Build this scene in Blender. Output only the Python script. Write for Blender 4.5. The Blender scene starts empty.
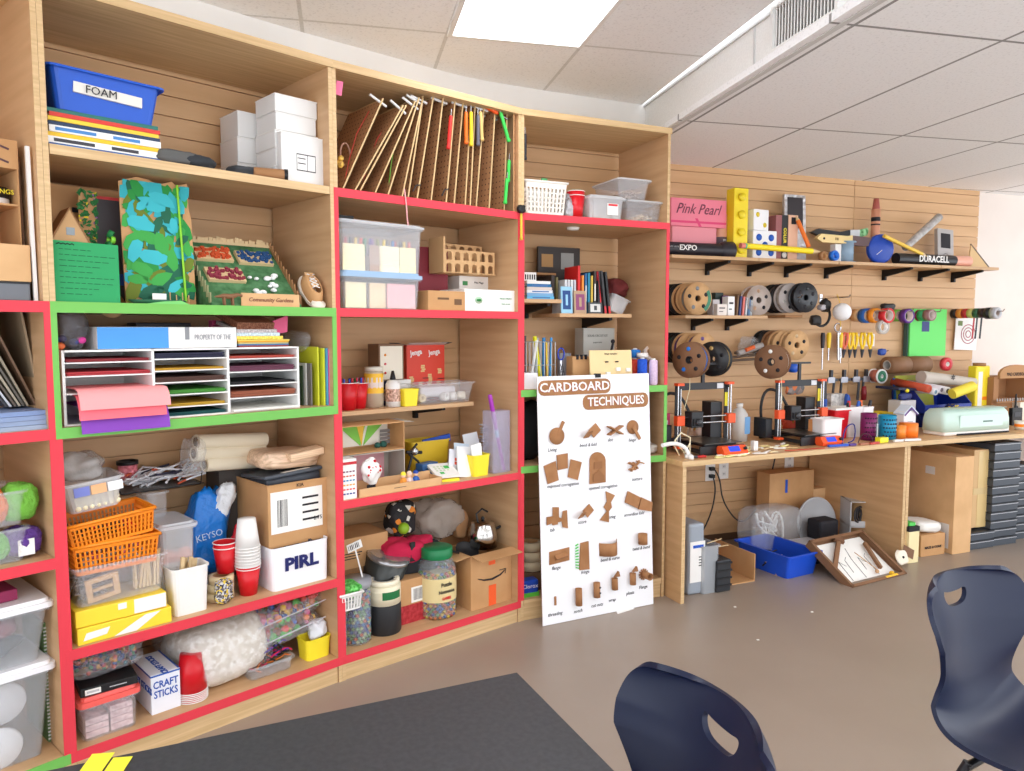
import bpy,bmesh,math,random
from math import sin,cos,pi,radians as R,atan2,hypot
from mathutils import Vector,Matrix,noise
random.seed(7)
scene = bpy.context.scene
COL = scene.collection
# ---------------------------------------------------------------- camera
FPX,PITCH,CH = 738.0,0.0752,1.45
cam_d = bpy.data.cameras.new('camera');cam = bpy.data.objects.new('camera',cam_d);COL.objects.link(cam)
cam_d.sensor_fit = 'HORIZONTAL';cam_d.sensor_width = 36;cam_d.lens = 36*FPX/1024
cam_d.clip_start = .05
cam.location = (0,0,CH);cam.rotation_euler = (pi/2 - PITCH,0,0)
scene.camera = cam
CP,SP = cos(PITCH),sin(PITCH)
def ray(px,py):
    u,v = (px - 512)/FPX,-(py - 385.5)/FPX
    return Vector((u,CP+v*SP,-SP+v*CP))
def project(P):
    X,Y,Z = P[0],P[1],P[2] - CH
    fw = Y*CP - Z*SP;up = Z*CP+Y*SP
    return 512+FPX*X/fw,385.5 - FPX*up/fw
def hit_z(px,py,z):
    d = ray(px,py);t = (z - CH)/d.z
    return Vector((0,0,CH))+d*t
class Frame:
    """a straight stretch of shelf, bench or wall: x runs along it, y goes into it, z is height above the floor"""
    def __init__(s,x,y,heading):
        s.o = Vector((x,y,0));h = R(heading)
        s.t = Vector((sin(h),cos(h),0));s.n = Vector((-cos(h),sin(h),0));s.rz = atan2(s.t.y,s.t.x)
    def w(s,x,y,z): return s.o+s.t*x+s.n*y+Vector((0,0,z))
    def hit(s,px,py,y):
        d = ray(px,py);p0 = s.o+s.n*y;c = Vector((0,0,CH))
        t = (p0 - c).dot(s.n)/d.dot(s.n);P = c+d*t - s.o
        return P.dot(s.t),P.z
    def sx(s,px,y,z):
        py = 385.5
        for _ in range(5):
            x,_z = s.hit(px,py,y);py = project(s.w(x,y,z))[1]
        return x
    def fit(s,px0,px1,ptop,y,z):
        """centre x, width and height of a thing on height z whose front at depth y spans px0..px1 and reaches up to ptop"""
        a,b = s.sx(px0,y,z),s.sx(px1,y,z)
        h = s.hit((px0+px1)/2,ptop,y)[1] - z
        return (a+b)/2,b - a,h
# ---------------------------------------------------------------- materials
def lin(c):
    o = []
    for v in c:
        v /= 255.0
        o.append(v/12.92 if v <= .04045 else ((v+.055)/1.055) ** 2.4)
    return (*o,1)
MC = {}
def mat(c,rough=.6,metal=0,alpha=1,kind=None,spec=.4,**k):
    key = (tuple(c),rough,metal,alpha,kind,spec,repr(sorted(k.items())))
    if key in MC: return MC[key]
    m = bpy.data.materials.new(kind or 'paint');m.use_nodes = True
    nt = m.node_tree;b = nt.nodes['Principled BSDF'];L = nt.links.new
    def N(t): return nt.nodes.new('ShaderNode'+t)
    b.inputs['Base Color'].default_value = lin(c);b.inputs['Roughness'].default_value = rough
    b.inputs['Metallic'].default_value = metal;b.inputs['Alpha'].default_value = alpha
    b.inputs['Specular IOR Level'].default_value = spec
    def coords(scale,rot=(0,0,0)):
        tc = N('TexCoord');mp = N('Mapping');L(tc.outputs['Object'],mp.inputs[0])
        mp.inputs['Scale'].default_value = scale;mp.inputs['Rotation'].default_value = rot
        return mp.outputs[0]
    def mix(fac,c1,c2,lo=.35,hi=.65):
        r = N('ValToRGB');r.color_ramp.elements[0].color = lin(c1);r.color_ramp.elements[1].color = lin(c2)
        r.color_ramp.elements[0].position = lo;r.color_ramp.elements[1].position = hi
        L(fac,r.inputs[0]);L(r.outputs[0],b.inputs['Base Color']);return r
    def bump(fac,s,d=.01):
        bp = N('Bump');bp.inputs['Strength'].default_value = s;bp.inputs['Distance'].default_value = d
        L(fac,bp.inputs['Height']);L(bp.outputs[0],b.inputs['Normal'])
    if kind == 'wood' or kind == 'mdf':
        n = N('TexNoise');n.inputs['Scale'].default_value = 1;n.inputs['Detail'].default_value = 5
        L(coords(k.get('sc',(2,2,26))),n.inputs['Vector'])
        a = k.get('amp',12);mix(n.outputs[0],[max(0,v - a*w) for v,w in zip(c,(1,1.1,1.2))],[min(255,v+a*.7) for v in c])
    elif kind in ('mottle','cardboard','floor'):
        n = N('TexNoise');n.inputs['Scale'].default_value = k.get('s',8);n.inputs['Detail'].default_value = 6
        L(coords((1,1,1)),n.inputs['Vector']);a = k.get('amp',8)
        mix(n.outputs[0],[max(0,v - a) for v in c],[min(255,v+a) for v in c])
        if kind == 'floor':
            r2 = N('MapRange');r2.inputs['To Min'].default_value = rough - .06;r2.inputs['To Max'].default_value = rough+.12
            L(n.outputs[0],r2.inputs[0]);L(r2.outputs[0],b.inputs['Roughness'])
    elif kind == 'tile':          # suspended ceiling: boards in a metal grid with speckled faces
        br = N('TexBrick');br.offset = 0;br.squash = 1
        L(coords((1,1,1),(0,0,k['rz'])),br.inputs['Vector'])
        mp = [x for x in nt.nodes if x.type == 'MAPPING'][-1];mp.inputs['Location'].default_value = k['loc']
        br.inputs['Scale'].default_value = 1;br.inputs['Brick Width'].default_value = k['bw'];br.inputs['Row Height'].default_value = k['bh']
        br.inputs['Mortar Size'].default_value = k['ms'];br.inputs['Mortar Smooth'].default_value = .2
        br.inputs['Color1'].default_value = lin(c);br.inputs['Color2'].default_value = lin([v - 2 for v in c]);br.inputs['Mortar'].default_value = lin(k['mc'])
        n = N('TexNoise');n.inputs['Scale'].default_value = 90;n.inputs['Detail'].default_value = 3
        r = N('ValToRGB');r.color_ramp.elements[0].position = .3;r.color_ramp.elements[0].color = (.86,.86,.86,1);r.color_ramp.elements[1].position = .45;r.color_ramp.elements[1].color = (1,1,1,1)
        tc = N('TexCoord');L(tc.outputs['Object'],n.inputs['Vector']);L(n.outputs[0],r.inputs[0])
        mx = N('MixRGB');mx.blend_type = 'MULTIPLY';mx.inputs[0].default_value = 1
        L(br.outputs[0],mx.inputs[1]);L(r.outputs[0],mx.inputs[2]);L(mx.outputs[0],b.inputs['Base Color'])
    elif kind == 'cells':         # many-coloured bits
        v = N('TexVoronoi');v.inputs['Scale'].default_value = k.get('s',60);L(coords((1,1,1)),v.inputs['Vector'])
        r = N('ValToRGB');r.color_ramp.interpolation = 'CONSTANT';cs = k['cs']
        sp = N('SeparateColor');L(v.outputs['Color'],sp.inputs[0]);L(sp.outputs[0],r.inputs[0])
        e = r.color_ramp.elements;e[0].color = lin(cs[0]);e[0].position = 0;e[1].color = lin(cs[1]);e[1].position = 1/len(cs)
        for i in range(2,len(cs)): x = e.new(i/len(cs));x.color = lin(cs[i])
        L(r.outputs[0],b.inputs['Base Color']);bump(v.outputs['Distance'],.6,.004)
    elif kind == 'fabric':
        n = N('TexNoise');n.inputs['Scale'].default_value = 200;L(coords((1,1,1)),n.inputs['Vector']);bump(n.outputs[0],.3,.002)
    elif kind == 'crinkle':
        n = N('TexNoise');n.inputs['Scale'].default_value = k.get('s',22);n.inputs['Detail'].default_value = 4;L(coords((1,1,1)),n.inputs['Vector']);bump(n.outputs[0],.9,.02)
    elif kind == 'peg':           # perforated hardboard
        ck = N('VectorMath');ck.operation = 'FRACTION';cc = coords((1/.0254,)*3);L(cc,ck.inputs[0])
        ds = N('VectorMath');ds.operation = 'DISTANCE';sx = N('SeparateXYZ');L(ck.outputs[0],sx.inputs[0])
        cx = N('CombineXYZ');L(sx.outputs[1],cx.inputs[0]);L(sx.outputs[2],cx.inputs[1]);L(cx.outputs[0],ds.inputs[0]);ds.inputs[1].default_value = (.5,.5,0)
        r = N('ValToRGB');r.color_ramp.interpolation = 'CONSTANT';r.color_ramp.elements[0].color = lin((40,22,12));r.color_ramp.elements[1].position = .14;r.color_ramp.elements[1].color = lin(c)
        L(ds.outputs['Value'],r.inputs[0]);L(r.outputs[0],b.inputs['Base Color'])
    if k.get('em'):
        b.inputs['Emission Color'].default_value = lin(c);b.inputs['Emission Strength'].default_value = k['em']
    if alpha < 1: m.blend_method = 'HASHED' if hasattr(m,'blend_method') else None
    MC[key] = m;return m
WOOD = mat((196,158,118),.45,kind='wood',amp=7)                      # clear-coated maple ply
WOODX = mat((200,162,120),.45,kind='wood',sc=(2,26,26),amp=7)     # boards lying along x
EDGE = mat((208,176,130),.5,kind='wood',sc=(3,60,90),amp=11)
SLAT = mat((208,168,124),.5,kind='wood',sc=(1.2,1.2,20),amp=6)
REDT = mat((220,58,72),.55);GRNT = mat((112,184,84),.55)
CARD = mat((196,150,102),.8,kind='cardboard',s=5);CARDD = mat((160,116,76),.8,kind='cardboard',s=5)
CARDL = mat((212,170,122),.8,kind='cardboard',s=5)
WHITE = mat((236,234,230),.5);OFFW = mat((226,220,206),.6);PAPER = mat((240,238,232),.7)
BLACK = mat((26,26,28),.45);DGREY = mat((62,64,70),.5);GREY = mat((140,142,146),.5);LGREY = mat((190,190,192),.5)
RED = mat((206,22,34),.35);BLUE = mat((24,84,190),.35);YEL = mat((244,224,50),.45);ORANGE = mat((246,132,24),.4)
ORED = mat((240,88,40),.45);GREEN = mat((60,160,70),.5);STEEL = mat((190,190,192),.25,1);INK = mat((30,28,34),.7)
CLEAR = mat((225,228,232),.12,0,.15,spec=.6);CLEARF = mat((228,230,232),.3,0,.3);FILM = mat((225,228,230),.12,0,.22,kind='crinkle',spec=.8)
# ---------------------------------------------------------------- meshes
class MB:
    def __init__(s): s.v = [];s.f = [];s.m = [];s.sm = [];s.cur = 0;s.T = Matrix.Identity(4)
    def at(s,x=0,y=0,z=0,rx=0,ry=0,rz=0):
        s.T = Matrix.Translation((x,y,z)) @ Matrix.Rotation(R(rz),4,'Z') @ Matrix.Rotation(R(ry),4,'Y') @ Matrix.Rotation(R(rx),4,'X');return s
    def add(s,vs,fs,sm=False):
        n = len(s.v);s.v += [s.T @ Vector(p) for p in vs]
        for f in fs: s.f.append([i+n for i in f]);s.m.append(s.cur);s.sm.append(sm)
        return s
    def box(s,x0,x1,y0,y1,z0,z1):
        vs = [(x0,y0,z0),(x1,y0,z0),(x1,y1,z0),(x0,y1,z0),(x0,y0,z1),(x1,y0,z1),(x1,y1,z1),(x0,y1,z1)]
        return s.add(vs,[(3,2,1,0),(4,5,6,7),(0,1,5,4),(1,2,6,5),(2,3,7,6),(3,0,4,7)])
    def cbox(s,w,d,h,x=0,y=0,z=0): return s.box(x - w/2,x+w/2,y,y+d,z,z+h)
    def prism(s,poly,a,b,ax='z'):
        """poly extruded from a to b along ax; in 'y' poly is (x,z), in 'x' poly is (y,z)"""
        def q(p,t): return (p[0],p[1],t) if ax == 'z' else ((p[0],t,p[1]) if ax == 'y' else (t,p[0],p[1]))
        n = len(poly);vs = [q(p,a) for p in poly]+[q(p,b) for p in poly]
        fs = [tuple(range(n))[::-1],tuple(range(n,2*n))]+[(i,(i+1) % n,n+(i+1) % n,n+i) for i in range(n)]
        return s.add(vs,fs)
    def lathe(s,prof,n=20,cx=0,cy=0,sx=1,sy=1):
        vs = [];fs = [];m = len(prof)
        for i in range(n):
            a = 2*pi*i/n
            for r,z in prof: vs.append((cx+r*cos(a)*sx,cy+r*sin(a)*sy,z))
        for i in range(n):
            j = (i+1) % n
            for k in range(m - 1): fs.append((i*m+k,j*m+k,j*m+k+1,i*m+k+1))
        s.add(vs,fs,True)
        for k,fl in ((0,True),(m - 1,False)):
            if prof[k][0] > 1e-5 and prof[0] != prof[-1]:
                ids = [i*m+k for i in range(n)]
                s.add([vs[i] for i in ids],[tuple(range(n))[::-1] if fl else tuple(range(n))])
        return s
    def tube(s,pts,r,n=8,closed=False):
        pts = [Vector(p) for p in pts];N = len(pts);vs = [];fs = [];up = None
        for i,p in enumerate(pts):
            d = (pts[(i+1) % N] - pts[i - 1]) if closed else (pts[min(i+1,N - 1)] - pts[max(i - 1,0)])
            d.normalize()
            if up is None: up = Vector((0,0,1)) if abs(d.z) < .9 else Vector((1,0,0))
            a = d.cross(up);
            if a.length < 1e-4: a = d.orthogonal()
            a.normalize();b = a.cross(d);up = b
            rr = r[i] if isinstance(r,(list,tuple)) else r
            for k in range(n): t = 2*pi*k/n;vs.append(p+a*cos(t)*rr+b*sin(t)*rr)
        for i in range(N if closed else N - 1):
            j = (i+1) % N
            for k in range(n): fs.append((i*n+k,i*n+(k+1) % n,j*n+(k+1) % n,j*n+k))
        s.add(vs,fs,True)
        if not closed: s.add([vs[k] for k in range(n)],[tuple(range(n))]);s.add([vs[(N - 1)*n+k] for k in range(n)],[tuple(range(n))[::-1]])
        return s
    def ball(s,x,y,z,r,sz=1,n=10):
        return s.lathe([(max(0.0001,r*sin(pi*k/(n - 2))),z - r*sz*cos(pi*k/(n - 2))) for k in range(n - 1)],n+2,x,y)
    def ring(s,x,y,z0,z1,r0,r1,n=24):     # upright hollow ring
        return s.lathe([(r0,z0),(r1,z0),(r1,z1),(r0,z1),(r0,z0)],n,x,y)
    def blob(s,w,d,h,seed=0,amp=.12,x=0,y=0,z=0,n=40,m=24,e=.7,fr=3,rough=.05):
        """a soft rounded lump (a bag, cloth) that stands on z"""
        vs = [];fs = [];sd = Vector((seed*3.7,seed*1.3,seed*7.1))
        def sp(c,e): return math.copysign(abs(c) ** e,c)
        for i in range(m+1):
            t = pi*i/m
            for j in range(n):
                p = 2*pi*j/n
                u = Vector((sp(cos(p),e)*sp(sin(t),e),sp(sin(p),e)*sp(sin(t),e),-sp(cos(t),e)))
                k = 1+amp*1.6*noise.noise(u*1.3+sd)+rough*1.6*abs(noise.noise(u*4.5+sd)) - rough*.6
                fl = 1 if u.z > -.85 else .96
                vs.append((x+w/2*k*u.x,y+d/2*k*u.y,max(z,z+h/2+h/2*k*u.z)))
        for i in range(m):
            for j in range(n): fs.append((i*n+j,i*n+(j+1) % n,(i+1)*n+(j+1) % n,(i+1)*n+j))
        return s.add(vs,fs,True)
    def build(s,name,mats,parent=None,bevel=0,loc=None,rz=0):
        me = bpy.data.meshes.new(name);me.from_pydata([tuple(v) for v in s.v],[],s.f)
        for m in (mats if isinstance(mats,(list,tuple)) else [mats]): me.materials.append(m)
        for p,mi,sm in zip(me.polygons,s.m,s.sm): p.material_index = mi;p.use_smooth = sm
        bm = bmesh.new();bm.from_mesh(me);bmesh.ops.recalc_face_normals(bm,faces=bm.faces);bm.to_mesh(me);bm.free()
        o = bpy.data.objects.new(name,me);COL.objects.link(o)
        if parent: o.parent = parent
        if loc is not None: o.location = loc
        o.rotation_euler.z = rz
        if bevel:
            b = o.modifiers.new('bevel','BEVEL');b.width = bevel;b.segments = 2;b.limit_method = 'ANGLE'
        return o
def tag(o,label=None,cat=None,group=None,kind=None):
    for k,v in (('label',label),('category',cat),('group',group),('kind',kind)):
        if v: o[k] = v
    return o
def thing(name,label,cat,loc,rz=0,group=None,rot=None):
    o = bpy.data.objects.new(name,None);COL.objects.link(o);o.empty_display_size = .05
    o.location = loc;o.rotation_euler = rot if rot else (0,0,rz)
    return tag(o,label,cat,group)
def T(F,name,label,cat,x,y,z,rot=0,group=None,tilt=None):
    o = thing(name,label,cat,F.w(x,y,z),F.rz+R(rot),group)
    if tilt: o.rotation_euler = (Matrix.Rotation(F.rz+R(rot),3,'Z') @ Matrix.Rotation(R(tilt[1]),3,'Y') @ Matrix.Rotation(R(tilt[0]),3,'X')).to_euler()
    return o
def dup(root,loc=None,rot=None,label=None,group=None):
    def cp(o,par):
        c = o.copy();COL.objects.link(c);c.parent = par
        for ch in list(o.children): cp(ch,c)
        return c
    r = cp(root,None)
    if loc is not None: r.location = loc
    if rot is not None: r.rotation_euler = rot
    if label: r['label'] = label
    if group: r['group'] = group
    return r
def struct(o,name=None): o['kind'] = 'structure';return o
FONT = None
def text(s,size,m,parent,x,y,z,rx=90,rz=0,ry=0,name='lettering',ext=.0006,sx=1,bold=0,align='CENTER',shear=0):
    cu = bpy.data.curves.new(name,'FONT');cu.body = s;cu.size = size;cu.extrude = ext;cu.align_x = align;cu.align_y = 'CENTER';cu.offset = bold;cu.shear = shear
    cu.resolution_u = 2
    t = bpy.data.objects.new(name,cu);COL.objects.link(t);bpy.context.view_layer.update()
    me = bpy.data.meshes.new_from_object(t.evaluated_get(bpy.context.evaluated_depsgraph_get()));bpy.data.objects.remove(t);bpy.data.curves.remove(cu)
    me.materials.clear();me.materials.append(m);o = bpy.data.objects.new(name,me);COL.objects.link(o);o.parent = parent
    o.location = (x,y,z);o.rotation_euler = (R(rx),R(ry),R(rz));o.scale.x = sx
    return o
# ---------------------------------------------------------------- common things (front at y=0, going back to +y)
def carton(F,name,label,x,y,z,w,d,h,c=CARD,rot=0,open_=False,tape=True,tilt=None,lab=None,cat='box',group=None,flap=35):
    t = T(F,name,label,cat,x,y,z,rot,group,tilt)
    b = MB();e = .004
    if open_:
        b.box(-w/2,w/2,0,d,0,e).box(-w/2,w/2,0,e,e,h).box(-w/2,w/2,d - e,d,e,h).box(-w/2,-w/2+e,e,d - e,e,h).box(w/2 - e,w/2,e,d - e,e,h)
        b.build('body',c,t)
        fl = min(d,w)*.42
        for k,(ox,oy,rz,L) in enumerate(((0,0,0,w),(0,d,180,w),(-w/2,d/2,-90,d),(w/2,d/2,90,d))):
            m = MB();m.at(ox,oy,h,rz=rz);T0 = m.T;m.T = T0 @ Matrix.Rotation(R(flap+17*(k % 2)),4,'X');m.box(-L/2+.003,L/2 - .003,-fl,0,-e/2,e/2);m.build('flap',c,t)
    else:
        b.cbox(w,d,h);b.build('body',c,t,bevel=.002)
        if tape: MB().box(-.02,.02,-.001,d+.001,h,h+.0012).build('tape',mat((206,178,130),.3),t)
    if lab:
        u0,u1,v0,v1 = lab;MB().box(u0,u1,-.0015,0,v0,v1).build('label',PAPER,t)
        m = MB();rr = random.Random(str(label));xx = u0+(u1 - u0)*.12
        while xx < u1 - (u1 - u0)*.7:
            ww = rr.uniform(.0012,.004);m.box(xx,xx+ww,-.0022,-.0015,v0+(v1 - v0)*.15,v1 - (v1 - v0)*.2);xx += ww+rr.uniform(.0015,.004)
        for k in range(4): m.box(u1 - (u1 - u0)*.4,u1 - (u1 - u0)*.08,-.0022,-.0015,v0+(v1 - v0)*(.2+.18*k),v0+(v1 - v0)*(.25+.18*k))
        m.build('printing',INK,t)
    return t
def tub(F,name,label,x,y,z,w,d,h,c=CLEAR,rot=0,taper=.86,lid=None,rim=.008,tilt=None,cat='bin',group=None,lidh=.018,wall=.0025):
    """hollow tapered tub with a rolled rim, optional lid"""
    t = T(F,name,label,cat,x,y,z,rot,group,tilt)
    def rr(w,d,zz,r=.02,cy=None):
        o = [];cy = d0/2;r = min(r,w*.2,d*.2)
        for sx,sy,a0 in ((1,-1,-90),(1,1,0),(-1,1,90),(-1,-1,180)):
            for k in range(4): a = R(a0+30*k);o.append((sx*(w/2 - r)+r*cos(a),cy+sy*(d/2 - r)+r*sin(a),zz))
        return o
    d0 = d;b = MB();n = 16
    Ls = [rr(w*taper,d*taper,0),rr(w,d,h),rr(w+2*rim,d+2*rim,h),rr(w+2*rim,d+2*rim,h - .007),rr(w+2*rim - .003,d+2*rim - .003,h - .007),rr(w+2*rim - .003,d+2*rim - .003,h - .003),rr(w - 2*wall,d - 2*wall,h - .003),rr(w*taper - 2*wall,d*taper - 2*wall,wall)]
    Ls = [Ls[0],Ls[1],Ls[3],Ls[2],Ls[6],Ls[7]]
    vs = sum(Ls,[]);fs = [tuple(range(n))[::-1]]
    for k in range(len(Ls) - 1): fs += [(k*n+i,k*n+(i+1) % n,(k+1)*n+(i+1) % n,(k+1)*n+i) for i in range(n)]
    fs.append(tuple(range((len(Ls) - 1)*n,len(Ls)*n)))
    b.add(vs,fs);b.build('body',c,t)
    if lid:
        m = MB();A = rr(w+2*rim+.006,d+2*rim+.006,h);B = rr(w+2*rim+.006,d+2*rim+.006,h+lidh*.6);C_ = rr(w+2*rim - .014,d+2*rim - .014,h+lidh*.6);D = rr(w+2*rim - .02,d+2*rim - .02,h+lidh)
        vs = A+B+C_+D;fs = [tuple(range(n))[::-1]]
        for k in range(3): fs += [(k*n+i,k*n+(i+1) % n,(k+1)*n+(i+1) % n,(k+1)*n+i) for i in range(n)]
        fs.append(tuple(range(3*n,4*n)));m.add(vs,fs);m.build('lid',lid,t)
    return t
def basket(F,name,label,x,y,z,w,d,h,c,rot=0,nx=9,nz=4,tilt=None,group=None,taper=.88):
    """plastic basket with slotted walls and a solid band at the rim"""
    t = T(F,name,label,'basket',x,y,z,rot,group,tilt);b = MB();th = .004
    def wall(p0,p1,q0,q1,n):   # bottom p0->p1, top q0->q1
        p0,p1,q0,q1 = map(Vector,(p0,p1,q0,q1))
        def P(u,v): return (p0.lerp(p1,u)).lerp(q0.lerp(q1,u),v)
        nn = ((p1 - p0).cross(q0 - p0)).normalized()*th
        def slab(u0,u1,v0,v1):
            c4 = [P(u0,v0),P(u1,v0),P(u1,v1),P(u0,v1)];b.add([*c4,*[k+nn for k in c4]],[(0,1,2,3),(7,6,5,4),(0,1,5,4),(1,2,6,5),(2,3,7,6),(3,0,4,7)])
        slab(0,1,0,.12);slab(0,1,.82,1)
        for i in range(n+1): u = i/n;slab(max(0,u - .22/n),min(1,u+.22/n),.1,.84)
        for k in range(1,nz): v = .12+.7*k/nz;slab(0,1,v - .018,v+.018)
    a,e = w/2,w/2*taper;o = d*(1 - taper)/2
    B = [(-e,o,0),(e,o,0),(e,d - o,0),(-e,d - o,0)];U = [(-a,0,h),(a,0,h),(a,d,h),(-a,d,h)]
    m2 = max(3,int(nx*d/w))
    for i,n in ((0,nx),(1,m2),(2,nx),(3,m2)): j = (i+1) % 4;wall(B[i],B[j],U[i],U[j],n)
    b.box(-e,e,o,d - o,0,th);b.build('body',c,t)
    m = MB();r = .006
    m.tube([(-a - r,-r,h),(a+r,-r,h),(a+r,d+r,h),(-a - r,d+r,h)],r,6,True);m.build('rim',c,t)
    return t
def cup(F,name,label,x,y,z,r,h,c=RED,inv=False,rot=0,cat='cup',group=None,tilt=None,rim=WHITE,par=False):
    rb,rt = r*.7,r;th = .0015
    prof = [(.0005,0),(rb,0),(rt,h),(rt - th,h),(rb - th,th),(.0005,th)]
    if inv: prof = [(a,h - b) for a,b in prof]
    o = MB().lathe(prof,24).build(name,c);
    zz = 0 if inv else h
    b = MB().tube([((rt)*cos(k*pi/12),rt*sin(k*pi/12),zz+(.0025 if inv else -.0015)) for k in range(24)],.002,6,True)
    ro = b.build('rim',rim,o);o.location = F.w(x,y,z);o.rotation_euler = (0,0,F.rz)
    if tilt: o.rotation_euler = (Matrix.Rotation(F.rz,3,'Z') @ Matrix.Rotation(R(tilt[1]),3,'Y') @ Matrix.Rotation(R(tilt[0]),3,'X')).to_euler()
    return tag(o,label,cat,group)
def simple(F,name,label,cat,mb,m,x,y,z,rot=0,group=None,tilt=None,bevel=0,kind=None):
    """a thing that is one mesh"""
    o = mb.build(name,m,bevel=bevel);o.location = F.w(x,y,z);o.rotation_euler = (0,0,F.rz+R(rot))
    if tilt: o.rotation_euler = (Matrix.Rotation(F.rz+R(rot),3,'Z') @ Matrix.Rotation(R(tilt[1]),3,'Y') @ Matrix.Rotation(R(tilt[0]),3,'X')).to_euler()
    return tag(o,label,cat,group,kind)
def heap(name,label,cat,F,x,y,z,w,d,h,cols,n=60,r=.01,seed=1,group=None,kind='stuff',shape='ball'):
    """a heap of small bits nobody could count, heaped in a w x d box"""
    rnd = random.Random(seed);b = MB()
    for i in range(n):
        b.cur = rnd.randrange(len(cols));xx = rnd.uniform(-w/2+r,w/2 - r);yy = rnd.uniform(r,d - r)
        zz = r+rnd.random()*max(0,h - 2*r)*(1 - .35*(abs(xx)/(w/2)))
        if shape == 'ball': b.at(xx,yy,zz);b.lathe([(.0003,-r),(r*.75,-r*.65),(r,0),(r*.75,r*.65),(.0003,r)],7)
        elif shape == 'stick': b.at(xx*.6,yy,zz,rx=rnd.uniform(-30,30),rz=rnd.uniform(0,180),ry=rnd.uniform(-20,20));L = r*5;b.box(-L/2,L/2,-r*.3,r*.3,-r*.25,r*.25)
        elif shape == 'bit': b.at(xx,yy,zz,rx=rnd.uniform(0,90),ry=rnd.uniform(0,90),rz=rnd.uniform(0,90));q = r*rnd.uniform(.6,1.1);b.box(-q,q,-q*.6,q*.6,-q*.5,q*.5)
        elif shape == 'wire': L = r*4;b.at(xx*.6,yy,zz,rz=rnd.uniform(0,180),ry=rnd.uniform(-40,40));b.tube([(-L,0,0),(-L/3,r,r),(L/3,-r,r),(L,0,-r/2)],r*.3,5)
    o = b.build(name,cols);o.location = F.w(x,y,z);o.rotation_euler = (0,0,F.rz)
    return tag(o,label,cat,group,kind)
def book(F,name,label,x,y,z,w,d,h,c,rot=0,group=None,tilt=None,cat='book',pages=PAPER,spine='x'):
    """w thick, d deep, h tall, spine to the front (lying ones: w wide, h thick)"""
    t = T(F,name,label,cat,x,y,z,rot,group,tilt);k = .0025
    if spine == 'x':
        MB().box(-w/2,-w/2+k,0,d,0,h).box(w/2 - k,w/2,0,d,0,h).box(-w/2+k,w/2 - k,0,k,0,h).build('cover',c,t)
        MB().box(-w/2+k,w/2 - k,k,d - .004,.003,h - .003).build('pages',pages,t)
    else:
        MB().box(-w/2,w/2,0,d,0,k).box(-w/2,w/2,0,d,h - k,h).box(-w/2,w/2,0,k,k,h - k).build('cover',c,t)
        MB().box(-w/2+.003,w/2 - .003,k,d - .004,k,h - k).build('pages',pages,t)
    return t
def tape_roll(F,name,label,x,y,z,r,w,c,core=CARD,tilt=None,rot=0,group=None,ri=.6):
    t = T(F,name,label,'tape',x,y,z,rot,group,tilt)
    MB().ring(0,0,0,w,r*(ri+.06),r).build('tape',c,t);MB().ring(0,0,0,w,r*ri,r*(ri+.06)).build('core',core,t)
    return t

# ================================================================ the setting
B0 = Frame(-2.036,1.525,40.8);B1 = Frame(-1.4055,2.2555,45.3);B2 = Frame(-.7008,2.9532,49.8);B3 = Frame(.043,3.5824,66.1)
BW = {0: .965,1: .9915,2: .9742,3: .8589}
DEP = .48
ZT,ZA,ZB,ZG,ZC,ZR,ZD = 2.496,2.010,1.537,1.147,.754,.439,.105
Z3,Z4 = 1.157,.780
WL = Frame(1.05,4.84,70.1)                    # slatted wall behind the benches
N1 = Frame(.893,3.815,66.0);N2 = Frame(2.4375,4.503,69.6);ZN = .7655
FLOORM = mat((152,137,123),.32,kind='floor',s=1.3,amp=5,spec=.5)
fl = MB().box(-4,6.5,-1.2,8.6,-.05,0).build('floor',FLOORM);struct(fl)
# suspended ceilings: the high one with the light panels, the low one over the benches
GA = atan2(.975,-.225)                          # direction of the ceiling grid
bx0,by0,bx1,by1 = .735,4.44,1.205,2.40       # line of the drop between the two
bd = Vector((bx1 - bx0,by1 - by0,0)).normalized();bn = Vector((-bd.y,bd.x,0))
grz = -atan2(-bd.y,-bd.x)
def grid_loc(P):                                 # texture shift that puts a grid corner on P
    v = Matrix.Rotation(grz,3,'Z') @ Vector(P);return (-v.x,-v.y,0)
HC = mat((248,248,248),.9,kind='tile',rz=grz,loc=grid_loc((-.28+.0,3.30,0)),bw=1.22,bh=.61,ms=.009,mc=(218,217,214),spec=.1)
LC = mat((242,242,242),.9,kind='tile',rz=grz,loc=grid_loc((.92,3.85,0)),bw=1.22,bh=.625,ms=.008,mc=(150,148,146),spec=.1)
HZ,LZ = 2.73,2.51
far = Vector((bx0,by0,0)) - bd*1.6;near = Vector((bx0,by0,0))+bd*8
def slabpoly(name,pts,z0,z1,m): o = MB().prism([(p[0],p[1]) for p in pts],z0,z1).build(name,m);return struct(o)
slabpoly('ceiling',[far,(-7,far.y),(-7,-4),(near.x,-4)],HZ,HZ+.03,HC)
slabpoly('ceiling',[far,(near.x,-4),(9,-4),(9,8.5),(far.x,8.5)],LZ,LZ+.03,LC)
BK = mat((234,233,230),.9,kind='mottle',s=120,amp=4)
o = far - bn*0;m = MB().prism([(far.x,far.y),(near.x,near.y),(near.x+bn.x*.02,near.y+bn.y*.02),(far.x+bn.x*.02,far.y+bn.y*.02)],LZ - .0,HZ+.02)
struct(m.build('wall_bulkhead',BK))
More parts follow.
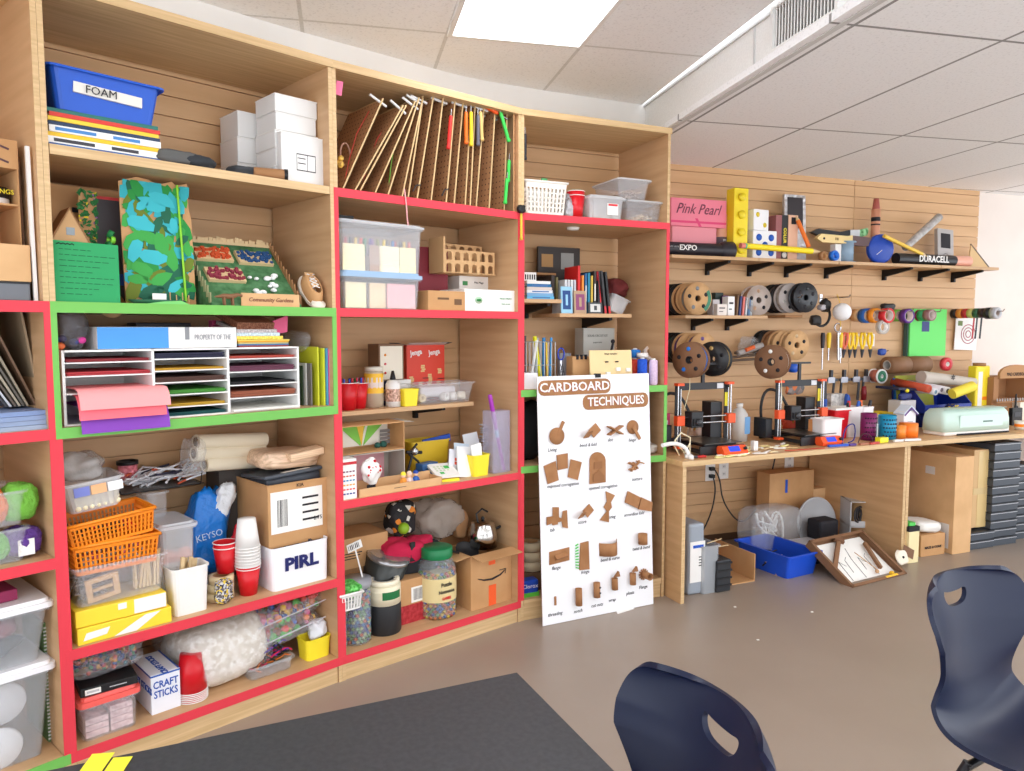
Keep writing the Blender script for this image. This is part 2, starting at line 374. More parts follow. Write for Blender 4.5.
# grid trims on the drop
m = MB();L = (near - far).length;ang = math.degrees(atan2(bd.y,bd.x))
m.at(far.x,far.y,0,rz=ang).box(0,L,-.012,.012,LZ - .004,LZ+.012).box(0,L,-.012,.004,HZ - .012,HZ);m.build('trim_1',mat((205,204,202),.6));struct(bpy.data.objects['trim_1'])
m = MB();m.at(far.x,far.y,0,rz=ang)
for k in (1.0,2.22,4.2,5.42): m.box(k+.65,k+.658,-.006,0,LZ,HZ)
struct(m.build('trim_2',mat((200,199,197),.6)))
# vent grille in the drop
v0 = Vector((bx0,by0,0))+bd*1.43
vt = thing('air_vent','white metal return-air grille with vertical fins set in the ceiling drop','vent',(v0.x,v0.y,LZ),atan2(bd.y,bd.x))
VM = mat((232,231,228),.5)
m = MB().box(0,.42,-.03,0,.03,.05).box(0,.42,-.03,0,.205,.225).box(0,.02,-.03,0,.05,.205).box(.40,.42,-.03,0,.05,.205);m.build('frame',VM,vt)
MB().box(.02,.40,-.004,-.001,.05,.205).build('backing',mat((120,118,116),.8),vt)
for k in range(19): MB().at(.03+k*.02,-.015,.05,rz=35).box(-.002,.002,-.009,.009,0,.155).build('fin',VM,vt)
# light panels
EM = mat((248,250,255),.5,em=6.5);ld = -bd
u = Vector((bd.x,bd.y,0));v = Vector((-bd.y,bd.x,0))
def troffer(P,label):
    t = thing('ceiling_light',label,'light',(P[0],P[1],HZ - .002),atan2(bd.y,bd.x),'flat light panels in the high ceiling')
    MB().box(.02,1.20,.02,.59,-.01,-.002).build('diffuser',EM,t)
    MB().box(0,1.22,0,.02,-.014,-.002).box(0,1.22,.59,.61,-.014,-.002).box(0,.02,.02,.59,-.014,-.002).box(1.20,1.22,.02,.59,-.014,-.002).build('frame',WHITE,t)
    return t
P0 = Vector((-.28,3.30,0))
troffer(P0,'bright square-edged light panel in the ceiling above the pegboards')
for k,(a,b) in enumerate(((2.44,0),(2.44,-2.44),(2.44,-4.88),(0,-2.44),(4.9,-1.2),(4.9,-3.66))):
    q = P0+u*a+v*b
    if q.x < .8+0 or True:
        if (q - Vector((bx0,by0,0))).dot(v) < -.7: troffer(q,'flat light panel in the high ceiling behind the viewer')
EM2 = mat((248,250,255),.5,em=13.0)
def low_fill_light(P):  # unseen panels added out of frame to brighten the benches and their wall
    t = thing('ceiling_light','unseen light panel added in the low ceiling to brighten the bench wall','light',(P[0],P[1],LZ - .002),atan2(bd.y,bd.x),'unseen light panels added in the low ceiling')
    MB().box(.02,1.20,.02,.59,-.01,-.002).build('diffuser',EM2,t);MB().box(0,1.22,0,.02,-.014,-.002).box(0,1.22,.59,.61,-.014,-.002).build('frame',WHITE,t)
low_fill_light(Vector((2.3,1.4,0)));low_fill_light(Vector((3.6,2.1,0)));low_fill_light(Vector((5.0,2.4,0)))
# walls: slatted panels between the shelf backs, white above
def slatrun(b,F,x0,x1,z0,z1,off=0,pitch=.0785):
    z = z0;T0 = Matrix.Translation(F.w(0,off,0)) @ Matrix.Rotation(F.rz,4,'Z')
    b.T = T0;b.box(x0,x1,.004,.02,z0,z1)
    k = 0
    while z < z1 - .01:
        t = min(z+pitch - .005,z1);b.prism([(-.008,z),(-.008,t),(.004,t+.004),(.004,z - .0)],x0,x1,'x') if False else b.add([(x0,-.008,z),(x1,-.008,z),(x1,-.008,t),(x0,-.008,t),(x0,.004,z),(x1,.004,z),(x1,.004,t),(x0,.004,t)],[(0,1,2,3),(0,1,5,4),(3,2,6,7),(0,3,7,4),(1,2,6,5)])
        z += pitch
GRV = mat((96,70,48),.8)
def corner(Fa,Fb,y):  # x along Fa where the two depth-y planes meet
    # solve Fa.o+Fa.n*y+Fa.t*x on plane of Fb
    p = Fa.o+Fa.n*y;q = Fb.o+Fb.n*y
    return (q - p).dot(Fb.n)/Fa.t.dot(Fb.n)
SB = DEP+.03
c01 = corner(B0,B1,SB);c12 = corner(B1,B2,SB);c23 = corner(B2,B3,SB)
for F,xa,xb,nm in ((B0,-.6,c01,'wall_left'),(B1,corner(B1,B0,SB),c12,'wall_left'),(B2,corner(B2,B1,SB),c23,'wall_left'),(B3,corner(B3,B2,SB),.86,'wall_left')):
    b = MB();slatrun(b,F,xa,xb,.1,ZT+.0,off=SB);struct(b.build(nm,SLAT))
    b = MB();b.T = Matrix.Translation(F.w(0,SB,0)) @ Matrix.Rotation(F.rz,4,'Z');b.box(xa - .03,xb+.03,.02,.03,0,2.6);struct(b.build(nm,GRV))
# the white curved wall above the shelving
b = MB();pts = []
for F,xs in ((B0,(-.5,.4)),(B1,(.02,.5,.95)),(B2,(.3,.65,.96)),(B3,(.25,.6,1.0))):
    for x in xs: pts.append(F.w(x,SB - .12,0))
def smooth(p,k=2):
    for _ in range(k):
        o = [p[0]]
        for i in range(len(p) - 1): o += [p[i].lerp(p[i+1],.25),p[i].lerp(p[i+1],.75)]
        o.append(p[-1]);p = o
    return p
pp = smooth(pts);n = len(pp)
b.add([(p.x,p.y,ZT+.012) for p in pp]+[(p.x,p.y,HZ+.01) for p in pp],[(i,i+1,n+i+1,n+i) for i in range(n - 1)],True)
struct(b.build('wall_left',mat((238,236,232),.8,kind='mottle',s=3,amp=2)))
# bench wall
XE = WL.sx(977,0,2.2)
b = MB();slatrun(b,WL,-.9,XE - 1.22*1.0 - .004,.12,LZ,0)
slatrun(b,WL,XE - 1.22+.0,XE,.12,LZ,0);struct(b.build('wall_back',SLAT))
b = MB();b.T = Matrix.Translation(WL.w(0,0,0)) @ Matrix.Rotation(WL.rz,4,'Z');b.box(-.9,XE - .002,.02,.03,.0,LZ);struct(b.build('wall_back',GRV))
b = MB();b.T = Matrix.Translation(WL.w(0,0,0)) @ Matrix.Rotation(WL.rz,4,'Z');b.box(-.9,XE,-.014,.004,.06,.22);struct(b.build('baseboard_back',WOODX))
b = MB();b.T = Matrix.Translation(WL.w(0,0,0)) @ Matrix.Rotation(WL.rz,4,'Z');b.box(XE - .5,XE+4,.03,.06,0,LZ);struct(b.build('wall_right',mat((228,217,208),.75,kind='mottle',s=3,amp=3)))
# ================================================================ shelving units
def unit(F,w,levels,label,tl=None,tr=None,right=False,extraL=0):
    """levels: (z, tape colour or None). tl/tr: tapes on the side edges as (z0,z1,mat)"""
    t = T(F,'shelving_unit',label,'shelf',0,0,0)
    th = .016
    for s,x in ((0,.0004),(1,w - th - .0004)):
        p = MB().box(x,x+th,.002,DEP,.0,ZT - .03).build('side_panel',WOOD,t)
        for z0,z1,m in ((tl if s == 0 else tr) or []): MB().box(x - .0015,x+th+.0015,-.001,.002,z0,z1).build('edge_tape',m,p)
        if not ((tl if s == 0 else tr) or [])[-1:] or True: MB().box(x,x+th,0,.002,0,ZT - .03).build('edge_band',EDGE,p)
    MB().box(-.004,w+.004,-.006,DEP,ZT - .03,ZT).build('top_board',[EDGE],t)
    for z,m in levels:
        p = MB().box(.019,w - .019,.002,DEP,z - .03,z).build('shelf',WOODX,t)
        if m: MB().box(.0,w - .0,-.0025,.002,z - .034,z).build('edge_tape',m,p)
        else: MB().box(.019,w - .019,0,.002,z - .03,z).build('edge_band',EDGE,p)
    MB().box(.019,w - .019,.006,.03,0,ZD - .031).build('plinth',EDGE,t)
    return t
unit(B0,BW[0],[(ZB,REDT),(ZG,REDT),(ZC - .01,REDT),(ZD,GRNT)],'wooden shelving unit at the near end holding yarn bins and notebooks',[(ZD,ZB,REDT)],[(ZD,ZB,REDT)])
unit(B1,BW[1],[(ZA,None),(ZB,GRNT),(ZG,GRNT),(ZR,REDT),(ZD,REDT)],'wooden shelving unit with green and red taped edges holding the paper sorter',[(ZD - .03,ZG,REDT),(ZG,ZB,GRNT)],[(ZD - .03,ZG,REDT),(ZG,ZB,GRNT)])
unit(B2,BW[2],[(ZA,REDT),(ZB,REDT),(ZC,REDT),(ZD,REDT)],'wooden shelving unit with red taped edges under the row of pegboards',[(ZD - .03,ZA,REDT)],[(ZD - .03,ZA,REDT)])
unit(B3,BW[3],[(ZA,REDT),(Z3,GRNT),(Z4,GRNT),(ZD,None)],'wooden shelving unit behind the white cardboard techniques poster',[(ZD,ZA,REDT)],[(Z4 - .03,Z3,GRNT),(Z3,ZA,REDT)])
BRK = mat((24,24,26),.5,.3)
def wall_shelf(F,x0,x1,ydeep,z,label,brackets,th=.02,group=None,side=1,back=SB,m=WOODX):
    """board carried by black slatwall brackets; ydeep = depth of the board, back = wall plane"""
    t = T(F,'wall_shelf',label,'shelf',(x0+x1)/2,back - .008,z,0,group);w = x1 - x0
    MB().box(-w/2,w/2,-ydeep,-.002,-th,0).build('board',m,t,bevel=.0015)
    for bx in brackets:
        q = bx - (x0+x1)/2
        MB().prism([(-.001,-th),(-ydeep*.9,-th),(-ydeep*.9,-th - .014),(-.03,-th - .05),(-.03,-th - .075),(-.001,-th - .075)],q - .009,q+.009,'x').build('bracket',BRK,t)
    return t

# ================================================================ shelving unit with the paper sorter
F = B1
# -- top shelf
g = 'flat board-backed picture books under the blue tub'
x,w,h = F.fit(50,161,117,.04,ZA)
cs = [(60,90,150),(240,240,236),(230,190,40),(236,236,232),(40,60,90),(236,200,60),(210,60,50),(40,110,100)]
lbl = ['white and blue flat book at the bottom of the stack under the blue tub','white flat book with a dotted spine second from the bottom under the blue tub','yellow flat book in the stack under the blue tub',
       'white flat book above the yellow one under the blue tub','navy flat book in the stack under the blue tub','pale yellow flat book above the navy one under the blue tub','red flat book near the top of the stack under the blue tub','teal flat book on top of the stack right under the blue tub']
z = ZA
for i,c in enumerate(cs):
    hh = h*(.17 if i in (1,3) else .105);b = book(F,'flat_book',lbl[i],x+random.uniform(-.006,.006),.035+random.uniform(0,.008),z,w,.3,hh,mat(c,.4),spine='z',rot=random.uniform(-1,1))
    if i in (0,1,3): [MB().box(w*q0,w*q1,-.001,0,hh*.25,hh*.75).build('spine_print',mat((70,130,190) if i != 1 else (60,60,66),.5),b) for q0,q1 in ((.05,.3),(-.45,-.1))]
    z += hh+.0005
x,w,h = F.fit(51,161,76,.03,z)
t = tub(F,'plastic_tub','blue plastic tub with a masking tape name strip at the top left',x,.03,z,w,.3,h,BLUE,taper=.88,rim=.013,tilt=(0,1.0))
MB().box(-.1,.1,-.002,.006,h*.42,h*.68).build('masking_tape',mat((226,222,212),.7),t).rotation_euler = (R(-3),R(2),0)
text('FOAM',.034,INK,t,-.02,-.004,h*.55,ry=0)
# grey gloves and dark cloth
simple(F,'cloth_bundle','grey cloth bundle lying beside the flat books','cloth',MB().blob(.16,.1,.055,3),mat((92,92,90),.9,kind='fabric'),F.sx(176,.06,ZA),.07,ZA)
simple(F,'cloth_bundle','dark cloth bundle at the edge of the top shelf','cloth',MB().blob(.13,.08,.05,5),mat((50,54,58),.9,kind='fabric'),F.sx(197,.05,ZA),.06,ZA)
GW = mat((226,225,222),.6)
def mailer(px0,px1,d,y,z,h,label,extra=False):
    x,w,_ = F.fit(px0,px1,100,y,z)
    t = T(F,'mailer_box',label,'box',x,y,z,0,'white mailer boxes on the top shelf')
    MB().cbox(w,d,h - .004).build('body',GW,t,bevel=.0015);MB().cbox(w+.003,d+.003,.003,0,-.0015,h - .004).build('lid',WHITE,t)
    if extra:
        MB().box(-w*.15,w*.3,-.001,0,h*.28,h*.62).build('label',WHITE,t)
        MB().box(-w*.15,w*.3,-.0016,-.001,h*.28,h*.3).box(-w*.15,w*.3,-.0016,-.001,h*.6,h*.62).box(-w*.15,-w*.14,-.0016,-.001,h*.28,h*.62).box(w*.29,w*.3,-.0016,-.001,h*.28,h*.62).box(w*.1,w*.11,-.0016,-.001,h*.3,h*.6).box(-w*.12,w*.06,-.0016,-.001,h*.52,h*.54).box(-w*.12,w*.06,-.0016,-.001,h*.42,h*.44).build('printing',INK,t)
    return t
mailer(282,324,.03,.05,ZA,.19,'white mailer box with a printed black frame at the front of the stack',True)
hz = .068
for k in range(5): mailer(275+(k % 2),316+k % 3,.16,.085,ZA+hz*k,hz - .001,['lowest','second from lowest','middle','second from top','topmost'][k]+' white mailer box in the tall front stack')
mailer(263,303,.13,.25,ZA,.27,'upright white mailer box behind the tall front stack')
for k in range(3): mailer(238,262,.16,.27,ZA+.1*k,.099,['lowest','middle','topmost'][k]+' white mailer box in the stack against the slatted wall')
t = T(F,'mailing_tube','tan cardboard tube with a dark cap lying in front of the white boxes','tube',F.sx(283,.03,ZA),.03,ZA+.021)
m = MB();m.at(0,0,0,rx=90);m.at(0,0,0);MB().tube([(-.1,.03,0),(0,-.01,.0)],.02,14).build('body',CARDD,t);MB().tube([(0,-.01,.0),(.012,-.015,.0)],.0215,14).build('cap',BLACK,t)
simple(F,'cloth_bundle','dark rounded cloth behind the cardboard tube','cloth',MB().blob(.13,.09,.055,8),mat((70,74,78),.9,kind='fabric'),F.sx(255,.06,ZA),.14,ZA)
# -- middle shelf: craft models
z = ZB
x,w,h = F.fit(62,100,187,.3,z);carton(F,'carton','flat brown carton with a hand slot behind the cardboard house',x+.03,.3,z,.26,.14,h,CARD,tape=False)
m = MB();m.box(-.03,.03,-.004,0,0,.016);simple(F,'sticker','dark rectangular sticker on the brown carton','sticker',m,INK,F.sx(84,.29,z+.2),.298,z+h*.78)
x,w,h = F.fit(55,95,208,.1,z)
t = T(F,'cardboard_house','cardboard house front with two square windows and a green awning','model',x,.12,z)
for q,(yy,dd) in enumerate(((0,.006),(.1,.006))): MB().prism([(-w/2,0),(w/2,0),(w/2,h*.62),(0,h),(-w/2,h*.62)],yy,yy+dd,'y').build('gable_wall',CARDL,t)
MB().box(-w/2,-w/2+.004,0,.1,0,h*.62).box(w/2 - .004,w/2,0,.1,0,h*.62).build('side_wall',CARD,t)
MB().prism([(0,h+.004),(w/2+.01,h*.6),(w/2+.004,h*.58),(0,h - .006)],.0,.11,'y').prism([(0,h+.004),(-w/2 - .01,h*.6),(-w/2 - .004,h*.58),(0,h - .006)],.0,.11,'y').build('roof',CARDD,t)
for xx,zz in ((.0,.72),(-w*.32,.45)): MB().box(xx - .012,xx+.012,-.002,.002,h*zz,h*zz+.024).build('window',mat((150,160,166),.3),t)
MB().add([(-.01,0,h*.42),(w*.48,0,h*.42),(w*.5,-.04,h*.3),(0,-.04,h*.3),(-.01,.002,h*.44),(w*.48,.002,h*.44),(w*.5,-.04,h*.31),(0,-.04,h*.31)],[(0,1,2,3),(4,5,6,7),(0,1,5,4),(1,2,6,5),(2,3,7,6),(3,0,4,7)]).build('awning',mat((80,180,100),.6),t)
# flowered panel
x,w,h = F.fit(84,102,188,.16,z)
t = T(F,'flower_panel','narrow upright card covered in green leaves and tiny flowers','model',x,.2,z,tilt=(-3,2))
MB().box(-w/2,w/2,0,.004,0,h).build('backing',CARD,t)
rnd = random.Random(4)
for nm,c,n,r in (('leaves',(36,110,50),150,.011),('flowers',(240,210,40),26,.006),('petals',(150,90,170),16,.006)):
    m = MB()
    for k in range(n): m.at(rnd.uniform(-w/2,w/2),-rnd.uniform(.001,.008),rnd.uniform(.01,h),rx=rnd.uniform(-30,30),ry=rnd.uniform(0,180));m.add([(-r,0,0),(0,-.002,r*.5),(r,0,0),(0,-.002,-r*.5)],[(0,1,2,3)])
    m.build(nm,mat(c,.6),t)['kind'] = 'stuff'
# dark framed picture with red edge
x,w,h = F.fit(100,130,196,.22,z)
t = T(F,'chart_board','dark picture board with red border standing behind the green garland','picture',x,.26,z)
MB().box(-w/2,w/2,0,.006,0,h).build('board',mat((74,68,70),.4),t);MB().box(-w/2,w/2,-.002,0,h - .01,h).box(-w/2,w/2,-.002,0,.0,.012).build('border',mat((220,70,70),.5),t)
MB().box(-w/2,w/2,-.002,0,h*.5,h*.54).build('white_band',PAPER,t)
MB().lathe([(.0003,0),(.045,0),(.045,.002),(.0003,.002)],24).build('disc',CARDL,t).rotation_euler = (R(90),0,0);t.children[-1].location = (-.01,-.001,h*.72)
MB().box(w*.22,w*.46,-.004,-.001,.07,.11).build('blue_card',mat((50,90,180),.5),t)
# garland of green paper links
t = T(F,'paper_garland','bright green paper chain winding down in front of the dark board','garland',F.sx(108,.12,z),.15,z)
m1,m2 = MB(),MB();
for k in range(13): (m1 if k % 2 else m2).at(.0+.018*sin(k*.7) - .012*k*.1+k*.002,0,.012+k*.0185,rx=20*(k % 3 - 1),ry=k*25).ring(0,0,-.008,.008,.011,.0135,12)
m1.build('light_links',mat((130,210,60),.6),t);m2.build('dark_links',mat((24,120,60),.6),t)
# green writing sheet
x,w,h = F.fit(56,121,242,.015,z)
t = T(F,'paper_sign','bright green handwritten paper sheet standing at the shelf front','paper',x,.02,z,tilt=(-4,1))
MB().box(-w/2,w/2,0,.002,0,h).build('sheet',mat((40,152,90),.7),t)
m = MB();
for k in range(9):
    zz = h*(.86 - .092*k);xx = -w*.42
    while xx < w*(.05+.37*((k*7) % 4)/3): L = rnd.uniform(.008,.022);m.box(xx,xx+L,-.0008,0,zz,zz+.002);xx += L+.005
m.build('handwriting',mat((26,96,60),.8),t)
MB().tube([(-w*.45+.006*k,-.001,h*.94+.004*(k % 2)) for k in range(9)],.0016,5).build('heading',INK,t)
# jungle collage
x,w,h = F.fit(131,202,176,.07,z)
t = T(F,'jungle_collage','tall cardboard panel covered in torn green and turquoise paper','artwork',x,.12,z,tilt=(-4,0))
tops = [(-.5,.0),(.5,0),(.5,.72),(.47,.78),(.47,1),(.3,.97),(.24,1.0),(.05,.96),(-.1,.99),(-.25,1),(-.5,.95)]
MB().prism([(a*w,b*h) for a,b in tops],0,.006,'y').build('backing',CARD,t)
cols = [(50,168,178),(36,140,60),(104,120,30),(24,96,70),(60,160,70),(60,180,190)]
for ci,c in enumerate(cols):
    m = MB()
    for k in range(24):
        cx = rnd.uniform(-.42,.42)*w;cz = rnd.uniform(.04,.92)*h
        if ci in (0,5): cz = h*rnd.choice([rnd.uniform(.6,.93),rnd.uniform(.6,.93),rnd.uniform(.15,.5)])
        a = rnd.uniform(20,45)*w/180*.6;an = rnd.uniform(0,pi);p = []
        for q in range(7):
            th = q*2*pi/7;rr = a*rnd.uniform(.75,1.15);lx,lz = rr*cos(th)*1.5,rr*sin(th)*.75
            p.append((min(w*.5,max(-w*.5,cx+lx*cos(an) - lz*sin(an))),min(h*.97,max(0.002,cz+lx*sin(an)+lz*cos(an)))))
        yy = -.0008*(k % 5+1) - .0003*ci;m.prism(p,yy - .0004,yy,'y')
    m.build('torn_paper',mat(c,.7),t)['kind'] = 'stuff'
MB().tube([(w*.33,-.012,.01),(w*.3,-.01,h*.97)],.004,6).build('green_stick',mat((140,210,50),.5),t)
m = MB()
for k in range(5): m.tube([(w*(.0+.09*k),-.02,.0),(w*(.0+.09*k),-.02,.035+.008*(k % 2))],.002,5)
m.build('toothpicks',CARDL,t)
# little clearing in front of it
t = T(F,'paper_plate_scene','round paper pond scene with a name card before the jungle panel','model',F.sx(158,.05,z),.05,z)
MB().lathe([(.0005,0),(.075,0),(.095,.012),(.093,.014),(.073,.004),(.0005,.004)],28,sy=.5).build('plate',mat((40,100,70),.6),t)
MB().lathe([(.0005,.006),(.04,.006),(.035,.012),(.0005,.014)],16,cx=-.03,sy=.5).build('pink_patch',mat((228,170,160),.7),t)
MB().lathe([(.0005,.006),(.035,.006),(.03,.012),(.0005,.014)],16,cx=.04,sy=.5).build('magenta_patch',mat((180,60,120),.7),t)
MB().box(-.02,.025,-.01,-.008,.014,.036).build('name_card',PAPER,t)
MB().prism([(-.05,.0),(.09,0),(.06,.012),(-.0,.008)],-.045,-.03,'y').build('leaf',mat((120,200,110),.6),t)
# community garden
x0 = F.sx(212,.03,z);x1 = F.sx(302,.03,z);w = x1 - x0;h = F.hit(255,232,.2)[1] - z
t = T(F,'garden_model','green craft garden with a stick fence, planter beds and a name plate','model',(x0+x1)/2,.035,z)
D = .26;rise = h*.85;GD = mat((70,118,74),.8,kind='mottle',s=30,amp=18)
MB().add([(-w/2,0,.01),(w/2,0,.01),(w/2,D,rise),(-w/2,D,rise),(-w/2,0,0),(w/2,0,0),(w/2,D,0),(-w/2,D,0)],[(0,1,2,3),(7,6,5,4),(0,4,5,1),(1,5,6,2),(2,6,7,3),(3,7,4,0)]).build('ground',GD,t)
ST = mat((214,186,140),.6)
def sl(yy): return .01+(rise - .01)*yy/D
for k in range(24): MB().at(-w/2+.006+k*(w - .012)/23,D - .005,rise - .02,ry=rnd.uniform(-6,6)).box(-.007,.007,0,.003,-.01,.035+rnd.uniform(0,.012)).build('fence_stick',ST,t)
MB().box(-w/2,w/2,D - .012,D - .008,rise - .004,rise+.006).build('fence_rail',ST,t)
for sxx in (-1,1):
    m = MB();
    for k in range(12): yy = D*(k+.5)/12;m.box(sxx*w/2 - .002,sxx*w/2+.002,yy - .008,yy+.008,sl(yy) - .01,sl(yy)+.025+rnd.uniform(0,.008))
    m.build('side_fence',mat((150,150,110),.7) if sxx < 0 else CARDD,t)
for cx,cy,c,nm in ((-.24,.76,(206,84,44),'orange'),(-.22,.42,(140,50,66),'purple'),(.22,.74,(40,80,130),'blue')):
    zz = sl(cy*D);q = MB().at(cx*w,cy*D,zz,rx=math.degrees(atan2(rise,D))).box(-w*.2,w*.2,-.035,.035,0,.014).build('planter_bed',ST,t)
    m = MB().at(cx*w,cy*D,zz,rx=math.degrees(atan2(rise,D)));
    for k in range(60): a,b = rnd.uniform(-w*.19,w*.19),rnd.uniform(-.028,.032);m.box(a - .005,a+.005,b - .005,b+.005,.013,.018+rnd.uniform(0,.006))
    m.build('planting',mat(c,.9),q)
m = MB()
for k in range(15): a,b = rnd.uniform(.0,.36)*w,rnd.uniform(.1,.45)*D;m.ball(a,b,sl(b)+.012,rnd.uniform(.008,.015),.7,8)
m.build('white_puffs',mat((240,240,238),.9),t)
p = MB().box(-w*.2,w*.46,-.012,-.008,.0,.048).build('name_plate',CARDL,t);text('Community Gardens',.021,mat((120,60,50),.6),p,w*.13,-.0135,.024,shear=.2)
# cardboard shoe
x,w,h = F.fit(301,328,256,.06,z)
t = T(F,'cardboard_shoe','cardboard high-top shoe with white laces leaning by the garden model','model',x,.05,z,rot=0,tilt=(52,0))
MB().prism([(w*.3*cos(a)*(1.25 if sin(a) > 0 else 1.1) ,.075+.085*sin(a)) for a in [k*pi/12 for k in range(24)]],0,.01).build('sole',OFFW,t)
MB().at(0,.075,.008).lathe([(.04,0),(.043,.02),(.034,.04),(.026,.05),(.024,.048),(.035,.02),(.03,.0)],20,sx=.9,sy=1.8).build('upper',CARD,t)
MB().at(0,.085,.047,rx=-5).prism([(-.016,-.02),(.016,-.02),(.019,.06),(-.019,.06)],0,.004).build('tongue',CARDL,t)
for k in range(4): zz = .052;MB().tube([(-.016,.06+k*.018,zz),(.016,.076+k*.018,zz+.002)],.0022,5).tube([(.016,.06+k*.018,zz),(-.016,.076+k*.018,zz+.002)],.0022,5).build('lace',WHITE,t)
MB().at(0,.0,.008).lathe([(.0004,0),(.03,.002),(.03,.02),(.0004,.03)],14,sy=.8).build('toe_cap',OFFW,t)
# small dinosaur
t = MB();t.tube([(-.05,0,.03),(-.02,0,.034),(.01,0,.032),(.035,0,.04),(.05,0,.036)],[.002,.008,.01,.006,.005],8)
for a in (-.018,.012):
    for b in (-.006,.006): t.tube([(a,b,.03),(a+.003,b,.0)],[.004,.003],6)
simple(F,'toy_dinosaur','small brown toy dinosaur standing before the garden name plate','toy',t,mat((130,90,60),.6),F.sx(229,.015,z),.016,z)
# -- white paper sorter
z = ZG
x0,x1 = F.sx(66,.03,z),F.sx(299,.03,z);w = x1 - x0;hs = F.hit(180,348.5,.03)[1] - z;D = .3
t = T(F,'paper_sorter','white three-column paper sorter full of coloured sheets','organizer',(x0+x1)/2,.03,z);SW = mat((238,237,234),.4)
xs = [-w/2,-w/2+w*.333,-w/2+w*.655,w/2]
for a in xs: MB().box(a - .004,a+.004,0,D,0,hs).build('side_panel' if abs(a) == w/2 else 'divider',SW,t)
MB().box(-w/2,w/2,0,D,hs - .006,hs).box(-w/2,w/2,0,D,0,.005).box(-w/2,w/2,D - .003,D,0,hs).build('case',SW,t)
lev = [[.61,.8],[.13,.31,.49,.67,.84],[.12,.33,.53,.7,.86]]
lev = [[.42,.65,.83],[.15,.33,.51,.68,.85],[.22,.42,.62,.82]]
for c in range(3):
    for l in lev[c]: MB().box(xs[c]+.004,xs[c+1] - .004,.0,D - .004,hs*l - .002,hs*l+.002).build('tray',SW,t)
def sheets(c,zf,c3,n,name,label,yo=.0,grp=None):
    cx = (xs[c]+xs[c+1])/2+(x0+x1)/2;ww = xs[c+1] - xs[c] - .02
    m = MB();
    for k in range(n): j = rnd.uniform(-.004,.004);m.box(-ww/2+j,ww/2+j,yo+rnd.uniform(0,.01),D - .02,k*.0022,k*.0022+.0018)
    simple(F,'paper_stack',label,'paper',m,mat(c3,.7),cx,.035,z+zf+.003)
for c,l,col,n,lb in ((0,.83,(150,50,56),4,'thin dark red paper stack in the top left slot of the sorter'),(0,.65,(190,60,66),5,'crimson paper stack under the dark red one in the left column'),(1,.85,(50,50,74),8,'navy paper stack in the top middle slot of the sorter'),
    (1,.68,(196,150,40),3,'mustard paper stack in the second middle slot of the sorter'),(1,.51,(90,60,50),7,'brown paper stack in the third middle slot of the sorter'),(1,.33,(70,140,50),6,'green paper stack in the fourth middle slot of the sorter'),
    (1,.15,(200,160,50),4,'gold paper stack low in the middle column'),(1,.01,(20,80,80),5,'teal paper stack at the foot of the middle column'),(2,.82,(190,80,66),4,'brick red paper stack in the top right slot of the sorter'),
    (2,.62,(110,60,80),9,'plum paper stack in the second right slot of the sorter'),(2,.42,(34,32,34),4,'black paper stack in the third right slot of the sorter'),(2,.22,(160,92,66),10,'rust brown paper stack in the fourth right slot'),(2,.01,(240,238,232),3,'white paper stack jutting from the bottom right slot',)):
    sheets(c,hs*l,col,n,'p',lb,yo=-.03 if (c == 2 and l < .1) else 0)
def droop(px0,px1,pt,pb,y0,c,label,zz):
    xa,xb = F.sx(px0,y0,zz),F.sx(px1,y0,zz);ww = xb - xa;m = MB();n = 8;vs = []
    zz = F.hit((px0+px1)/2,pt,y0)[1];dz = zz - F.hit((px0+px1)/2,pb,y0 - .04)[1]
    prof = [(.2,.01),(.1,.0),(.02,0),(-.01,-.06),(-.025,-.3),(-.036,-.65),(-.04,-1)]
    for yy,q in prof:
        for s in (-1,1): vs.append((s*ww/2*(1 if yy > 0 else 1.02),yy,q*dz))
    k = len(vs);vs += [(a,b+.0012,c2+.0012) for a,b,c2 in vs]
    fs = [(2*i,2*i+1,2*i+3,2*i+2) for i in range(len(prof) - 1)];fs += [tuple(k+j for j in f[::-1]) for f in fs]
    m.add(vs,fs,True);simple(F,'paper_sheet',label,'paper',m,mat(c,.7),(xa+xb)/2,y0,zz)
droop(79,165,404,431,.022,(132,66,176),'purple paper sheet drooping lowest from the sorter',z+.008)
droop(77,162,394,418,.012,(244,112,124),'hot pink paper sheet drooping over the purple one',z+.022)
droop(78,166,388,408,.004,(250,160,160),'light pink paper sheet drooping on top from the sorter',z+.05)
zt = z+hs+.001
x,w,h = F.fit(98,237,327,.05,zt);t = T(F,'flat_box','long white box with a blue printed end on top of the sorter','box',x,.05,zt)
MB().cbox(w,.22,h).build('body',WHITE,t,bevel=.002);MB().box(-w/2 - .001,-.01,-.001,.0,.001,h - .001).build('blue_print',mat((70,150,220),.4),t);MB().box(w*.1,w*.13,-.002,0,h*.4,h).build('tape',GREY,t)
text('PROPERTY OF THE',.026,mat((150,150,156),.7),t,w*.31,-.0015,h*.5,sx=.6)
x,w,h = F.fit(237,288,337,.06,zt)
for k,c in enumerate(((150,60,60),(60,110,160),(190,180,120),(222,160,40),(230,200,90))):
    simple(F,'craft_sheets',['dark red','blue','olive','orange','yellow'][k]+' sheet in the pile on the right of the sorter top','paper',MB().cbox(w+rnd.uniform(-.01,.01),.2,.005),mat(c,.6),x,.05,zt+.0055*k,rot=rnd.uniform(-3,3))
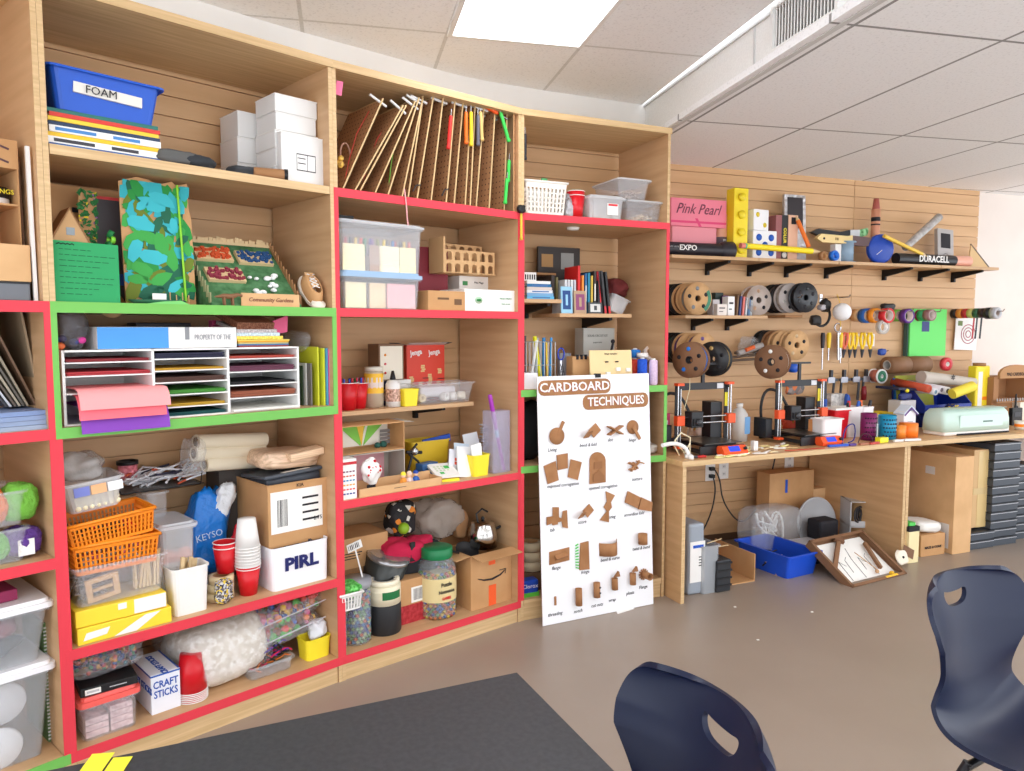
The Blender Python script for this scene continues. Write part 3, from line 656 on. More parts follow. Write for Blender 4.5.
for k,c in enumerate(((230,200,70),(196,214,220),(200,190,190),(120,74,52))):
    hh = .012 if k < 3 else .026
    simple(F,'glitter_sheets',['gold','silver','pearl','copper brown'][k]+' glitter sheets in the curling pile above the flat sheets','paper',MB().at(0,0,0,rx=6*k).cbox(w*.9 - .01*k,.16,hh),mat(c,.35,.2,kind='mottle',s=160,amp=26),x - .01 - .006*k,.06,zt+.028+.0125*k,rot=2*k)
MB0 = MB().add([(-.03,0,.0),(.03,0,.01),(.035,.002,.075),(-.035,.002,.05),(-.03,.004,.0),(.03,.004,.01),(.035,.006,.075),(-.035,.006,.05)],[(0,1,2,3),(7,6,5,4),(0,1,5,4),(1,2,6,5),(2,3,7,6),(3,0,4,7)])
simple(F,'pink_card','pink card with a slanting edge on top of the sorter sheets','paper',MB0,mat((216,90,130),.6),F.sx(279,.1,zt+.04),.09,zt+.045)
simple(F,'pink_card','pink folded card behind the long white box','paper',MB().box(-.04,.04,0,.004,0,.1).box(-.04,-.03,-.03,0,0,.1),mat((216,80,130),.6),F.sx(222,.25,zt),.27,zt)
simple(F,'dark_case','dark flat case behind the long white box','case',MB().cbox(.2,.1,.09),mat((60,56,60),.5),F.sx(165,.3,zt),.3,zt,bevel=.004)
# smoky bag at the left end of the sorter
t = T(F,'plastic_bag','smoky plastic bag with coloured bits at the left end of the sorter','bag',F.sx(79,.03,zt),.13,zt)
MB().blob(.11,.16,.135,12,amp=.16).build('film',mat((110,108,112),.15,0,.55,kind='crinkle'),t)
for c,a,b in (((216,60,150),.02,.03),((60,70,130),.0,.025),((226,110,60),-.04,.012),((40,60,140),-.035,.035)): MB().ball(a,-.05,b,.015,.8).build('coloured_bit',mat(c,.5),t)
# folders at the right end
g = 'folders standing at the right end of the sorter'
z = ZG
for k,(px,c,hh,yy,lb) in enumerate(((303,(40,60,30),.16,.1,'dark green folder nearest the sorter end'),(307,(220,220,214),.17,.09,'white folder edge beside the paper sorter'),(312,(110,106,100),.17,.06,'grey folder with an orange disc on its face'),(319,(208,212,50),.235,.05,'tall yellow green folder at the right of the sorter'),(325,(214,222,60),.23,.04,'lime folder in front of the tall yellow one'),(328,(90,170,214),.23,.035,'turquoise folder beside the lime folder'),(330.5,(240,110,160),.225,.03,'pink folder beside the shelf side panel'),(333,(244,150,120),.2,.03,'coral folder against the shelf side panel'))):
    t = T(F,'folder',lb,'folder',F.sx(px,yy,z),yy,z);MB().prism([(0,0),(.27,0),(.27,hh*.92),(.16,hh),(.0,hh)],-.003,.003,'x').build('cover',mat(c,.5),t)
    if k == 2: MB().at(-.0035,.07,.11,ry=-90).lathe([(.0004,0),(.04,0),(.04,.001),(.0004,.001)],24).build('disc',ORANGE,t)
simple(F,'plastic_bag','limp clear bag hanging over the folder tops','bag',MB().blob(.05,.2,.09,4,z=0),FILM,F.sx(308,.12,ZG+.2),.22,ZG+.21)
# -- tall cell: bins, baskets and boxes
z = ZR
YP = mat((246,214,60),.35)
x,w,h = F.fit(78,172,608,.015,z)
for k in range(2):
    t = T(F,'paper_ream',['lower yellow wrapped paper ream at the shelf front','upper yellow wrapped paper ream with a white end'][k],'paper',x - .008*k,.015+.004*k,z+.056*k,rot=-1*k)
    MB().cbox(w - .012*k,.21,.054).build('wrapper',YP,t,bevel=.003)
    m = MB()
    if k: m.box(w*.12,w*.47,-.001,0,.004,.052).box(-w*.05,w*.04,-.001,0,.03,.05)
    else: m.add([(-.04,-.001,.002),(.03,-.001,.002),(.11,-.001,.05),(.06,-.001,.05)],[(0,1,2,3)]).add([(-.13,-.001,.012),(-.06,-.001,.018),(-.05,-.001,.04),(-.12,-.001,.036)],[(0,1,2,3)])
    m.build('white_print',WHITE,t)
zz = z+.113
x,w,h = F.fit(75,168,560,.03,zz)
tub(F,'clear_bin','clear bin of sticks and tubes on the yellow reams',x,.03,zz,w,.2,h*.98,CLEAR,taper=.9)
heap('craft_bits','tangle of grey wire bits inside the clear bin on the reams','bits',F,x - w*.3,.06,zz+.004,w*.3,.15,h*.55,[mat((120,112,104),.5,.4),mat((170,160,150),.5)],70,.01,3,shape='wire')
m = MB()
for k in range(14): m.at(w*.26+k % 7*.012,.04+.02*(k // 7),.004,ry=rnd.uniform(-5,9),rx=4).box(-.004,.004,-.002,.002,0,h*.92)
simple(F,'craft_sticks','pale wooden sticks standing inside the clear bin on the reams','sticks',m,ST,x - .015,.05,zz+.003,kind='stuff')
simple(F,'craft_ladder','small pale wooden frame inside the clear bin','frame',MB().at(0,0,0,rx=10,ry=-8).box(-.05,.05,0,.01,0,.014).box(-.05,.05,0,.01,.066,.08).box(-.05,-.032,0,.01,.014,.066).box(.032,.05,0,.01,.014,.066).box(-.03,.03,.002,.008,.034,.044),CARDL,x - .05,.05,zz+.012)
z2 = zz+h+.002
OB = mat((244,140,28),.4)
x,w,h2 = F.fit(74,160,551,.035,z2 - .035)
basket(F,'orange_basket','lower orange slotted basket nested in the stack',x,.035,z2 - .03,w*.97,.17,.095,OB,nx=18,nz=4,rot=0,taper=.92)
heap('craft_bits','white and pink bits seen through the lower orange basket','bits',F,x,.05,z2 - .02,w*.8,.13,.06,[WHITE,mat((230,120,140),.5),LGREY],70,.012,9,shape='bit')
basket(F,'orange_basket','upper orange slotted basket tilted on the lower one',x - .008,.028,z2+.068,w*.97,.18,.08,OB,nx=20,nz=4,rot=0,tilt=(0,-5),taper=.92)
heap('craft_bits','black and red bits inside the upper orange basket','bits',F,x - .01,.05,z2+.078,w*.7,.13,.05,[BLACK,RED,DGREY],50,.012,10,shape='bit')
z3 = z2+.175
x,w,h = F.fit(66,126,487,.05,z3)
t = tub(F,'clear_bin','clear bin of cream beads tilted on the orange baskets',x,.04,z3,w,.18,max(h,.1),CLEARF,taper=.82,tilt=(0,-5))
m = MB()
for k in range(26): m.ball((k % 7 - 3)*.02+.01,.018+.001*k,.014+.014*(k // 7),.0095,1,7)
m.build('beads',mat((238,226,190),.5),t)
for a,c in ((-.06,(120,130,200)),(-.01,(240,180,130)),(.04,(240,240,240))): MB().box(a,a+.045,-.001,.004,.055,.085).build('strip',mat(c,.6),t)
simple(F,'plastic_bag','crumpled clear bag lying in the tilted bead bin','bag',MB().blob(.15,.16,.09,21,amp=.2),mat((190,188,186),.15,0,.55,kind='crinkle'),x - .03,.15,z3+.09)
# wire tray on the wall with markers
zw = F.hit(160,487,.36)[1]
t = T(F,'wire_tray','dark wire tray hung on the slatted wall full of white markers','tray',F.sx(150,.38,zw),.34,zw)
m = MB();W2 = .17
m.tube([(-W2,-.02,.1),(-W2+.02,.0,.09),(-W2+.05,-.02,0),(W2,-.02,0),(W2+.02,-.0,.09),(W2+.02,.14,.09)],.003,6)
m.tube([(-W2,-.02,.1),(-W2,.14,.1)],.003,6)
for k in range(8): m.tube([(-W2+.05+k*.043,-.02,0),(-W2+.05+k*.043,.14,0)],.0018,5)
m.build('wires',BLACK,t)
MB().box(-W2+.045,W2,-.01,.13,-.002,.002).build('tray_floor',mat((110,104,100),.6),t)
m = MB()
for k in range(70): m.at(rnd.uniform(-.07,.15),rnd.uniform(0,.1),.012+rnd.random()*.05,rz=rnd.uniform(-25,60),ry=rnd.uniform(-14,10));m.cur = rnd.choice([0,0,0,0,0,1,2]);m.tube([(-.055,0,0),(.055,0,0)],.0045,6)
o = m.build('markers',[mat((226,226,230),.5),mat((60,60,80),.5),mat((200,90,60),.5)]);o.location = F.w(F.sx(150,.38,zw)+.01,.35,zw+.005);o.rotation_euler = (0,0,F.rz);tag(o,'heap of white markers lying in the wire tray','markers',kind='stuff')
t = T(F,'tin_mug','pink patterned tin with a black rim in the wire tray','tin',F.sx(129,.4,zw+.03),.41,zw+.035)
MB().lathe([(.0004,0),(.033,0),(.034,.06),(.0004,.06)],22).build('body',mat((220,120,130),.4,kind='mottle',s=60,amp=40),t);MB().lathe([(.034,.06),(.038,.06),(.038,.074),(.032,.074),(.032,.062)],22).build('rim',BLACK,t)
# drawers, balls and chips bag
x,w,h = F.fit(148,170,492,.25,z+.17);tub(F,'clear_bin','small clear bin standing behind the orange baskets',x,.25,z+.17,w,.12,h,CLEAR,taper=.95)
carton(F,'carton','brown carton hidden behind the stacked baskets',x - .05,.24,z,.3,.2,.165,CARDD)
x,w,h = F.fit(160,195,528,.11,z+.0)
t = tub(F,'clear_bin','clear lidded bin of orange balls beside the baskets',x+.01,.11,z,w,.2,h,CLEARF,taper=.9,lid=mat((225,228,232),.2,0,.55))
for k in range(4): o = MB().ball(0,0,0,.03).build('orange_ball',mat((240,130,80),.5));o.location = F.w(x - .03+.03*k,.17+.02*(k % 2),z+h*.52+.02*(k % 2));tag(o,'orange ball inside the clear lidded bin','ball','orange balls in the lidded bin')
x,w,h = F.fit(190,222,484,.2,z)
t = T(F,'snack_bag','blue and white foil bag slumped behind the red cup','bag',x,.26,z+.03,tilt=(-10,14))
MB().blob(w*1.25,.1,h*.86,31,amp=.14,e=.5,rough=.12).build('foil',mat((24,118,206),.3,kind='crinkle',s=14),t);MB().blob(w*.6,.05,h*.3,32,amp=.25,x=w*.3,y=-.035,z=h*.6,rough=.15).build('white_corner',mat((226,230,234),.3,kind='crinkle'),t)
text('KEYSO',.036,mat((190,214,240),.5),t,-.01,-.053,h*.42,ry=-20)
simple(F,'dark_fleece','dark cloth stuffed under the blue foil bag','cloth',MB().blob(.13,.14,.1,41),mat((52,56,68),.9,kind='fabric'),F.sx(205,.12,z),.2,z)
# white tub with wooden pins
x,w,h = F.fit(174,211,566,.035,z)
t = tub(F,'white_container','white square container holding wooden pegs',x,.035,z,w,.1,h*.98,WHITE,taper=.88,rim=.003)
for k in range(6): o = MB().at(0,0,0,ry=rnd.uniform(-14,14)).box(-.006,.006,-.005,.005,0,h+rnd.uniform(0,.025)).build('wooden_peg',ST);o.location = F.w(x - w*.3+k*w*.12,.07+.02*(k % 2),z+.006);o.rotation_euler = (0,0,F.rz);tag(o,'wooden peg standing in the white square container','peg','wooden pegs in the white container')
# masking tape rolls, cups
x = F.sx(222,.1,z)
for k,lb in enumerate(('cream tape roll at the bottom of the pile under the red cup','cream tape roll in the middle of the pile under the red cup','cream tape roll on top of the pile under the red cup')): tape_roll(F,'tape_roll',lb,x+.004*k,.12,z+.03*k+.001,.052 - .003*k,.028,mat((228,210,166),.6))
x,w,h = F.fit(218,240,517,.1,z+.092)
for k in range(2): cup(F,'party_cup',['red party cup at the base of the pair on the tape rolls','red party cup nested in the one on the tape rolls'][k],x,.13,z+.092+k*.018,w/2*1.02,.1)
x = F.sx(251,.07,z);w = F.fit(241,262,560,.06,z)[1];h1 = .095
for k in range(2): cup(F,'party_cup',['red party cup on the shelf under the white cup tower','second red party cup nested under the white cup tower'][k],x,.09,z+k*.01,w/2+.003,.105)
for k in range(7): cup(F,'foam_cup','white foam cup nested in the tower beside the carton',x,.09,z+.112+k*.012,w/2+.005,.11,WHITE,inv=True,group='white cups in the tower on the red cup')
simple(F,'snack_packet','small crinkled packet with yellow bits on the shelf edge','bag',MB().blob(.07,.05,.09,51,amp=.2),mat((150,140,120),.25,kind='cells',s=170,cs=[(60,56,60),(200,196,190),(220,190,60),(130,120,110),(180,180,184),(90,84,90)]),F.sx(225,.03,z),.05,z,tilt=(-12,10))
simple(F,'red_toy','red pointed plastic piece behind the white cup tower','toy',MB().at(0,0,0,ry=10).lathe([(.0004,0),(.026,.0),(.03,.05),(.012,.08),(.009,.12),(.0004,.13)],10),RED,F.sx(233,.22,z+.1),.22,z+.12)
# carton with shipping label
zc = z+.16
x0,x1 = F.sx(269,.07,zc),F.sx(331,.07,zc);w = x1 - x0;h = F.hit(300,481,.07)[1] - zc+.0
simple(F,'storage_box','brown wooden crate under the labelled carton','box',MB().cbox(w*.98,.3,.155),mat((120,92,70),.6,kind='wood'),(x0+x1)/2,.09,z)
t = carton(F,'carton','open brown carton with a large white shipping label',(x0+x1)/2,.07,zc,w,.29,h,CARD,open_=True,lab=(-w*.46,w*.36,h*.22,h*.88),flap=100)
text('KIA',.02,INK,t,.0,-.003,h*.94);text('2.75',.022,INK,t,w*.28,-.003,h*.36)
t = T(F,'tool_case','dark grey lidded plastic case resting in the open carton','case',(x0+x1)/2+.0,.1,zc+h - .03,tilt=(-4,-3))
MB().box(-w*.45,w*.42,0,.2,0,.052).build('body',mat((54,58,66),.3),t,bevel=.01);MB().box(-w*.48,w*.45,-.008,.21,.052,.068).build('lid',mat((72,78,86),.3),t,bevel=.006);MB().box(-.05,.07,.0,.02,.068,.069).build('label',OFFW,t)
zl = zc+h+.04
simple(F,'stick_bag','clear bag of pale craft sticks on the dark case','bag',MB().blob(w*.95,.22,.075,61,amp=.08,e=.5),mat((222,190,160),.35,kind='wood',sc=(3,90,90),amp=26),(x0+x1)/2 - .0,.22,zl,tilt=(0,4))
simple(F,'stick_bundle','bundle of pale sticks lying at the top right of the case','sticks',MB().at(0,0,0,ry=-4).box(-.07,.08,0,.06,0,.03),mat((232,200,166),.5,kind='wood',sc=(3,160,160),amp=26),(x0+x1)/2+.04,.08,zl+.045,bevel=.004,tilt=(6,-2))
# fabric / paper rolls
zr = F.hit(230,460,.3)[1]
for k,(dz,dx) in enumerate(((.09,-.02),(.045,-.03),(.0,.01))):
    a = F.sx(205,.25,zr)+dx;t = T(F,'paper_roll',['cream paper roll at the top of the three behind the carton','cream paper roll in the middle of the three behind the carton','cream paper roll at the bottom of the three behind the carton'][k],'roll',a,.28,zr+dz)
    MB().tube([(0,0,0),(.3,.04,-.025)],.03,20).build('roll',mat((226,214,188),.7),t);MB().tube([(-.003,0,0),(.002,0,0)],.019,16).build('core',mat((120,100,76),.8),t)
simple(F,'storage_box','dark grey box under the cream paper rolls','box',MB().cbox(.3,.13,zr - z - .05),mat((70,64,60),.6),F.sx(255,.36,z),.34,z)
simple(F,'plastic_bag','clear crinkled bag over the left ends of the paper rolls','bag',MB().blob(.08,.12,.14,77,amp=.2),FILM,F.sx(198,.22,zr),.26,zr - .03)
# PIRL sign
x,w,h = F.fit(272,329,543,.035,z)
t = tub(F,'white_sign_box','white box with the blue painted letters PIRL',x,.03,z,w,.16,h,mat((238,237,240),.35),taper=.97,rim=.001)
text('PIRL',.068,mat((24,30,96),.4),t,.0,-.0025,h*.56,bold=.003,sx=1.15)
heap('craft_bits','dark wooden bits in the white letter box','bits',F,x,.05,z+h*.55,w*.85,.1,h*.55,[mat((110,80,70),.6),DGREY,mat((90,130,150),.5)],60,.01,19,shape='bit')
# -- bottom shelf
z = ZD
x,w,h = F.fit(83,139,694,.03,z)
t = tub(F,'clear_box','clear plastic box with a coral lid and packets inside',x,.03,z,w,.2,h*.86,CLEAR,taper=.96,lid=mat((240,100,92),.35),lidh=.03)
for k in range(7):
    simple(F,'small_packet','white and red card packet inside the coral lidded box','packet',MB().cbox(w*.4,.1,.019),mat((222,190,190),.5,kind='mottle',s=40,amp=34),x - w*.22+w*.44*(k > 2),.045,z+.006+.0215*(k if k < 3 else k - 3),group='packets in the coral lidded box')
zl = z+h*.86+.032
t = T(F,'black_box','flat black box with a white barcode label on the coral lid','box',x - .0,.03,zl,rot=-6);MB().cbox(w*1.0,.12,.028).build('body',BLACK,t,bevel=.002);MB().box(-w*.42,-w*.15,-.001,0,.004,.022).build('label',PAPER,t);MB().box(-w*.39,-w*.18,-.0015,-.001,.01,.017).build('barcode',LGREY,t);MB().box(0,w*.3,-.0015,-.001,.012,.015).build('printing',LGREY,t)
POM = [(190,60,60),(60,90,160),(50,130,90),(220,150,60),(120,60,100),(60,50,60),(200,80,60),(40,100,110)]
t = T(F,'pompom_bag','clear bag of mixed dark coloured pompoms over the black box','bag',F.sx(105,.12,zl),.17,zl+.03)
MB().blob(.25,.2,.1,71,amp=.08,e=.55).build('film',mat((230,230,234),.08,0,.18,kind='crinkle',spec=.9),t)
m = MB()
for k in range(220): a,b,c = rnd.uniform(-1,1),rnd.uniform(-1,1),rnd.uniform(-1,1);q = (abs(a) ** 3+abs(b) ** 3+abs(c) ** 3) ** (1/3);q = q if q > 1 else 1;m.cur = rnd.randrange(8);m.at(a/q*.112,b/q*.088,.05+c/q*.042);m.lathe([(.0003,-.008),(.007,-.004),(.007,.004),(.0003,.008)],6)
m.build('pompoms',[mat(c,.8) for c in POM],t)['kind'] = 'stuff'
# craft sticks box
x0,x1 = F.sx(152,.06,z),F.sx(181,.06,z);
t = T(F,'craft_stick_box','white box with blue craft stick lettering on the bottom shelf','box',(x0+x1)/2+.0,.06,z,rot=0);w = x1 - x0;h = F.hit(168,671,.06)[1] - z;D = .24
BL = mat((30,80,170),.5);D = .2
MB().cbox(w,D,h).build('body',mat((232,234,240),.5),t,bevel=.0015)
MB().box(-w/2 - .0008,w/2+.0008,-.0008,.0,h - .008,h - .002).box(-w/2 - .0008,-w/2,0,D,h - .008,h - .002).box(w/2 - .006,w/2,0,D,h,h+.0006).build('stripe',BL,t)
text('CRAFT',.036,BL,t,0,-.001,h*.72,bold=.0006,sx=.78);text('STICKS',.036,BL,t,0,-.001,h*.48,bold=.0006,sx=.72)
text('CRAFT STICKS',.028,BL,t,-.0,D*.4,h+.0008,rx=0,rz=90,bold=.001);text('CRAFT STICKS',.034,BL,t,-w/2 - .001,D*.5,h*.6,rz=-90,bold=.001)
# inverted red cups
x,w,h = F.fit(181,212,655,.05,z)
for k in range(6): cup(F,'party_cup','upturned red party cup in the stack before the foam bag',x,.035+w/2,z+k*.0065,w/2*.96,h - .035,inv=True,group='upturned red cups on the bottom shelf')
# foam bag
t = T(F,'foam_bag','big clear sack of white packing foam on the bottom shelf','bag',F.sx(228,.12,z),.22,z,tilt=(0,0))
MB().blob(.36,.34,.235,81,amp=.07,e=.65).build('foam',mat((232,226,214),.8,kind='cells',s=55,cs=[(236,230,220),(226,218,204),(242,238,230),(216,208,194)]),t)
MB().blob(.4,.38,.26,82,amp=.1,e=.65).build('film',mat((220,222,226),.1,0,.16,kind='crinkle',spec=.9),t)
# pompom pouches
for k,(px,zz,lb,sd) in enumerate(((290,.15,'upper clear pouch of bright pompoms and beads',91),(287,.075,'lower clear pouch of large bright pompoms',92))):
    t = T(F,'pompom_pouch',lb,'bag',F.sx(px,.16,z+zz),.2,z+zz,tilt=(-6,-8))
    MB().blob(.3,.22,.085,sd,amp=.05,e=.5).build('film',mat((230,230,234),.08,0,.2,kind='crinkle',spec=.9),t)
    MB().box(-.16,.15,-.112,-.108,.04,.044).build('seal',mat((226,226,232),.2,0,.7),t)
    m = MB();CC = [(230,70,60),(250,200,60),(60,110,200),(90,190,80),(240,140,80),(140,90,60),(220,120,160)]
    for j in range(110): m.cur = rnd.randrange(7);m.at(rnd.uniform(-.13,.13),rnd.uniform(-.09,.09),.042+rnd.uniform(-.026,.026));q = rnd.uniform(.009,.017);m.lathe([(.0003,-q),(q*.8,-q*.6),(q,0),(q*.8,q*.6),(.0003,q)],8)
    m.build('pompoms',[mat(c,.75) for c in CC],t)['kind'] = 'stuff'
x,w,h = F.fit(248,292,640,.05,z)
tub(F,'clear_tray','low clear tray of coloured pipe cleaners',x+.01,.05,z,w,.2,.05,CLEAR,taper=.94)
m = MB();CC = [BLACK,BLACK,mat((230,120,30),.6),mat((220,40,90),.6),mat((90,60,170),.6),mat((150,80,190),.6),BLACK]
for k in range(46):
    m.cur = rnd.randrange(7);a = rnd.uniform(0,3.1);cx,cy,cz = rnd.uniform(-.06,.06),rnd.uniform(.04,.15),.02+rnd.uniform(0,.07);L = .07
    m.tube([(cx+L*cos(a)*t2+.012*sin(5*t2+a),cy+L*sin(a)*t2*.6,cz+.012*sin(3*t2+k)) for t2 in (-1,-.6,-.2,.2,.6,1)],.0032,5)
o = m.build('pipe_cleaners',CC);o.location = F.w(x+.01,.05,z+.004);o.rotation_euler = (0,0,F.rz);tag(o,'tangle of black, orange and purple pipe cleaners in the clear tray','craft wire',kind='stuff')
x,w,h = F.fit(307,332,638,.05,z);tub(F,'yellow_bin','small bright yellow bin at the end of the bottom shelf',x,.05,z,w,.09,h,YEL,taper=.9,rim=.002)
simple(F,'yarn_ball','white crumpled yarn lump in the small yellow bin','yarn',MB().blob(.07,.07,.08,93,amp=.2),mat((230,232,238),.9,kind='crinkle'),x+.02,.1,z+h*.75)

# ================================================================ shelving unit with the pegboards
F = B2
z = ZA
# pegboards leaning in a row, all resting on the shelf
g = 'row of perforated boards on the top shelf'
PEG = mat((170,124,84),.7,kind='peg');TRIM = mat((206,176,126),.5)
boards = [(344,100,384,'first leaning pegboard at the left end of the row'),(356,107,404,'second leaning pegboard from the left end'),(361,107,407,'third pegboard, leaning close against the second'),(376,103,416,'fourth leaning pegboard from the left end'),
 (389,99,420,'fifth pegboard, leaning in the left half of the row'),(403,98,424,'sixth pegboard, leaning beside a close pair'),(409,98,424,'seventh pegboard, steep beside the sixth'),(418,99,434,'eighth pegboard from the left, nearly upright'),
 (432,99,444,'ninth pegboard, just before the red handle'),(447,101,456,'tenth pegboard, just after the red handle'),(455,103,464,'eleventh pegboard, just before the orange handle'),(466,105,472,'twelfth pegboard, beside the yellow handle'),(471,106,476,'thirteenth pegboard, beside the black handle'),
 (477,107,485,'fourteenth pegboard, holding the tan handle'),(490,110,496,'fifteenth pegboard, left of the green wrench'),(505,112,508,'sixteenth pegboard, right behind the green wrench')]
rr = random.Random(5)
for k,(pb,pt,ptx,lb) in enumerate(boards):
    xb = F.sx(pb,.03,z);xt,zt_ = F.hit(ptx,pt - 3,.03);L = hypot(xt - xb,zt_ - z - .012);a = math.degrees(atan2(xt - xb,zt_ - z - .012))
    D = .3
    t = T(F,'pegboard',lb,'board',xb,.035,z+.004+.004,0,g);t.rotation_euler = (Matrix.Rotation(F.rz,3,'Z') @ Matrix.Rotation(R(a),3,'Y')).to_euler()
    MB().box(-.002,.002,.003,D,0,L).build('panel',PEG,t)
    MB().box(-.003,.003,0,.003,0,L).box(-.003,.003,.003,D,L - .004,L).build('edge_strip',TRIM,t)
    if k in (0,1,3,4,5,8,10,13): MB().tube([(-.055,.01,L - .02),(.03,.012,L - .016)],.0055,8).build('dowel',mat((216,216,214),.4),t)
    if k in (0,2,4): MB().tube([(-.004,.08,L*.9),(-.02,.06,L*.6),(-.01,.04,L*.3),(0,.02,L*.1)],.0022,5).build('beaded_cord',mat((190,60,50) if k < 3 else (120,190,70),.5),t)
    if k in (7,9): MB().tube([(-.03,-.004,.02),(-.02,-.008,.05),(.005,-.004,.06)],.003,6).build('black_strap',BLACK,t)
# wide pegboard facing front at the right end
x,w,h = F.fit(511,521,112,.03,z)
t = T(F,'pegboard','last pegboard at the right end, its holes facing the room','board',x - .01,.03,z+.002,rot=48,group=g);MB().box(-.035,.035,0,.004,0,h).build('panel',mat((196,146,98),.7,kind='mottle',s=20,amp=5),t)
m = MB()
for i in range(2):
    for j in range(int(h/.0254) - 1): m.at(-.014+.03*i,-.0004,.02+j*.0254,rx=90).lathe([(.0003,0),(.0035,0),(.0035,.0006),(.0003,.0006)],8)
m.build('holes',INK,t)['kind'] = 'stuff'
MB().box(.032,.038,-.003,.006,0,h).build('edge_strip',TRIM,t)
# hanging handles
def handle(px,pt,pb,c,label,name='nut_driver',tilt=0,yy=.02):
    xt,z1 = F.hit(px,pt,yy);_,z0 = F.hit(px,pb,yy);L = z1 - z0
    t = T(F,name,label,'tool',xt,yy,z0,tilt=(0,tilt))
    MB().lathe([(.0004,0),(.009,0),(.0105,.008),(.0075,.02),(.0085,.03),(.0085,L - .01),(.007,L),(.0004,L)],12).build('grip',mat(c,.35),t);MB().tube([(0,0,L - .002),(0,0,L+.03)],.0025,6).build('shaft',STEEL,t)
handle(448,115,149,(222,50,44),'red handled driver hanging tilted between pegboards',tilt=6)
handle(466,112,144,(240,110,30),'orange handled driver hanging beside the yellow one')
handle(471,112,146,(244,204,40),'yellow handled driver hanging beside the orange one')
handle(478,115,146,(92,92,104),'dark grey handled driver hanging on the pegboards')
handle(482,112,141,(216,180,110),'tan handled driver hanging on the pegboards',tilt=-4)
handle(509,112,142,(60,200,80),'bright green wrench handle slanting on the last pegboards',tilt=-22)
handle(508,160,182,(60,200,80),'upper green handle standing low by the last pegboards',tilt=4)
handle(505,178,204,(60,200,80),'lower green handle reaching the shelf by the last pegboards',tilt=6,yy=.015)
handle(525,134,160,(34,34,44),'black handle hanging at the end of the pegboard row')
t = T(F,'nut_driver','orange handled driver lying on top of the pegboards','tool',F.sx(488,.03,z+.45),.03,F.hit(488,108,.03)[1],tilt=(0,104));MB().lathe([(.0004,-.08),(.011,-.078),(.008,-.05),(.009,.05),(.0004,.07)],12).build('grip',mat((240,90,30),.4),t)
MB().tube([(0,0,.06),(0,0,.12)],.004,6).build('shaft',STEEL,t)
t = T(F,'dowel_rod','white rods bundled across the tops of the pegboards','rod',F.sx(470,.1,z+.4),.1,F.hit(470,108,.1)[1],tilt=(0,92));MB().tube([(0,0,-.24),(0,0,.26)],.006,8).build('rod',mat((226,226,222),.4),t);MB().tube([(.012,.01,-.27),(.016,.01,.2)],.005,8).build('rod',mat((206,216,214),.4),t)
simple(F,'sticky_note','pink sticky note curling on the shelf side panel','note',MB().at(0,0,0,ry=8,rz=-20).box(-.013,.013,0,.001,0,.055),mat((238,120,160),.6),.036,.02,F.hit(338,95,.02)[1])
simple(F,'yellow_toy','small yellow and black toy at the left end of the pegboards','toy',MB().ball(0,0,.018,.017).ball(0,-.01,.038,.012),mat((196,150,40),.5,kind='mottle',s=60,amp=60),F.sx(341,.05,z+.1),.06,z+.09)
simple(F,'rope_coil','pale rope loop hanging behind the first pegboard','rope',MB().tube([(.022*cos(a),.0,.045+.045*sin(a)) for a in [k*pi/9 for k in range(18)]],.004,6,True),mat((170,130,110),.8),F.sx(345,.12,z+.2),.12,z+.12)
t = T(F,'zip_cord','pink and white twisted cord dangling below the red shelf edge','cord',F.sx(406,-.008,z),-.009,z - .09);MB().tube([(-.008,0,.12),(0,0,.06),(.004,.0,0),(.008,0,-.03)],.003,6).build('cord',mat((230,170,170),.6),t)
t = T(F,'hanging_driver','yellow handle with black clip dangling at the unit corner','tool',F.sx(521,-.012,z),-.014,F.hit(521,240,-.012)[1]);MB().lathe([(.0004,0),(.009,0),(.006,.02),(.006,.12),(.0004,.13)],10).build('grip',mat((226,190,60),.4),t);MB().blob(.045,.03,.04,3,z=.125).build('clip',BLACK,t)
# -- craft paper bins
z = ZB
CB = mat((222,226,230),.2,0,.2)
x,w,h = F.fit(343,421,272,.03,z)
tb = tub(F,'clear_bin','lower clear bin with a pale blue lid beside the small cartons',x,.03,z,w,.26,h*.84,CB,taper=.96,lid=mat((160,190,220),.25,0,.85),lidh=.026)
for a,c,ww in ((-.33,(250,236,190),.25),(-.06,(244,214,170),.2),(.25,(246,184,186),.37)): MB().box((a - ww/2)*w,(a+ww/2)*w,.008,.016,.005,h*.7).build('paper_divider',mat(c,.7),tb)
z2 = z+h*.84+.022;x,w,h = F.fit(340,423,226,.03,z2)
tb = tub(F,'clear_bin','upper clear bin of file pockets and colourful markers',x,.03,z2,w,.26,h,CB,taper=.95,lid=mat((225,228,232),.2,0,.5),lidh=.016)
for a,c,ww in ((-.33,(250,236,190),.25),(-.08,(180,150,130),.14),(.09,(250,240,200),.24),(.32,(250,236,180),.2)): MB().box((a - ww/2)*w,(a+ww/2)*w,.008,.014,.005,h*.58).build('file_pocket',mat(c,.7),tb)
MK = [(200,60,60),(60,60,64),(240,200,60),(226,90,70),(60,130,80),(90,60,150),(150,90,160),(150,150,60),(244,210,40),(120,110,100),(70,130,190)]
for k in range(15): o = MB().tube([(0,0,0),(rr.uniform(-.008,.008),0,.07)],.0065,8).build('marker',mat(MK[k % 11],.5));o.location = F.w(x - w*.4+k*w*.055,.06,z2+h*.36);tag(o,'felt marker standing in the upper clear bin','marker','felt markers in the upper clear bin')
simple(F,'dark_folder','black folders lying on top of the upper clear bin','folder',MB().cbox(.11,.2,.02),BLACK,F.sx(343,.08,z+.3),.09,z2+h+.018)
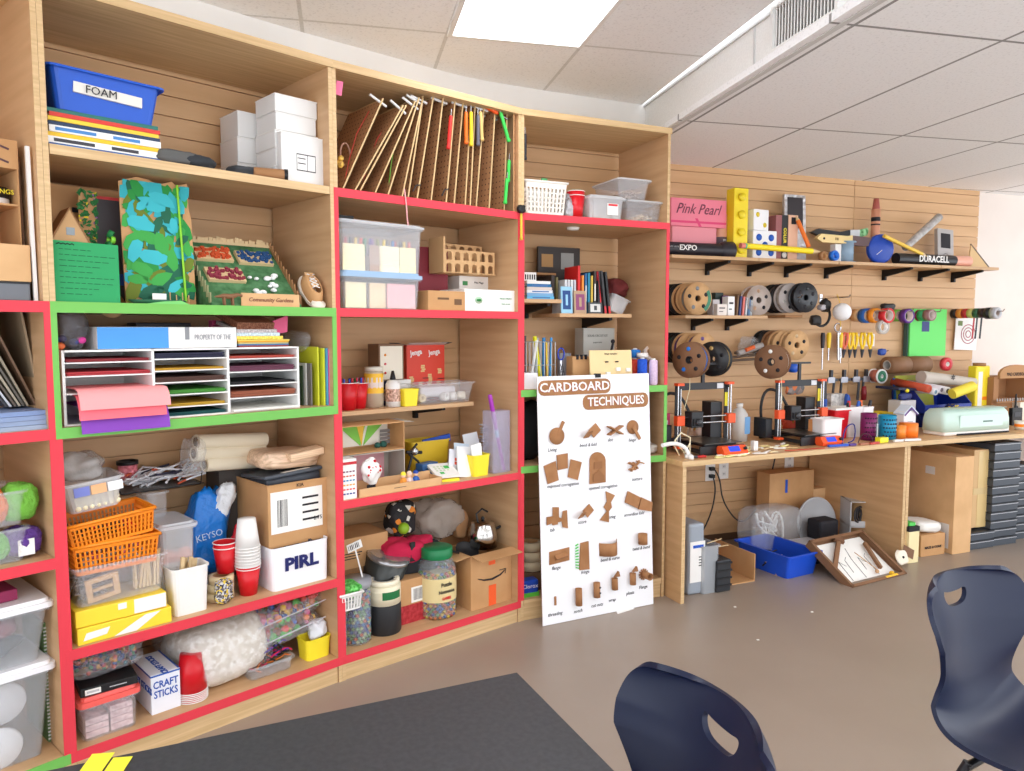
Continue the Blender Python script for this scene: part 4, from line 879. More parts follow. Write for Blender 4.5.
# folder, arches, cartons
simple(F,'red_folder','dark red ribbed folder standing behind the arch model','folder',MB().box(-.08,.08,0,.012,0,.23).box(-.083,-.07,-.004,0,0,.23),mat((130,24,40),.5),F.sx(436,.22,z+.1),.25,z+.075,rot=-12)
x0,x1 = F.sx(462,.05,z),F.sx(518,.05,z);h = F.hit(490,290,.05)[1] - z
t = T(F,'shallow_box','white shallow box with green emblem below the arch model','box',(x0+x1)/2,.03,z);w = x1 - x0;MB().cbox(w,.2,h).build('body',WHITE,t,bevel=.002)
MB().at(-w*.26,-.001,h*.5,rx=90).lathe([(.0004,0),(.016,0),(.016,.0008),(.0004,.0008)],20,sx=1.4).build('emblem_ring',mat((170,200,170),.5),t)
MB().at(-w*.26,-.002,h*.5,rx=90).lathe([(.0004,0),(.009,0),(.009,.0012),(.0004,.0012)],16,sx=1.6,sy=.7).build('emblem_leaf',mat((40,130,60),.5),t)
text('FRESH PRINT',.013,mat((110,160,120),.6),t,w*.22,-.001,h*.6);text('MARK ROOM',.009,mat((110,160,120),.6),t,w*.22,-.001,h*.35)
t = T(F,'shallow_box','second white box with black lettering stacked behind the first','box',F.sx(485,.16,z),.235,z);MB().cbox(.2,.16,h*1.75).build('body',WHITE,t);MB().box(-.08,-.05,-.001,0,h*1.3,h*1.5).build('emblem_leaf',mat((60,140,80),.5),t);text('Mini Mugs',.014,INK,t,.02,-.001,h*1.45)
x,w,hh = F.fit(428,465,291,.03,z);t = carton(F,'carton','small brown carton with printed marks beside the clear bins',x,.028,z,w,.16,hh,CARD,tape=False);MB().box(-w*.25,w*.05,-.001,0,hh*.55,hh*.66).box(w*.2,w*.4,-.001,0,hh*.3,hh*.6).build('printing',mat((110,80,54),.7),t)
carton(F,'carton','brown carton behind the one with printed marks',F.sx(442,.21,z),.2,z,.15,.2,.075,CARDD,tape=False)
t = T(F,'arch_model','cardboard building model with two rows of arches','model',F.sx(473,.12,z),.14,z+h*1.76);AW = mat((206,166,118),.7)
w = F.fit(446,503,240,.14,z)[1];hh = F.hit(474,243,.14)[1] - z - h*1.76
def arches(px,yy,w,h,n,rot,name,rows=2):
    for r in range(rows):
        z0 = h*r/rows;H = h/rows;cw = w/n;m = MB();m.at(px,yy,0,rz=rot)
        for i in range(n):
            x0 = -w/2+i*cw;m.box(x0,x0+cw*.2,0,.004,z0,z0+H);m.box(x0+cw*.8,x0+cw,0,.004,z0,z0+H)
            m.box(x0+cw*.2,x0+cw*.8,0,.004,z0,z0+H*.12)
            p = [(x0+cw*.2,z0+H)]+[(x0+cw*.5 - cw*.3*cos(a),z0+H*.62+H*.22*sin(a)) for a in [k*pi/6 for k in range(7)]]+[(x0+cw*.8,z0+H)]
            for q in range(len(p) - 1):
                a,b = p[q],p[q+1]
                if abs(a[0] - b[0]) > 1e-5: m.add([(a[0],0,a[1]),(b[0],0,b[1]),(b[0],0,z0+H),(a[0],0,z0+H),(a[0],.004,a[1]),(b[0],.004,b[1]),(b[0],.004,z0+H),(a[0],.004,z0+H)],[(0,1,2,3),(7,6,5,4),(0,4,5,1)])
        m.build(name,AW,t)
arches(.0,0,w*.86,hh*.74,6,0,'arched_wall');arches(.0,.1,w*.86,hh,6,0,'rear_arched_wall',3)
MB().box(-w*.45,w*.45,.0,.1,-.0,.004).box(-w*.43,-w*.43+.004,0,.1,0,hh*1.05).box(-w*.49,-w*.46,-.02,.1,0,hh*1.1).build('floor_and_side',AW,t)
# -- bracket shelf
zb = F.hit(400,407.5,.2)[1];xL = .022;xR = F.sx(474,.2,zb)
wall_shelf(F,xL,xR,SB - .2 - .01,zb,'wooden bracket shelf with red cups and glue bottles',[xL+.06,xR - .16])
y0 = .22
for k,(pa,pb,yy,lb) in enumerate(((341,364,.215,'red party cup of markers nearest the side panel'),(355,372,.25,'red party cup of markers behind the first'),)):
    x,w,h = F.fit(pa,pb,383,yy,zb);cup(F,'party_cup',lb,x,yy+w/2,zb,w/2,h)
    for j in range(9):
        o = MB().tube([(0,0,0),(0,0,.128)],.0055,7).build('marker',mat([(30,60,170),(200,30,40),(30,90,50),(30,60,170),(220,40,40)][(j+k) % 5],.4));o.location = F.w(x+rr.uniform(-.6,.6)*w/2*.9,yy+w/2+rr.uniform(-.4,.4)*w/2,zb+.012);tag(o,'capped marker standing in a red cup','marker','capped markers in the red cups')
x,w,h = F.fit(370,387,367,.26,zb)
t = T(F,'food_jar','plastic jar with yellow contents and a white cap on the bracket shelf','jar',x,.3,zb)
MB().lathe([(.0004,.0),(w/2,0),(w/2,h*.85),(w*.44,h*.9),(.0004,h*.9)],20).build('body',mat((214,196,170),.3,0,.8),t);MB().lathe([(w*.505,h*.62),(w*.505,h*.84)],20).lathe([(w*.505,h*.35),(w*.505,h*.5)],20).build('yellow_band',mat((240,190,50),.4),t);MB().lathe([(.0004,h*.9),(w*.47,h*.9),(w*.47,h),(.0004,h)],20).build('cap',OFFW,t)
MB().lathe([(w*.51,h*.48),(w*.51,h*.74)],14).build('label',mat((226,210,200),.5),t)
for k in range(6):
    x,w,_ = F.fit(388,411,390,.31,zb);simple(F,'flat_white_box',['lowest','second','third','fourth','fifth','topmost'][k]+' flat white box of the stack under the picture box','box',MB().cbox(w,.1,.0185),mat((222,220,216),.5),x+rr.uniform(-.002,.002),.31,zb+.02*k,bevel=.001)
zz = zb+.121;x,w,h = F.fit(379,404,344,.3,zz)
t = T(F,'card_box','small box with three coloured dots on its white face','box',x,.3,zz);MB().cbox(w,.1,h).build('body',mat((120,90,66),.6),t,bevel=.001);MB().box(-w*.44,w*.44,-.001,0,.003,h*.94).build('label',mat((226,218,200),.5),t)
for k,c in enumerate(((200,60,50),(206,80,90),(226,140,40))): MB().at(-w*.25,-.001,h*(.2+.25*k),rx=90).lathe([(.0004,0),(.006,0),(.006,.001),(.0004,.001)],12).build('dot',mat(c,.5),t)
def glue(px,pt,c,capc,label,yy=.23,z=None):
    z = zb if z is None else z
    x,w,h = F.fit(px - 6.5,px+6.5,pt,yy,z);t = T(F,'glue_bottle',label,'bottle',x,yy+w/2,z)
    MB().lathe([(.0004,0),(w/2,0),(w/2,h*.62),(w*.36,h*.72),(w*.2,h*.75),(.0004,h*.75)],18).build('body',c,t);MB().lathe([(w*.22,h*.75),(w*.18,h*.82),(w*.08,h),(.0004,h)],12).build('nozzle',capc,t)
    MB().lathe([(w*.51,h*.15),(w*.51,h*.5)],18).build('label',mat((190,150,130),.5,kind='mottle',s=90,amp=50),t)
glue(397,371,WHITE,BLACK,'white glue bottle with black nozzle on the bracket shelf');glue(393,373,mat((50,60,110),.4),BLACK,'dark blue glue bottle behind the white one',.29)
x,w,h = F.fit(404,420,389,.21,zb);tub(F,'yellow_cup','square yellow cup in front of the clear tub',x,.212,zb,w,.05,h,YEL,taper=.8,rim=.001,cat='cup')
x,w,h = F.fit(418,476,383,.22,zb);tb = tub(F,'clear_tub','long clear tub of rolls on the bracket shelf',x,.225,zb,w,.15,h,CLEAR,taper=.86)
for k,(a,c) in enumerate(((-.38,(220,200,160)),(.02,(230,228,224)),(.16,(236,234,230)),(.32,(236,228,210)))): o = MB().at(0,0,.026,rx=90).ring(0,0,-.02,.02,.008,.02,16).build('tape_roll',mat(c,.5));o.location = F.w(x+a*w,.26,zb+.004);o.rotation_euler = (0,0,F.rz+.3*k);tag(o,'small pale tape roll inside the long clear tub','tape','tape rolls in the long clear tub')
simple(F,'foam_pad','white foam pads laid in the long clear tub','foam',MB().cbox(w*.6,.09,.05),mat((214,210,214),.6),x - .02,.27,zb+.03,bevel=.01)
x,w,h = F.fit(417,454,346,.3,zb)
t = T(F,'game_box','red game box with white lettering and wooden towers, its lid flaps open','box',x,.385,zb);h = F.hit(433,345,.37)[1] - zb;w = F.fit(417,454,346,.37,zb+.1)[1]
GB = mat((214,64,44),.45);MB().cbox(w,.09,h).build('body',GB,t)
for a in (-.26,.22):
    text('Jenga',.036,WHITE,t,a*w,-.0015,h*.87,ry=-8,bold=.0008,sx=.9)
m = MB()
for a,b,k in ((-.38,.3,6),(-.14,.2,6),(.1,.3,7),(.32,.2,6),(-.08,.56,4),(.36,.52,3)):
    for j in range(k): m.at(a*w+rr.uniform(-.003,.003),-.001,h*b+j*.009 - .01).box(-.011,.011,-.001,0,0,.0075)
m.build('printed_towers',mat((222,190,130),.6),t)
m = MB()
for a,b in ((-.38,.06),(.1,.05),(.0,.42),(.4,.4)): m.box(a*w - .02,a*w+.02,-.0015,0,h*b - .004,h*b)
m.build('printed_shadows',INK,t)
for s in (-1,1): MB().at(s*w/2,.04,h,ry=-s*12).box(0 if s > 0 else -.05,.05 if s > 0 else 0,-.04,.045,0,.002).build('flap',DGREY,t)
MB().at(0,0,h,rx=-20).box(-w/2,w/2,-.03,0,0,.002).build('flap',mat((190,180,176),.6),t)
# -- cell with dioramas
z = ZC
x,w,h = F.fit(342,385,471,.02,z)
x,w,h = F.fit(342,357,459,.015,z)
t = T(F,'pencil_box','white and red upright box printed with rows of colour swatches','box',x,.015,z);MB().cbox(w,.07,h).build('body',WHITE,t,bevel=.001);MB().box(w/2,w/2+.001,0,.07,0,h*.8).box(-w/2,w/2,-.001,0,h*.86,h*.93).build('red_print',mat((190,40,50),.5),t)
SWC = [(40,60,140),(220,60,60),(240,160,60),(60,130,180),(200,90,60),(120,60,90)]
for j in range(6): m = MB();[m.box(-w*.4+i*w*.21,-w*.4+i*w*.21+w*.14,-.001,0,h*(.12+.11*j),h*(.12+.11*j)+.006) for i in range(4)];m.build('swatches',mat(SWC[j],.5),t)
x0,x1 = F.sx(343,.12,z),F.sx(405,.12,z);w = x1 - x0;h1 = F.hit(375,452,.12)[1] - z;h2 = F.hit(375,424,.12)[1] - z - h1
GB2 = mat((178,170,158),.7)
def diorama(name,label,zz,h,kind):
    t = T(F,name,label,'model',(x0+x1)/2,.12,zz);e = .004
    MB().box(-w/2,w/2,0,.14,0,e).box(-w/2,w/2,0,.14,h - e,h).box(-w/2,-w/2+e,0,.14,e,h - e).box(w/2 - e,w/2,0,.14,e,h - e).box(-w/2,w/2,.136,.14,0,h).build('box',CARD if kind else GB2,t)
    return t
t = diorama('shoebox_diorama','lower shoebox scene with pink papers inside',z,h1 - .002,0);MB().box(-w*.1,w*.4,.13,.134,.01,h1*.9).build('pink_backdrop',mat((228,170,176),.7),t);MB().box(-w*.46,-w*.14,.13,.134,.01,h1*.9).build('grey_backdrop',mat((176,172,164),.7),t)
t = diorama('shoebox_diorama','upper shoebox scene with a drawn green valley and yellow path',z+h1,h2,1)
a,b = -w*.46,w*.46;zb_,zt2 = .012,h2*.93
MB().box(a,b,.128,.132,zb_,zt2).build('drawing',mat((232,228,214),.7),t)
MB().prism([(a*.8,zt2),(b*.2,zt2),(.0,zb_)],.125,.127,'y').prism([(b*.3,zt2),(b*.9,zt2),(b*.1,zb_)],.125,.127,'y').build('green_hills',mat((130,200,80),.7),t)
MB().prism([(-.02,zt2),(.02,zt2),(.006,zb_)],.123,.125,'y').build('yellow_path',mat((236,190,70),.7),t)
m = MB();[m.box(s*w*.42 - .03,s*w*.42+.03,.12,.123,zb_+j*h2*.14,zb_+j*h2*.14+h2*.11) for s in (-1,1) for j in range(4)];m.build('stone_walls',mat((140,134,130),.7),t)
m = MB().ball(w*.2,.08,.014,.014).ball(w*.3,.08,.016,.016);m.build('bushes',mat((40,90,80),.8),t)
MB().at(w/2,0,h2,ry=4).box(0,.05,0,.14,-.002,0).build('lid_flap',GB2,t)
# tray with little tree and figures
xa,xb = F.sx(359,.012,z),F.sx(442,.012,z);w = xb - xa
t = T(F,'cardboard_tray','long low cardboard tray holding toy figures at the shelf edge','tray',(xa+xb)/2,.012,z);MB().box(-w/2,w/2,0,.1,0,.004).box(-w/2,w/2,0,.004,.004,.034).box(-w/2,w/2,.096,.1,.004,.05).box(-w/2,-w/2+.004,0,.1,.004,.034).box(w/2 - .004,w/2,0,.1,.004,.034).build('body',CARDL,t);MB().box(-.04,.02,-.001,0,.016,.018).build('slot',INK,t)
x = F.sx(371,.05,z+.05)
t = T(F,'toy_tree','white toy tree with red dots on a dark trunk','toy',x,.05,z+.005);MB().lathe([(.0004,0),(.009,0),(.006,.015),(.007,.04),(.0004,.05)],8).build('trunk',INK,t);zt2 = F.hit(371,458,.05)[1] - z - .005
MB().blob(.088,.05,zt2 - .03,5,amp=.25,z=.035,e=.9).build('crown',WHITE,t);
for k in range(14): a = k*2.4;q = rr.uniform(.2,.95);MB().ball(.04*q*cos(a),-.024*(1 - q*.4),.035+(zt2 - .03)*(.5+.4*q*sin(a)),.0065,1,7).build('red_dot',RED,t)
MB().box(-.02,.02,-.004,0,.0,.035).build('sign',INK,t)
for px,cb,ch,lb in ((404,(232,150,50),(240,220,60),'toy figure with yellow hair and orange shirt in the tray'),(410,(230,200,190),(226,200,180),'toy figure with pale hair in the tray'),(416.5,(40,90,170),(30,70,160),'toy figure in blue with a blue cap in the tray')):
    t = T(F,'toy_figure',lb,'toy',F.sx(px,.04,z),.045,z+.005)
    MB().lathe([(.0004,0),(.014,0),(.013,.02),(.012,.038),(.006,.044),(.0004,.045)],12).build('body',mat(cb,.5),t);MB().ball(0,0,.054,.0115).build('head',mat((238,196,160),.5),t);MB().lathe([(.0122,.056),(.0115,.064),(.006,.07),(.0004,.071)],12).build('hair',mat(ch,.5),t)
    for s in (-1,1): MB().tube([(s*.012,0,.036),(s*.017,-.004,.02)],.0035,6).build('arm',mat(cb,.5),t)
# clutter behind tray: tripod clamps, papers, yellow bins
t = T(F,'clamp','black metal clamp tangle behind the toy figures','tool',F.sx(417,.18,z),.2,z);MB().tube([(-.05,0,.0),(-.02,0,.09),(0,0,.15),(.02,.01,.16)],.006,8).tube([(.05,0,0),(.02,0,.08),(-.03,0,.12)],.006,8).tube([(-.045,0,.13),(.04,0,.12)],.008,8).build('arms',BLACK,t);MB().ball(0,0,.13,.02).build('knob',STEEL,t)
x,w,h = F.fit(421,447,441,.22,z);tub(F,'yellow_bin','mustard coloured bin behind the white papers',x,.24,z,w*1.5,.12,h,mat((206,170,40),.5),taper=.9,rim=.002)
simple(F,'blue_box','dark blue box leaning behind the sheet of stickers','box',MB().cbox(.1,.05,.07),mat((50,90,140),.5),F.sx(433,.15,z),.17,z,rot=10,bevel=.003)
simple(F,'blue_folder','blue folder edge sticking out of the mustard bin','folder',MB().at(0,0,0,ry=-6).box(-.08,.08,0,.012,0,.035),mat((30,70,160),.5),F.sx(442,.22,z+.2),.26,z+.14)
simple(F,'white_cards','white cards piled in the mustard bin','paper',MB().cbox(.1,.04,.05),PAPER,F.sx(448,.2,z+.2),.29,z+.1)
x,w,h = F.fit(440,458,466,.05,z);t = T(F,'sticker_pad','white pad with green print lying tilted on a yellow base','pad',x - .01,.04,z,rot=-12)
MB().box(-.055,.055,0,.12,0,.012).build('yellow_base',YEL,t);q = MB().at(0,0,.018,rx=16).box(-.058,.058,0,.13,0,.012).build('pad',PAPER,t);MB().at(0,0,.018,rx=16).box(-.03,-.01,.02,.04,.012,.0125).box(.01,.035,.07,.1,.012,.0125).build('green_print',mat((80,190,90),.6),t);m = MB().at(0,0,.018,rx=16);[m.box(-.04+.018*i,-.04+.018*i+.01,.05+.02*j,.062+.02*j,.012,.0124) for i in range(4) for j in range(3)];m.build('grid_print',mat((200,216,180),.6),t)
for k,(px,yy,hh,c,lb,tl) in enumerate(((456,.1,.13,(226,226,230),'white envelope with an orange print leaning in the papers',-14),(466,.07,.145,(236,236,236),'tall white card leaning at the right of the papers',-8),(471,.09,.12,(226,230,234),'pale card behind the tall white card',-5),(462,.14,.15,(200,214,226),'pale blue card at the back of the papers',-10),(478,.16,.19,(214,216,220),'tall clear-wrapped card at the very back of the papers',5))):
    x = F.sx(px,yy,z);t = T(F,'leaning_card',lb,'paper',x,yy,z+.001,tilt=(-14,-tl));MB().box(-.045,.045,0,.004+.004*(k == 1),0,hh).build('card',mat(c,.6),t)
    if k == 0: MB().box(-.012,.03,-.001,0,hh*.45,hh*.7).build('orange_print',mat((236,90,60),.5),t);MB().box(-.012,.03,-.0014,-.001,hh*.56,hh*.59).box(.006,.012,-.0014,-.001,hh*.45,hh*.7).build('white_lines',PAPER,t)
x,w,h = F.fit(474,491,455,.04,z);tub(F,'yellow_bin','bright yellow bin holding white cards beside the clear vase',x,.04,z,w,.08,h,YEL,taper=.84,rim=.001)
for k in range(4): simple(F,'leaning_card',['white','ivory','grey white','pale'][k]+' card standing in the bright yellow bin','paper',MB().at(0,0,0,ry=-8+3*k).box(-.03,.03,0,.003,0,.15 - .012*k),mat((238 - 8*k,238 - 7*k,236 - 8*k),.6),x - .004+.004*k,.06+.012*k,z+.006)
m = MB();[m.at(.006*sin(k),0,.014*k,ry=10*sin(k*2)).box(-.022,.022,-.01,.01,0,.006) for k in range(11)];simple(F,'paper_strip','folded striped paper strip rising behind the yellow bin','paper',m,mat((200,200,206),.6),F.sx(489,.2,z),.24,z+.07)
x,w,h = F.fit(493,510,411,.05,z);t = T(F,'clear_vase','tall square clear vase beside the side panel','vase',x,.05,z)
e = .002;MB().box(-w/2,w/2,0,e,0,h).box(-w/2,w/2,.08 - e,.08,0,h).box(-w/2,-w/2+e,e,.08 - e,0,h).box(w/2 - e,w/2,e,.08 - e,0,h).box(-w/2,w/2,0,.08,0,.004).build('body',mat((200,196,216),.1,0,.3),t)
xt,zt2 = F.hit(491,396,.07);xb2,zb2 = F.hit(505,466,.07)
t = T(F,'bubble_wand','purple bubble wand standing in the clear vase','toy',xb2,.08,z+.006);P0_,P1_ = Vector((0,0,0)),Vector((xt - xb2,0,zt2 - z));
MB().tube([P0_,P0_.lerp(P1_,.6),P0_.lerp(P1_,.64),P0_.lerp(P1_,.97),P1_],[.009,.009,.012,.011,.009],12).build('wand',mat((160,50,170),.35),t);MB().tube([P0_.lerp(P1_,.44),P0_.lerp(P1_,.54)],.0096,12).build('label',mat((150,190,220),.4),t)
# -- bottom cell
z = ZD
x,w,h = F.fit(343,371,575,.2,z)
carton(F,'carton','lower brown carton with a torn barcode label at the back left',x+.02,.25,z,.26,.2,.27,CARDD,tape=False)
carton(F,'carton','upper brown carton with black print lines at the back left',F.sx(362,.24,z+.35),.24,z+.272,.27,.2,.14,CARD,tape=False);o = bpy.data.objects;t2 = [q for q in o if q.name.startswith('carton')][-1]
m = MB();[m.box(-.1,-.02+.01*k,-.0015,0,.045+.012*k,.049+.012*k) for k in range(3)];cr = max((q for q in bpy.data.objects if q.type == 'EMPTY' and q.name.startswith('carton')),key=lambda q: q.name);m.build('printing',INK,cr)
simple(F,'barcode_tag','white barcode tag on a white stake beside the trash bin','tag',MB().at(0,0,0,ry=-14).box(-.003,.003,0,.003,-.13,.0).box(-.035,.035,0,.003,0,.036),WHITE,F.sx(356,.1,z+.3),.1,F.hit(356,550,.1)[1])
m = MB().at(0,0,0,ry=-14);[m.box(-.03+.008*k,-.03+.008*k+(.004 if k % 3 else .002),-.001,0,.008,.03) for k in range(7)];q = bpy.data.objects['barcode_tag'];m.build('bars',INK,q)
basket(F,'white_basket','small white slotted basket with green bits at the side panel',F.sx(346,.05,z+.2),.0,z+.185,.09,.12,.07,WHITE,nx=6,nz=3)
simple(F,'green_bits','green shredded bits filling the small white basket','bits',MB().blob(.09,.1,.06,7,amp=.2),mat((80,170,70),.8,kind='mottle',s=80,amp=40),F.sx(347,.08,z+.25),.06,z+.225,kind='stuff')
GLS = mat((214,220,222),.08,0,.22,spec=.7)
MARB = [(50,60,130),(90,130,90),(60,100,150),(180,90,60),(110,150,110),(70,70,110),(150,160,120)]
def jar(px0,px1,pt,yy,label,lidc,cols,frac,name='marble_jar'):
    x,w,h = F.fit(px0,px1,pt,yy,z);t = T(F,name,label,'jar',x,yy+w/2,z)
    MB().lathe([(.0004,0),(w*.48,0),(w/2,.006),(w/2,h*.9),(w*.48,h*.9)],26).build('glass',GLS,t);MB().lathe([(w*.51,h*.88),(w*.53,h*.9),(w*.53,h),(.0004,h)],26).build('lid',lidc,t)
    m = MB();n = 26;rad = .0085;N = int(frac*h*.9/(rad*1.7))
    for j in range(N):
        cnt = int(2*pi*(w/2 - rad)/(rad*2))
        for i in range(cnt): m.cur = rr.randrange(len(cols));a = 2*pi*(i+.5*(j % 2))/cnt;m.at((w/2 - rad*1.05)*cos(a),(w/2 - rad*1.05)*sin(a),rad+.004+j*rad*1.7);m.lathe([(.0003,-rad),(rad*.8,-rad*.6),(rad,0),(rad*.8,rad*.6),(.0003,rad)],6)
    m.at(0,0,0).lathe([(.0004,.004),(w*.42,.004),(w*.42,frac*h*.88),(.0004,frac*h*.88)],16)
    o = m.build('marbles',[mat(c,.15) for c in cols]);o.location = t.location;tag(o,'coloured marbles filling the '+('clear jar with a grey lid' if 'grey' in label else 'other glass jar'),'marbles',kind='stuff')
    return t,w,h
jar(350,377,582,.045,'clear cylinder jar of blue and green marbles with a grey lid',mat((150,150,156),.3),MARB,1.0)
jar(340,349,600,.06,'narrow clear jar half hidden by the side panel',mat((150,150,156),.3),MARB[:4],.3,'marble_jar')
x,w,h = F.fit(378,408,604,.05,z);hb = F.hit(393,606,.05)[1] - z
MB0 = MB().lathe([(.0004,0),(w*.48,0),(w/2,.006),(w/2,hb - .006),(w*.48,hb),(.0004,hb)],28)
m = MB0;[m.box(0,0,0,0,0,0) for _ in ()];simple(F,'black_canister','ribbed black canister under the cream tape rolls','canister',m,mat((36,36,38),.55),x,.05+w/2,z)
zt3 = z+hb+.001;ht = F.hit(393,583,.05)[1] - zt3
t = tape_roll(F,'tape_roll','wide cream tape roll with a green label on the black canister',x,.05+w/2,zt3,w/2*.98,ht*.8,mat((236,226,196),.6),CARDL);MB().at(0,0,0).lathe([(w/2*.99,ht*.3),(w/2*.99,ht*.6)],40).build('band',mat((236,226,196),.5),t);m = MB();n = 6;m.add([(w/2*1.005*sin(a),-w/2*1.005*cos(a),zz) for a in [R(-35+14*k) for k in range(6)] for zz in (ht*.28,ht*.62)],[(2*k,2*k+2,2*k+3,2*k+1) for k in range(5)]);m.build('green_label',mat((30,110,60),.4),t)
tape_roll(F,'tape_roll','narrow cream tape roll topmost on the black canister',x,.05+w/2,zt3+ht*.8+.001,w/2*.92,ht*.22,mat((240,232,206),.6),mat((160,160,160),.5),ri=.66)
# trash bin
x,w,h = F.fit(363,401,552,.17,z)
t = T(F,'wire_canister','tilted black canister with a shiny clear lid behind the jars','canister',x,.27,z+.02,tilt=(14,10));h = .3
MB().lathe([(.0004,0),(w*.42,0),(w*.5,h),(w*.47,h),(w*.42,.01)],28).build('body',mat((60,62,60),.3,.3),t);MB().lathe([(w*.5,h - .006),(w*.52,h),(w*.52,h+.01),(w*.4,h+.014),(.0004,h+.012)],28).build('lid',mat((170,170,172),.15,.7),t)
simple(F,'storage_box','flat dark box carrying the tilted canister','box',MB().cbox(.2,.2,.018),DGREY,x,.17,z)
# bags
simple(F,'gym_bag','red and black cloth bag slumped in the bottom cell','bag',MB().blob(.34,.26,.3,14,amp=.16,e=.7),mat((44,44,48),.9,kind='fabric'),F.sx(418,.2,z+.15),.3,z+.03)
t = T(F,'red_cloth','crimson cloth folded over the black bag','cloth',F.sx(407,.16,z+.35),.24,z+.24);MB().blob(.2,.16,.13,15,amp=.2).build('cloth',mat((196,30,70),.9,kind='fabric'),t);MB().box(.02,.045,-.08,-.07,.03,.12).build('strap',BLACK,t)
simple(F,'red_pouch','second crimson pouch peeking over the black bag','cloth',MB().blob(.12,.1,.08,16,amp=.2),mat((196,30,70),.9,kind='fabric'),F.sx(429,.16,z+.35),.24,z+.28)
t = T(F,'halloween_bag','black bag with orange and white prints and a green ball','bag',F.sx(405,.26,z+.4),.3,z+.36);MB().blob(.15,.1,.17,17,amp=.1,e=.6).build('bag',mat((40,34,34),.7,kind='cells',s=40,cs=[(30,28,30),(34,30,34),(28,28,30),(220,130,40),(30,30,30),(214,210,200),(32,30,30),(36,32,34)]),t);MB().ball(-.02,-.06,.05,.028).build('green_ball',mat((140,180,40),.5),t)
simple(F,'plastic_bag','clear crumpled bag between the cloth bag and the kettle','bag',MB().blob(.28,.2,.2,18,amp=.2,rough=.12),mat((190,176,164),.15,0,.5,kind='crinkle'),F.sx(445,.25,z+.3),.32,z+.3)
simple(F,'storage_box','brown box behind the big pretzel jar','box',MB().cbox(.3,.16,.3),CARDD,F.sx(455,.3,z),.31,z)
x,w,h = F.fit(396,434,578,.12,z);t = carton(F,'carton','carton with a red lower half and a barcode strip',x,.12,z,w,.22,h,CARD,tape=False)
MB().box(-w/2 - .001,w/2+.001,-.0015,0,0,h*.42).build('red_print',mat((170,36,44),.6,kind='mottle',s=60,amp=20),t);MB().box(-w*.1,w/2,-.002,0,h*.45,h*.8).build('label',PAPER,t);m = MB();[m.box(-w*.04+k*.007,-w*.04+k*.007+.003,-.0026,-.002,h*.5,h*.76) for k in range(9)];m.build('bars',INK,t)
# big jar
x,w,h = F.fit(432,464,551,.04,z);t = T(F,'snack_jar','large clear jar with a green lid and cream label','jar',x,.04+w/2,z)
MB().lathe([(.0004,0),(w*.44,0),(w/2,.02),(w/2,h*.68),(w*.46,h*.78),(w*.36,h*.86),(w*.36,h*.9)],30).build('glass',GLS,t);MB().lathe([(w*.4,h*.86),(w*.41,h*.88),(w*.41,h),(w*.38,h*1.01),(.0004,h*1.01)],30).build('lid',mat((20,120,70),.4),t)
MB().lathe([(w*.505,h*.26),(w*.505,h*.6)],30).build('label',mat((226,206,150),.5),t)
for a,s_,c,sz,dz in ((0,'Puzzle',INK,.026,.52),(0,'Nonsense',INK,.024,.42),(0,'GAMES',RED,.018,.32)): text(s_,sz,mat((30,26,30),.5) if c is INK else RED,t,-.01,-w*.515,h*dz,sx=.9,bold=.0006)
m = MB();cols = [(190,110,60),(60,90,150),(90,130,70),(200,170,60),(170,60,50)]
for j in range(int(h*.7/.0135)):
    zz = .012+j*.0135;
    for i in range(24): m.cur = rr.randrange(5);a = 2*pi*(i+.5*(j % 2))/24;m.at((w/2 - .01)*cos(a),(w/2 - .01)*sin(a),zz+rr.uniform(-.002,.002));m.lathe([(.0003,-.008),(.007,-.005),(.008,0),(.007,.005),(.0003,.008)],6)
o = m.build('puzzle_bits',[mat(c,.4) for c in cols]);o.location = t.location;tag(o,'coloured beads filling the green lidded jar','beads',kind='stuff')
# smile carton
xa,xb = F.sx(471,.05,z),F.sx(512,.05,z);w = xb - xa;h = F.hit(490,552,.05)[1] - z
t = carton(F,'carton','open brown carton with a black smile mark and orange tape',(xa+xb)/2,.05,z,w,.2,h,CARD,open_=True,flap=6)
OT = mat((240,96,44),.5);MB().box(-.02,.025,-.0015,0,0,h*.38).box(-.02,.02,-.0015,0,h*.76,h).build('orange_tape',OT,t)
MB().tube([(-w*.34,-.002,h*.56),(-w*.2,-.002,h*.51),(0,-.002,h*.49),(w*.2,-.002,h*.53),(w*.32,-.002,h*.6)],[.002,.004,.005,.004,.002],6).tube([(w*.18,-.002,h*.62),(w*.34,-.002,h*.62),(w*.32,-.002,h*.53)],.002,6).build('smile_mark',INK,t)
# kettle and utensils in carton
xk,zk = F.hit(484,548,.12)
t = T(F,'kettle','shiny steel pot with black handle standing in the open carton','pot',F.sx(484,.14,z+.3),.15,z+h - .0);r = .072
MB().lathe([(.0004,0),(r,0),(r*1.04,.06),(r*.9,.1),(r*.8,.115)],26).build('body',mat((180,176,170),.15,1),t);MB().lathe([(r*.85,.112),(r*.8,.122),(r*.3,.132),(.0004,.134)],26).build('lid',mat((196,194,190),.12,1),t)
MB().ball(0,0,.142,.01).tube([(r*.9,0,.07),(r*1.5,-.01,.085),(r*2.1,-.02,.1)],[.006,.007,.008],8).tube([(-.03,0,.12),(-.04,0,.17),(-.005,0,.19),(.03,0,.17)],.005,8).build('handle',BLACK,t)
simple(F,'pan','black pan edge poking out beside the steel pot','pan',MB().at(0,0,0,rx=30).lathe([(.0004,0),(.05,.0),(.06,.02),(.057,.02),(.048,.004),(.0004,.004)],22).tube([(-.05,0,.015),(-.13,.0,.05)],.006,8),BLACK,F.sx(471,.1,z+.25),.14,z+h - .01)
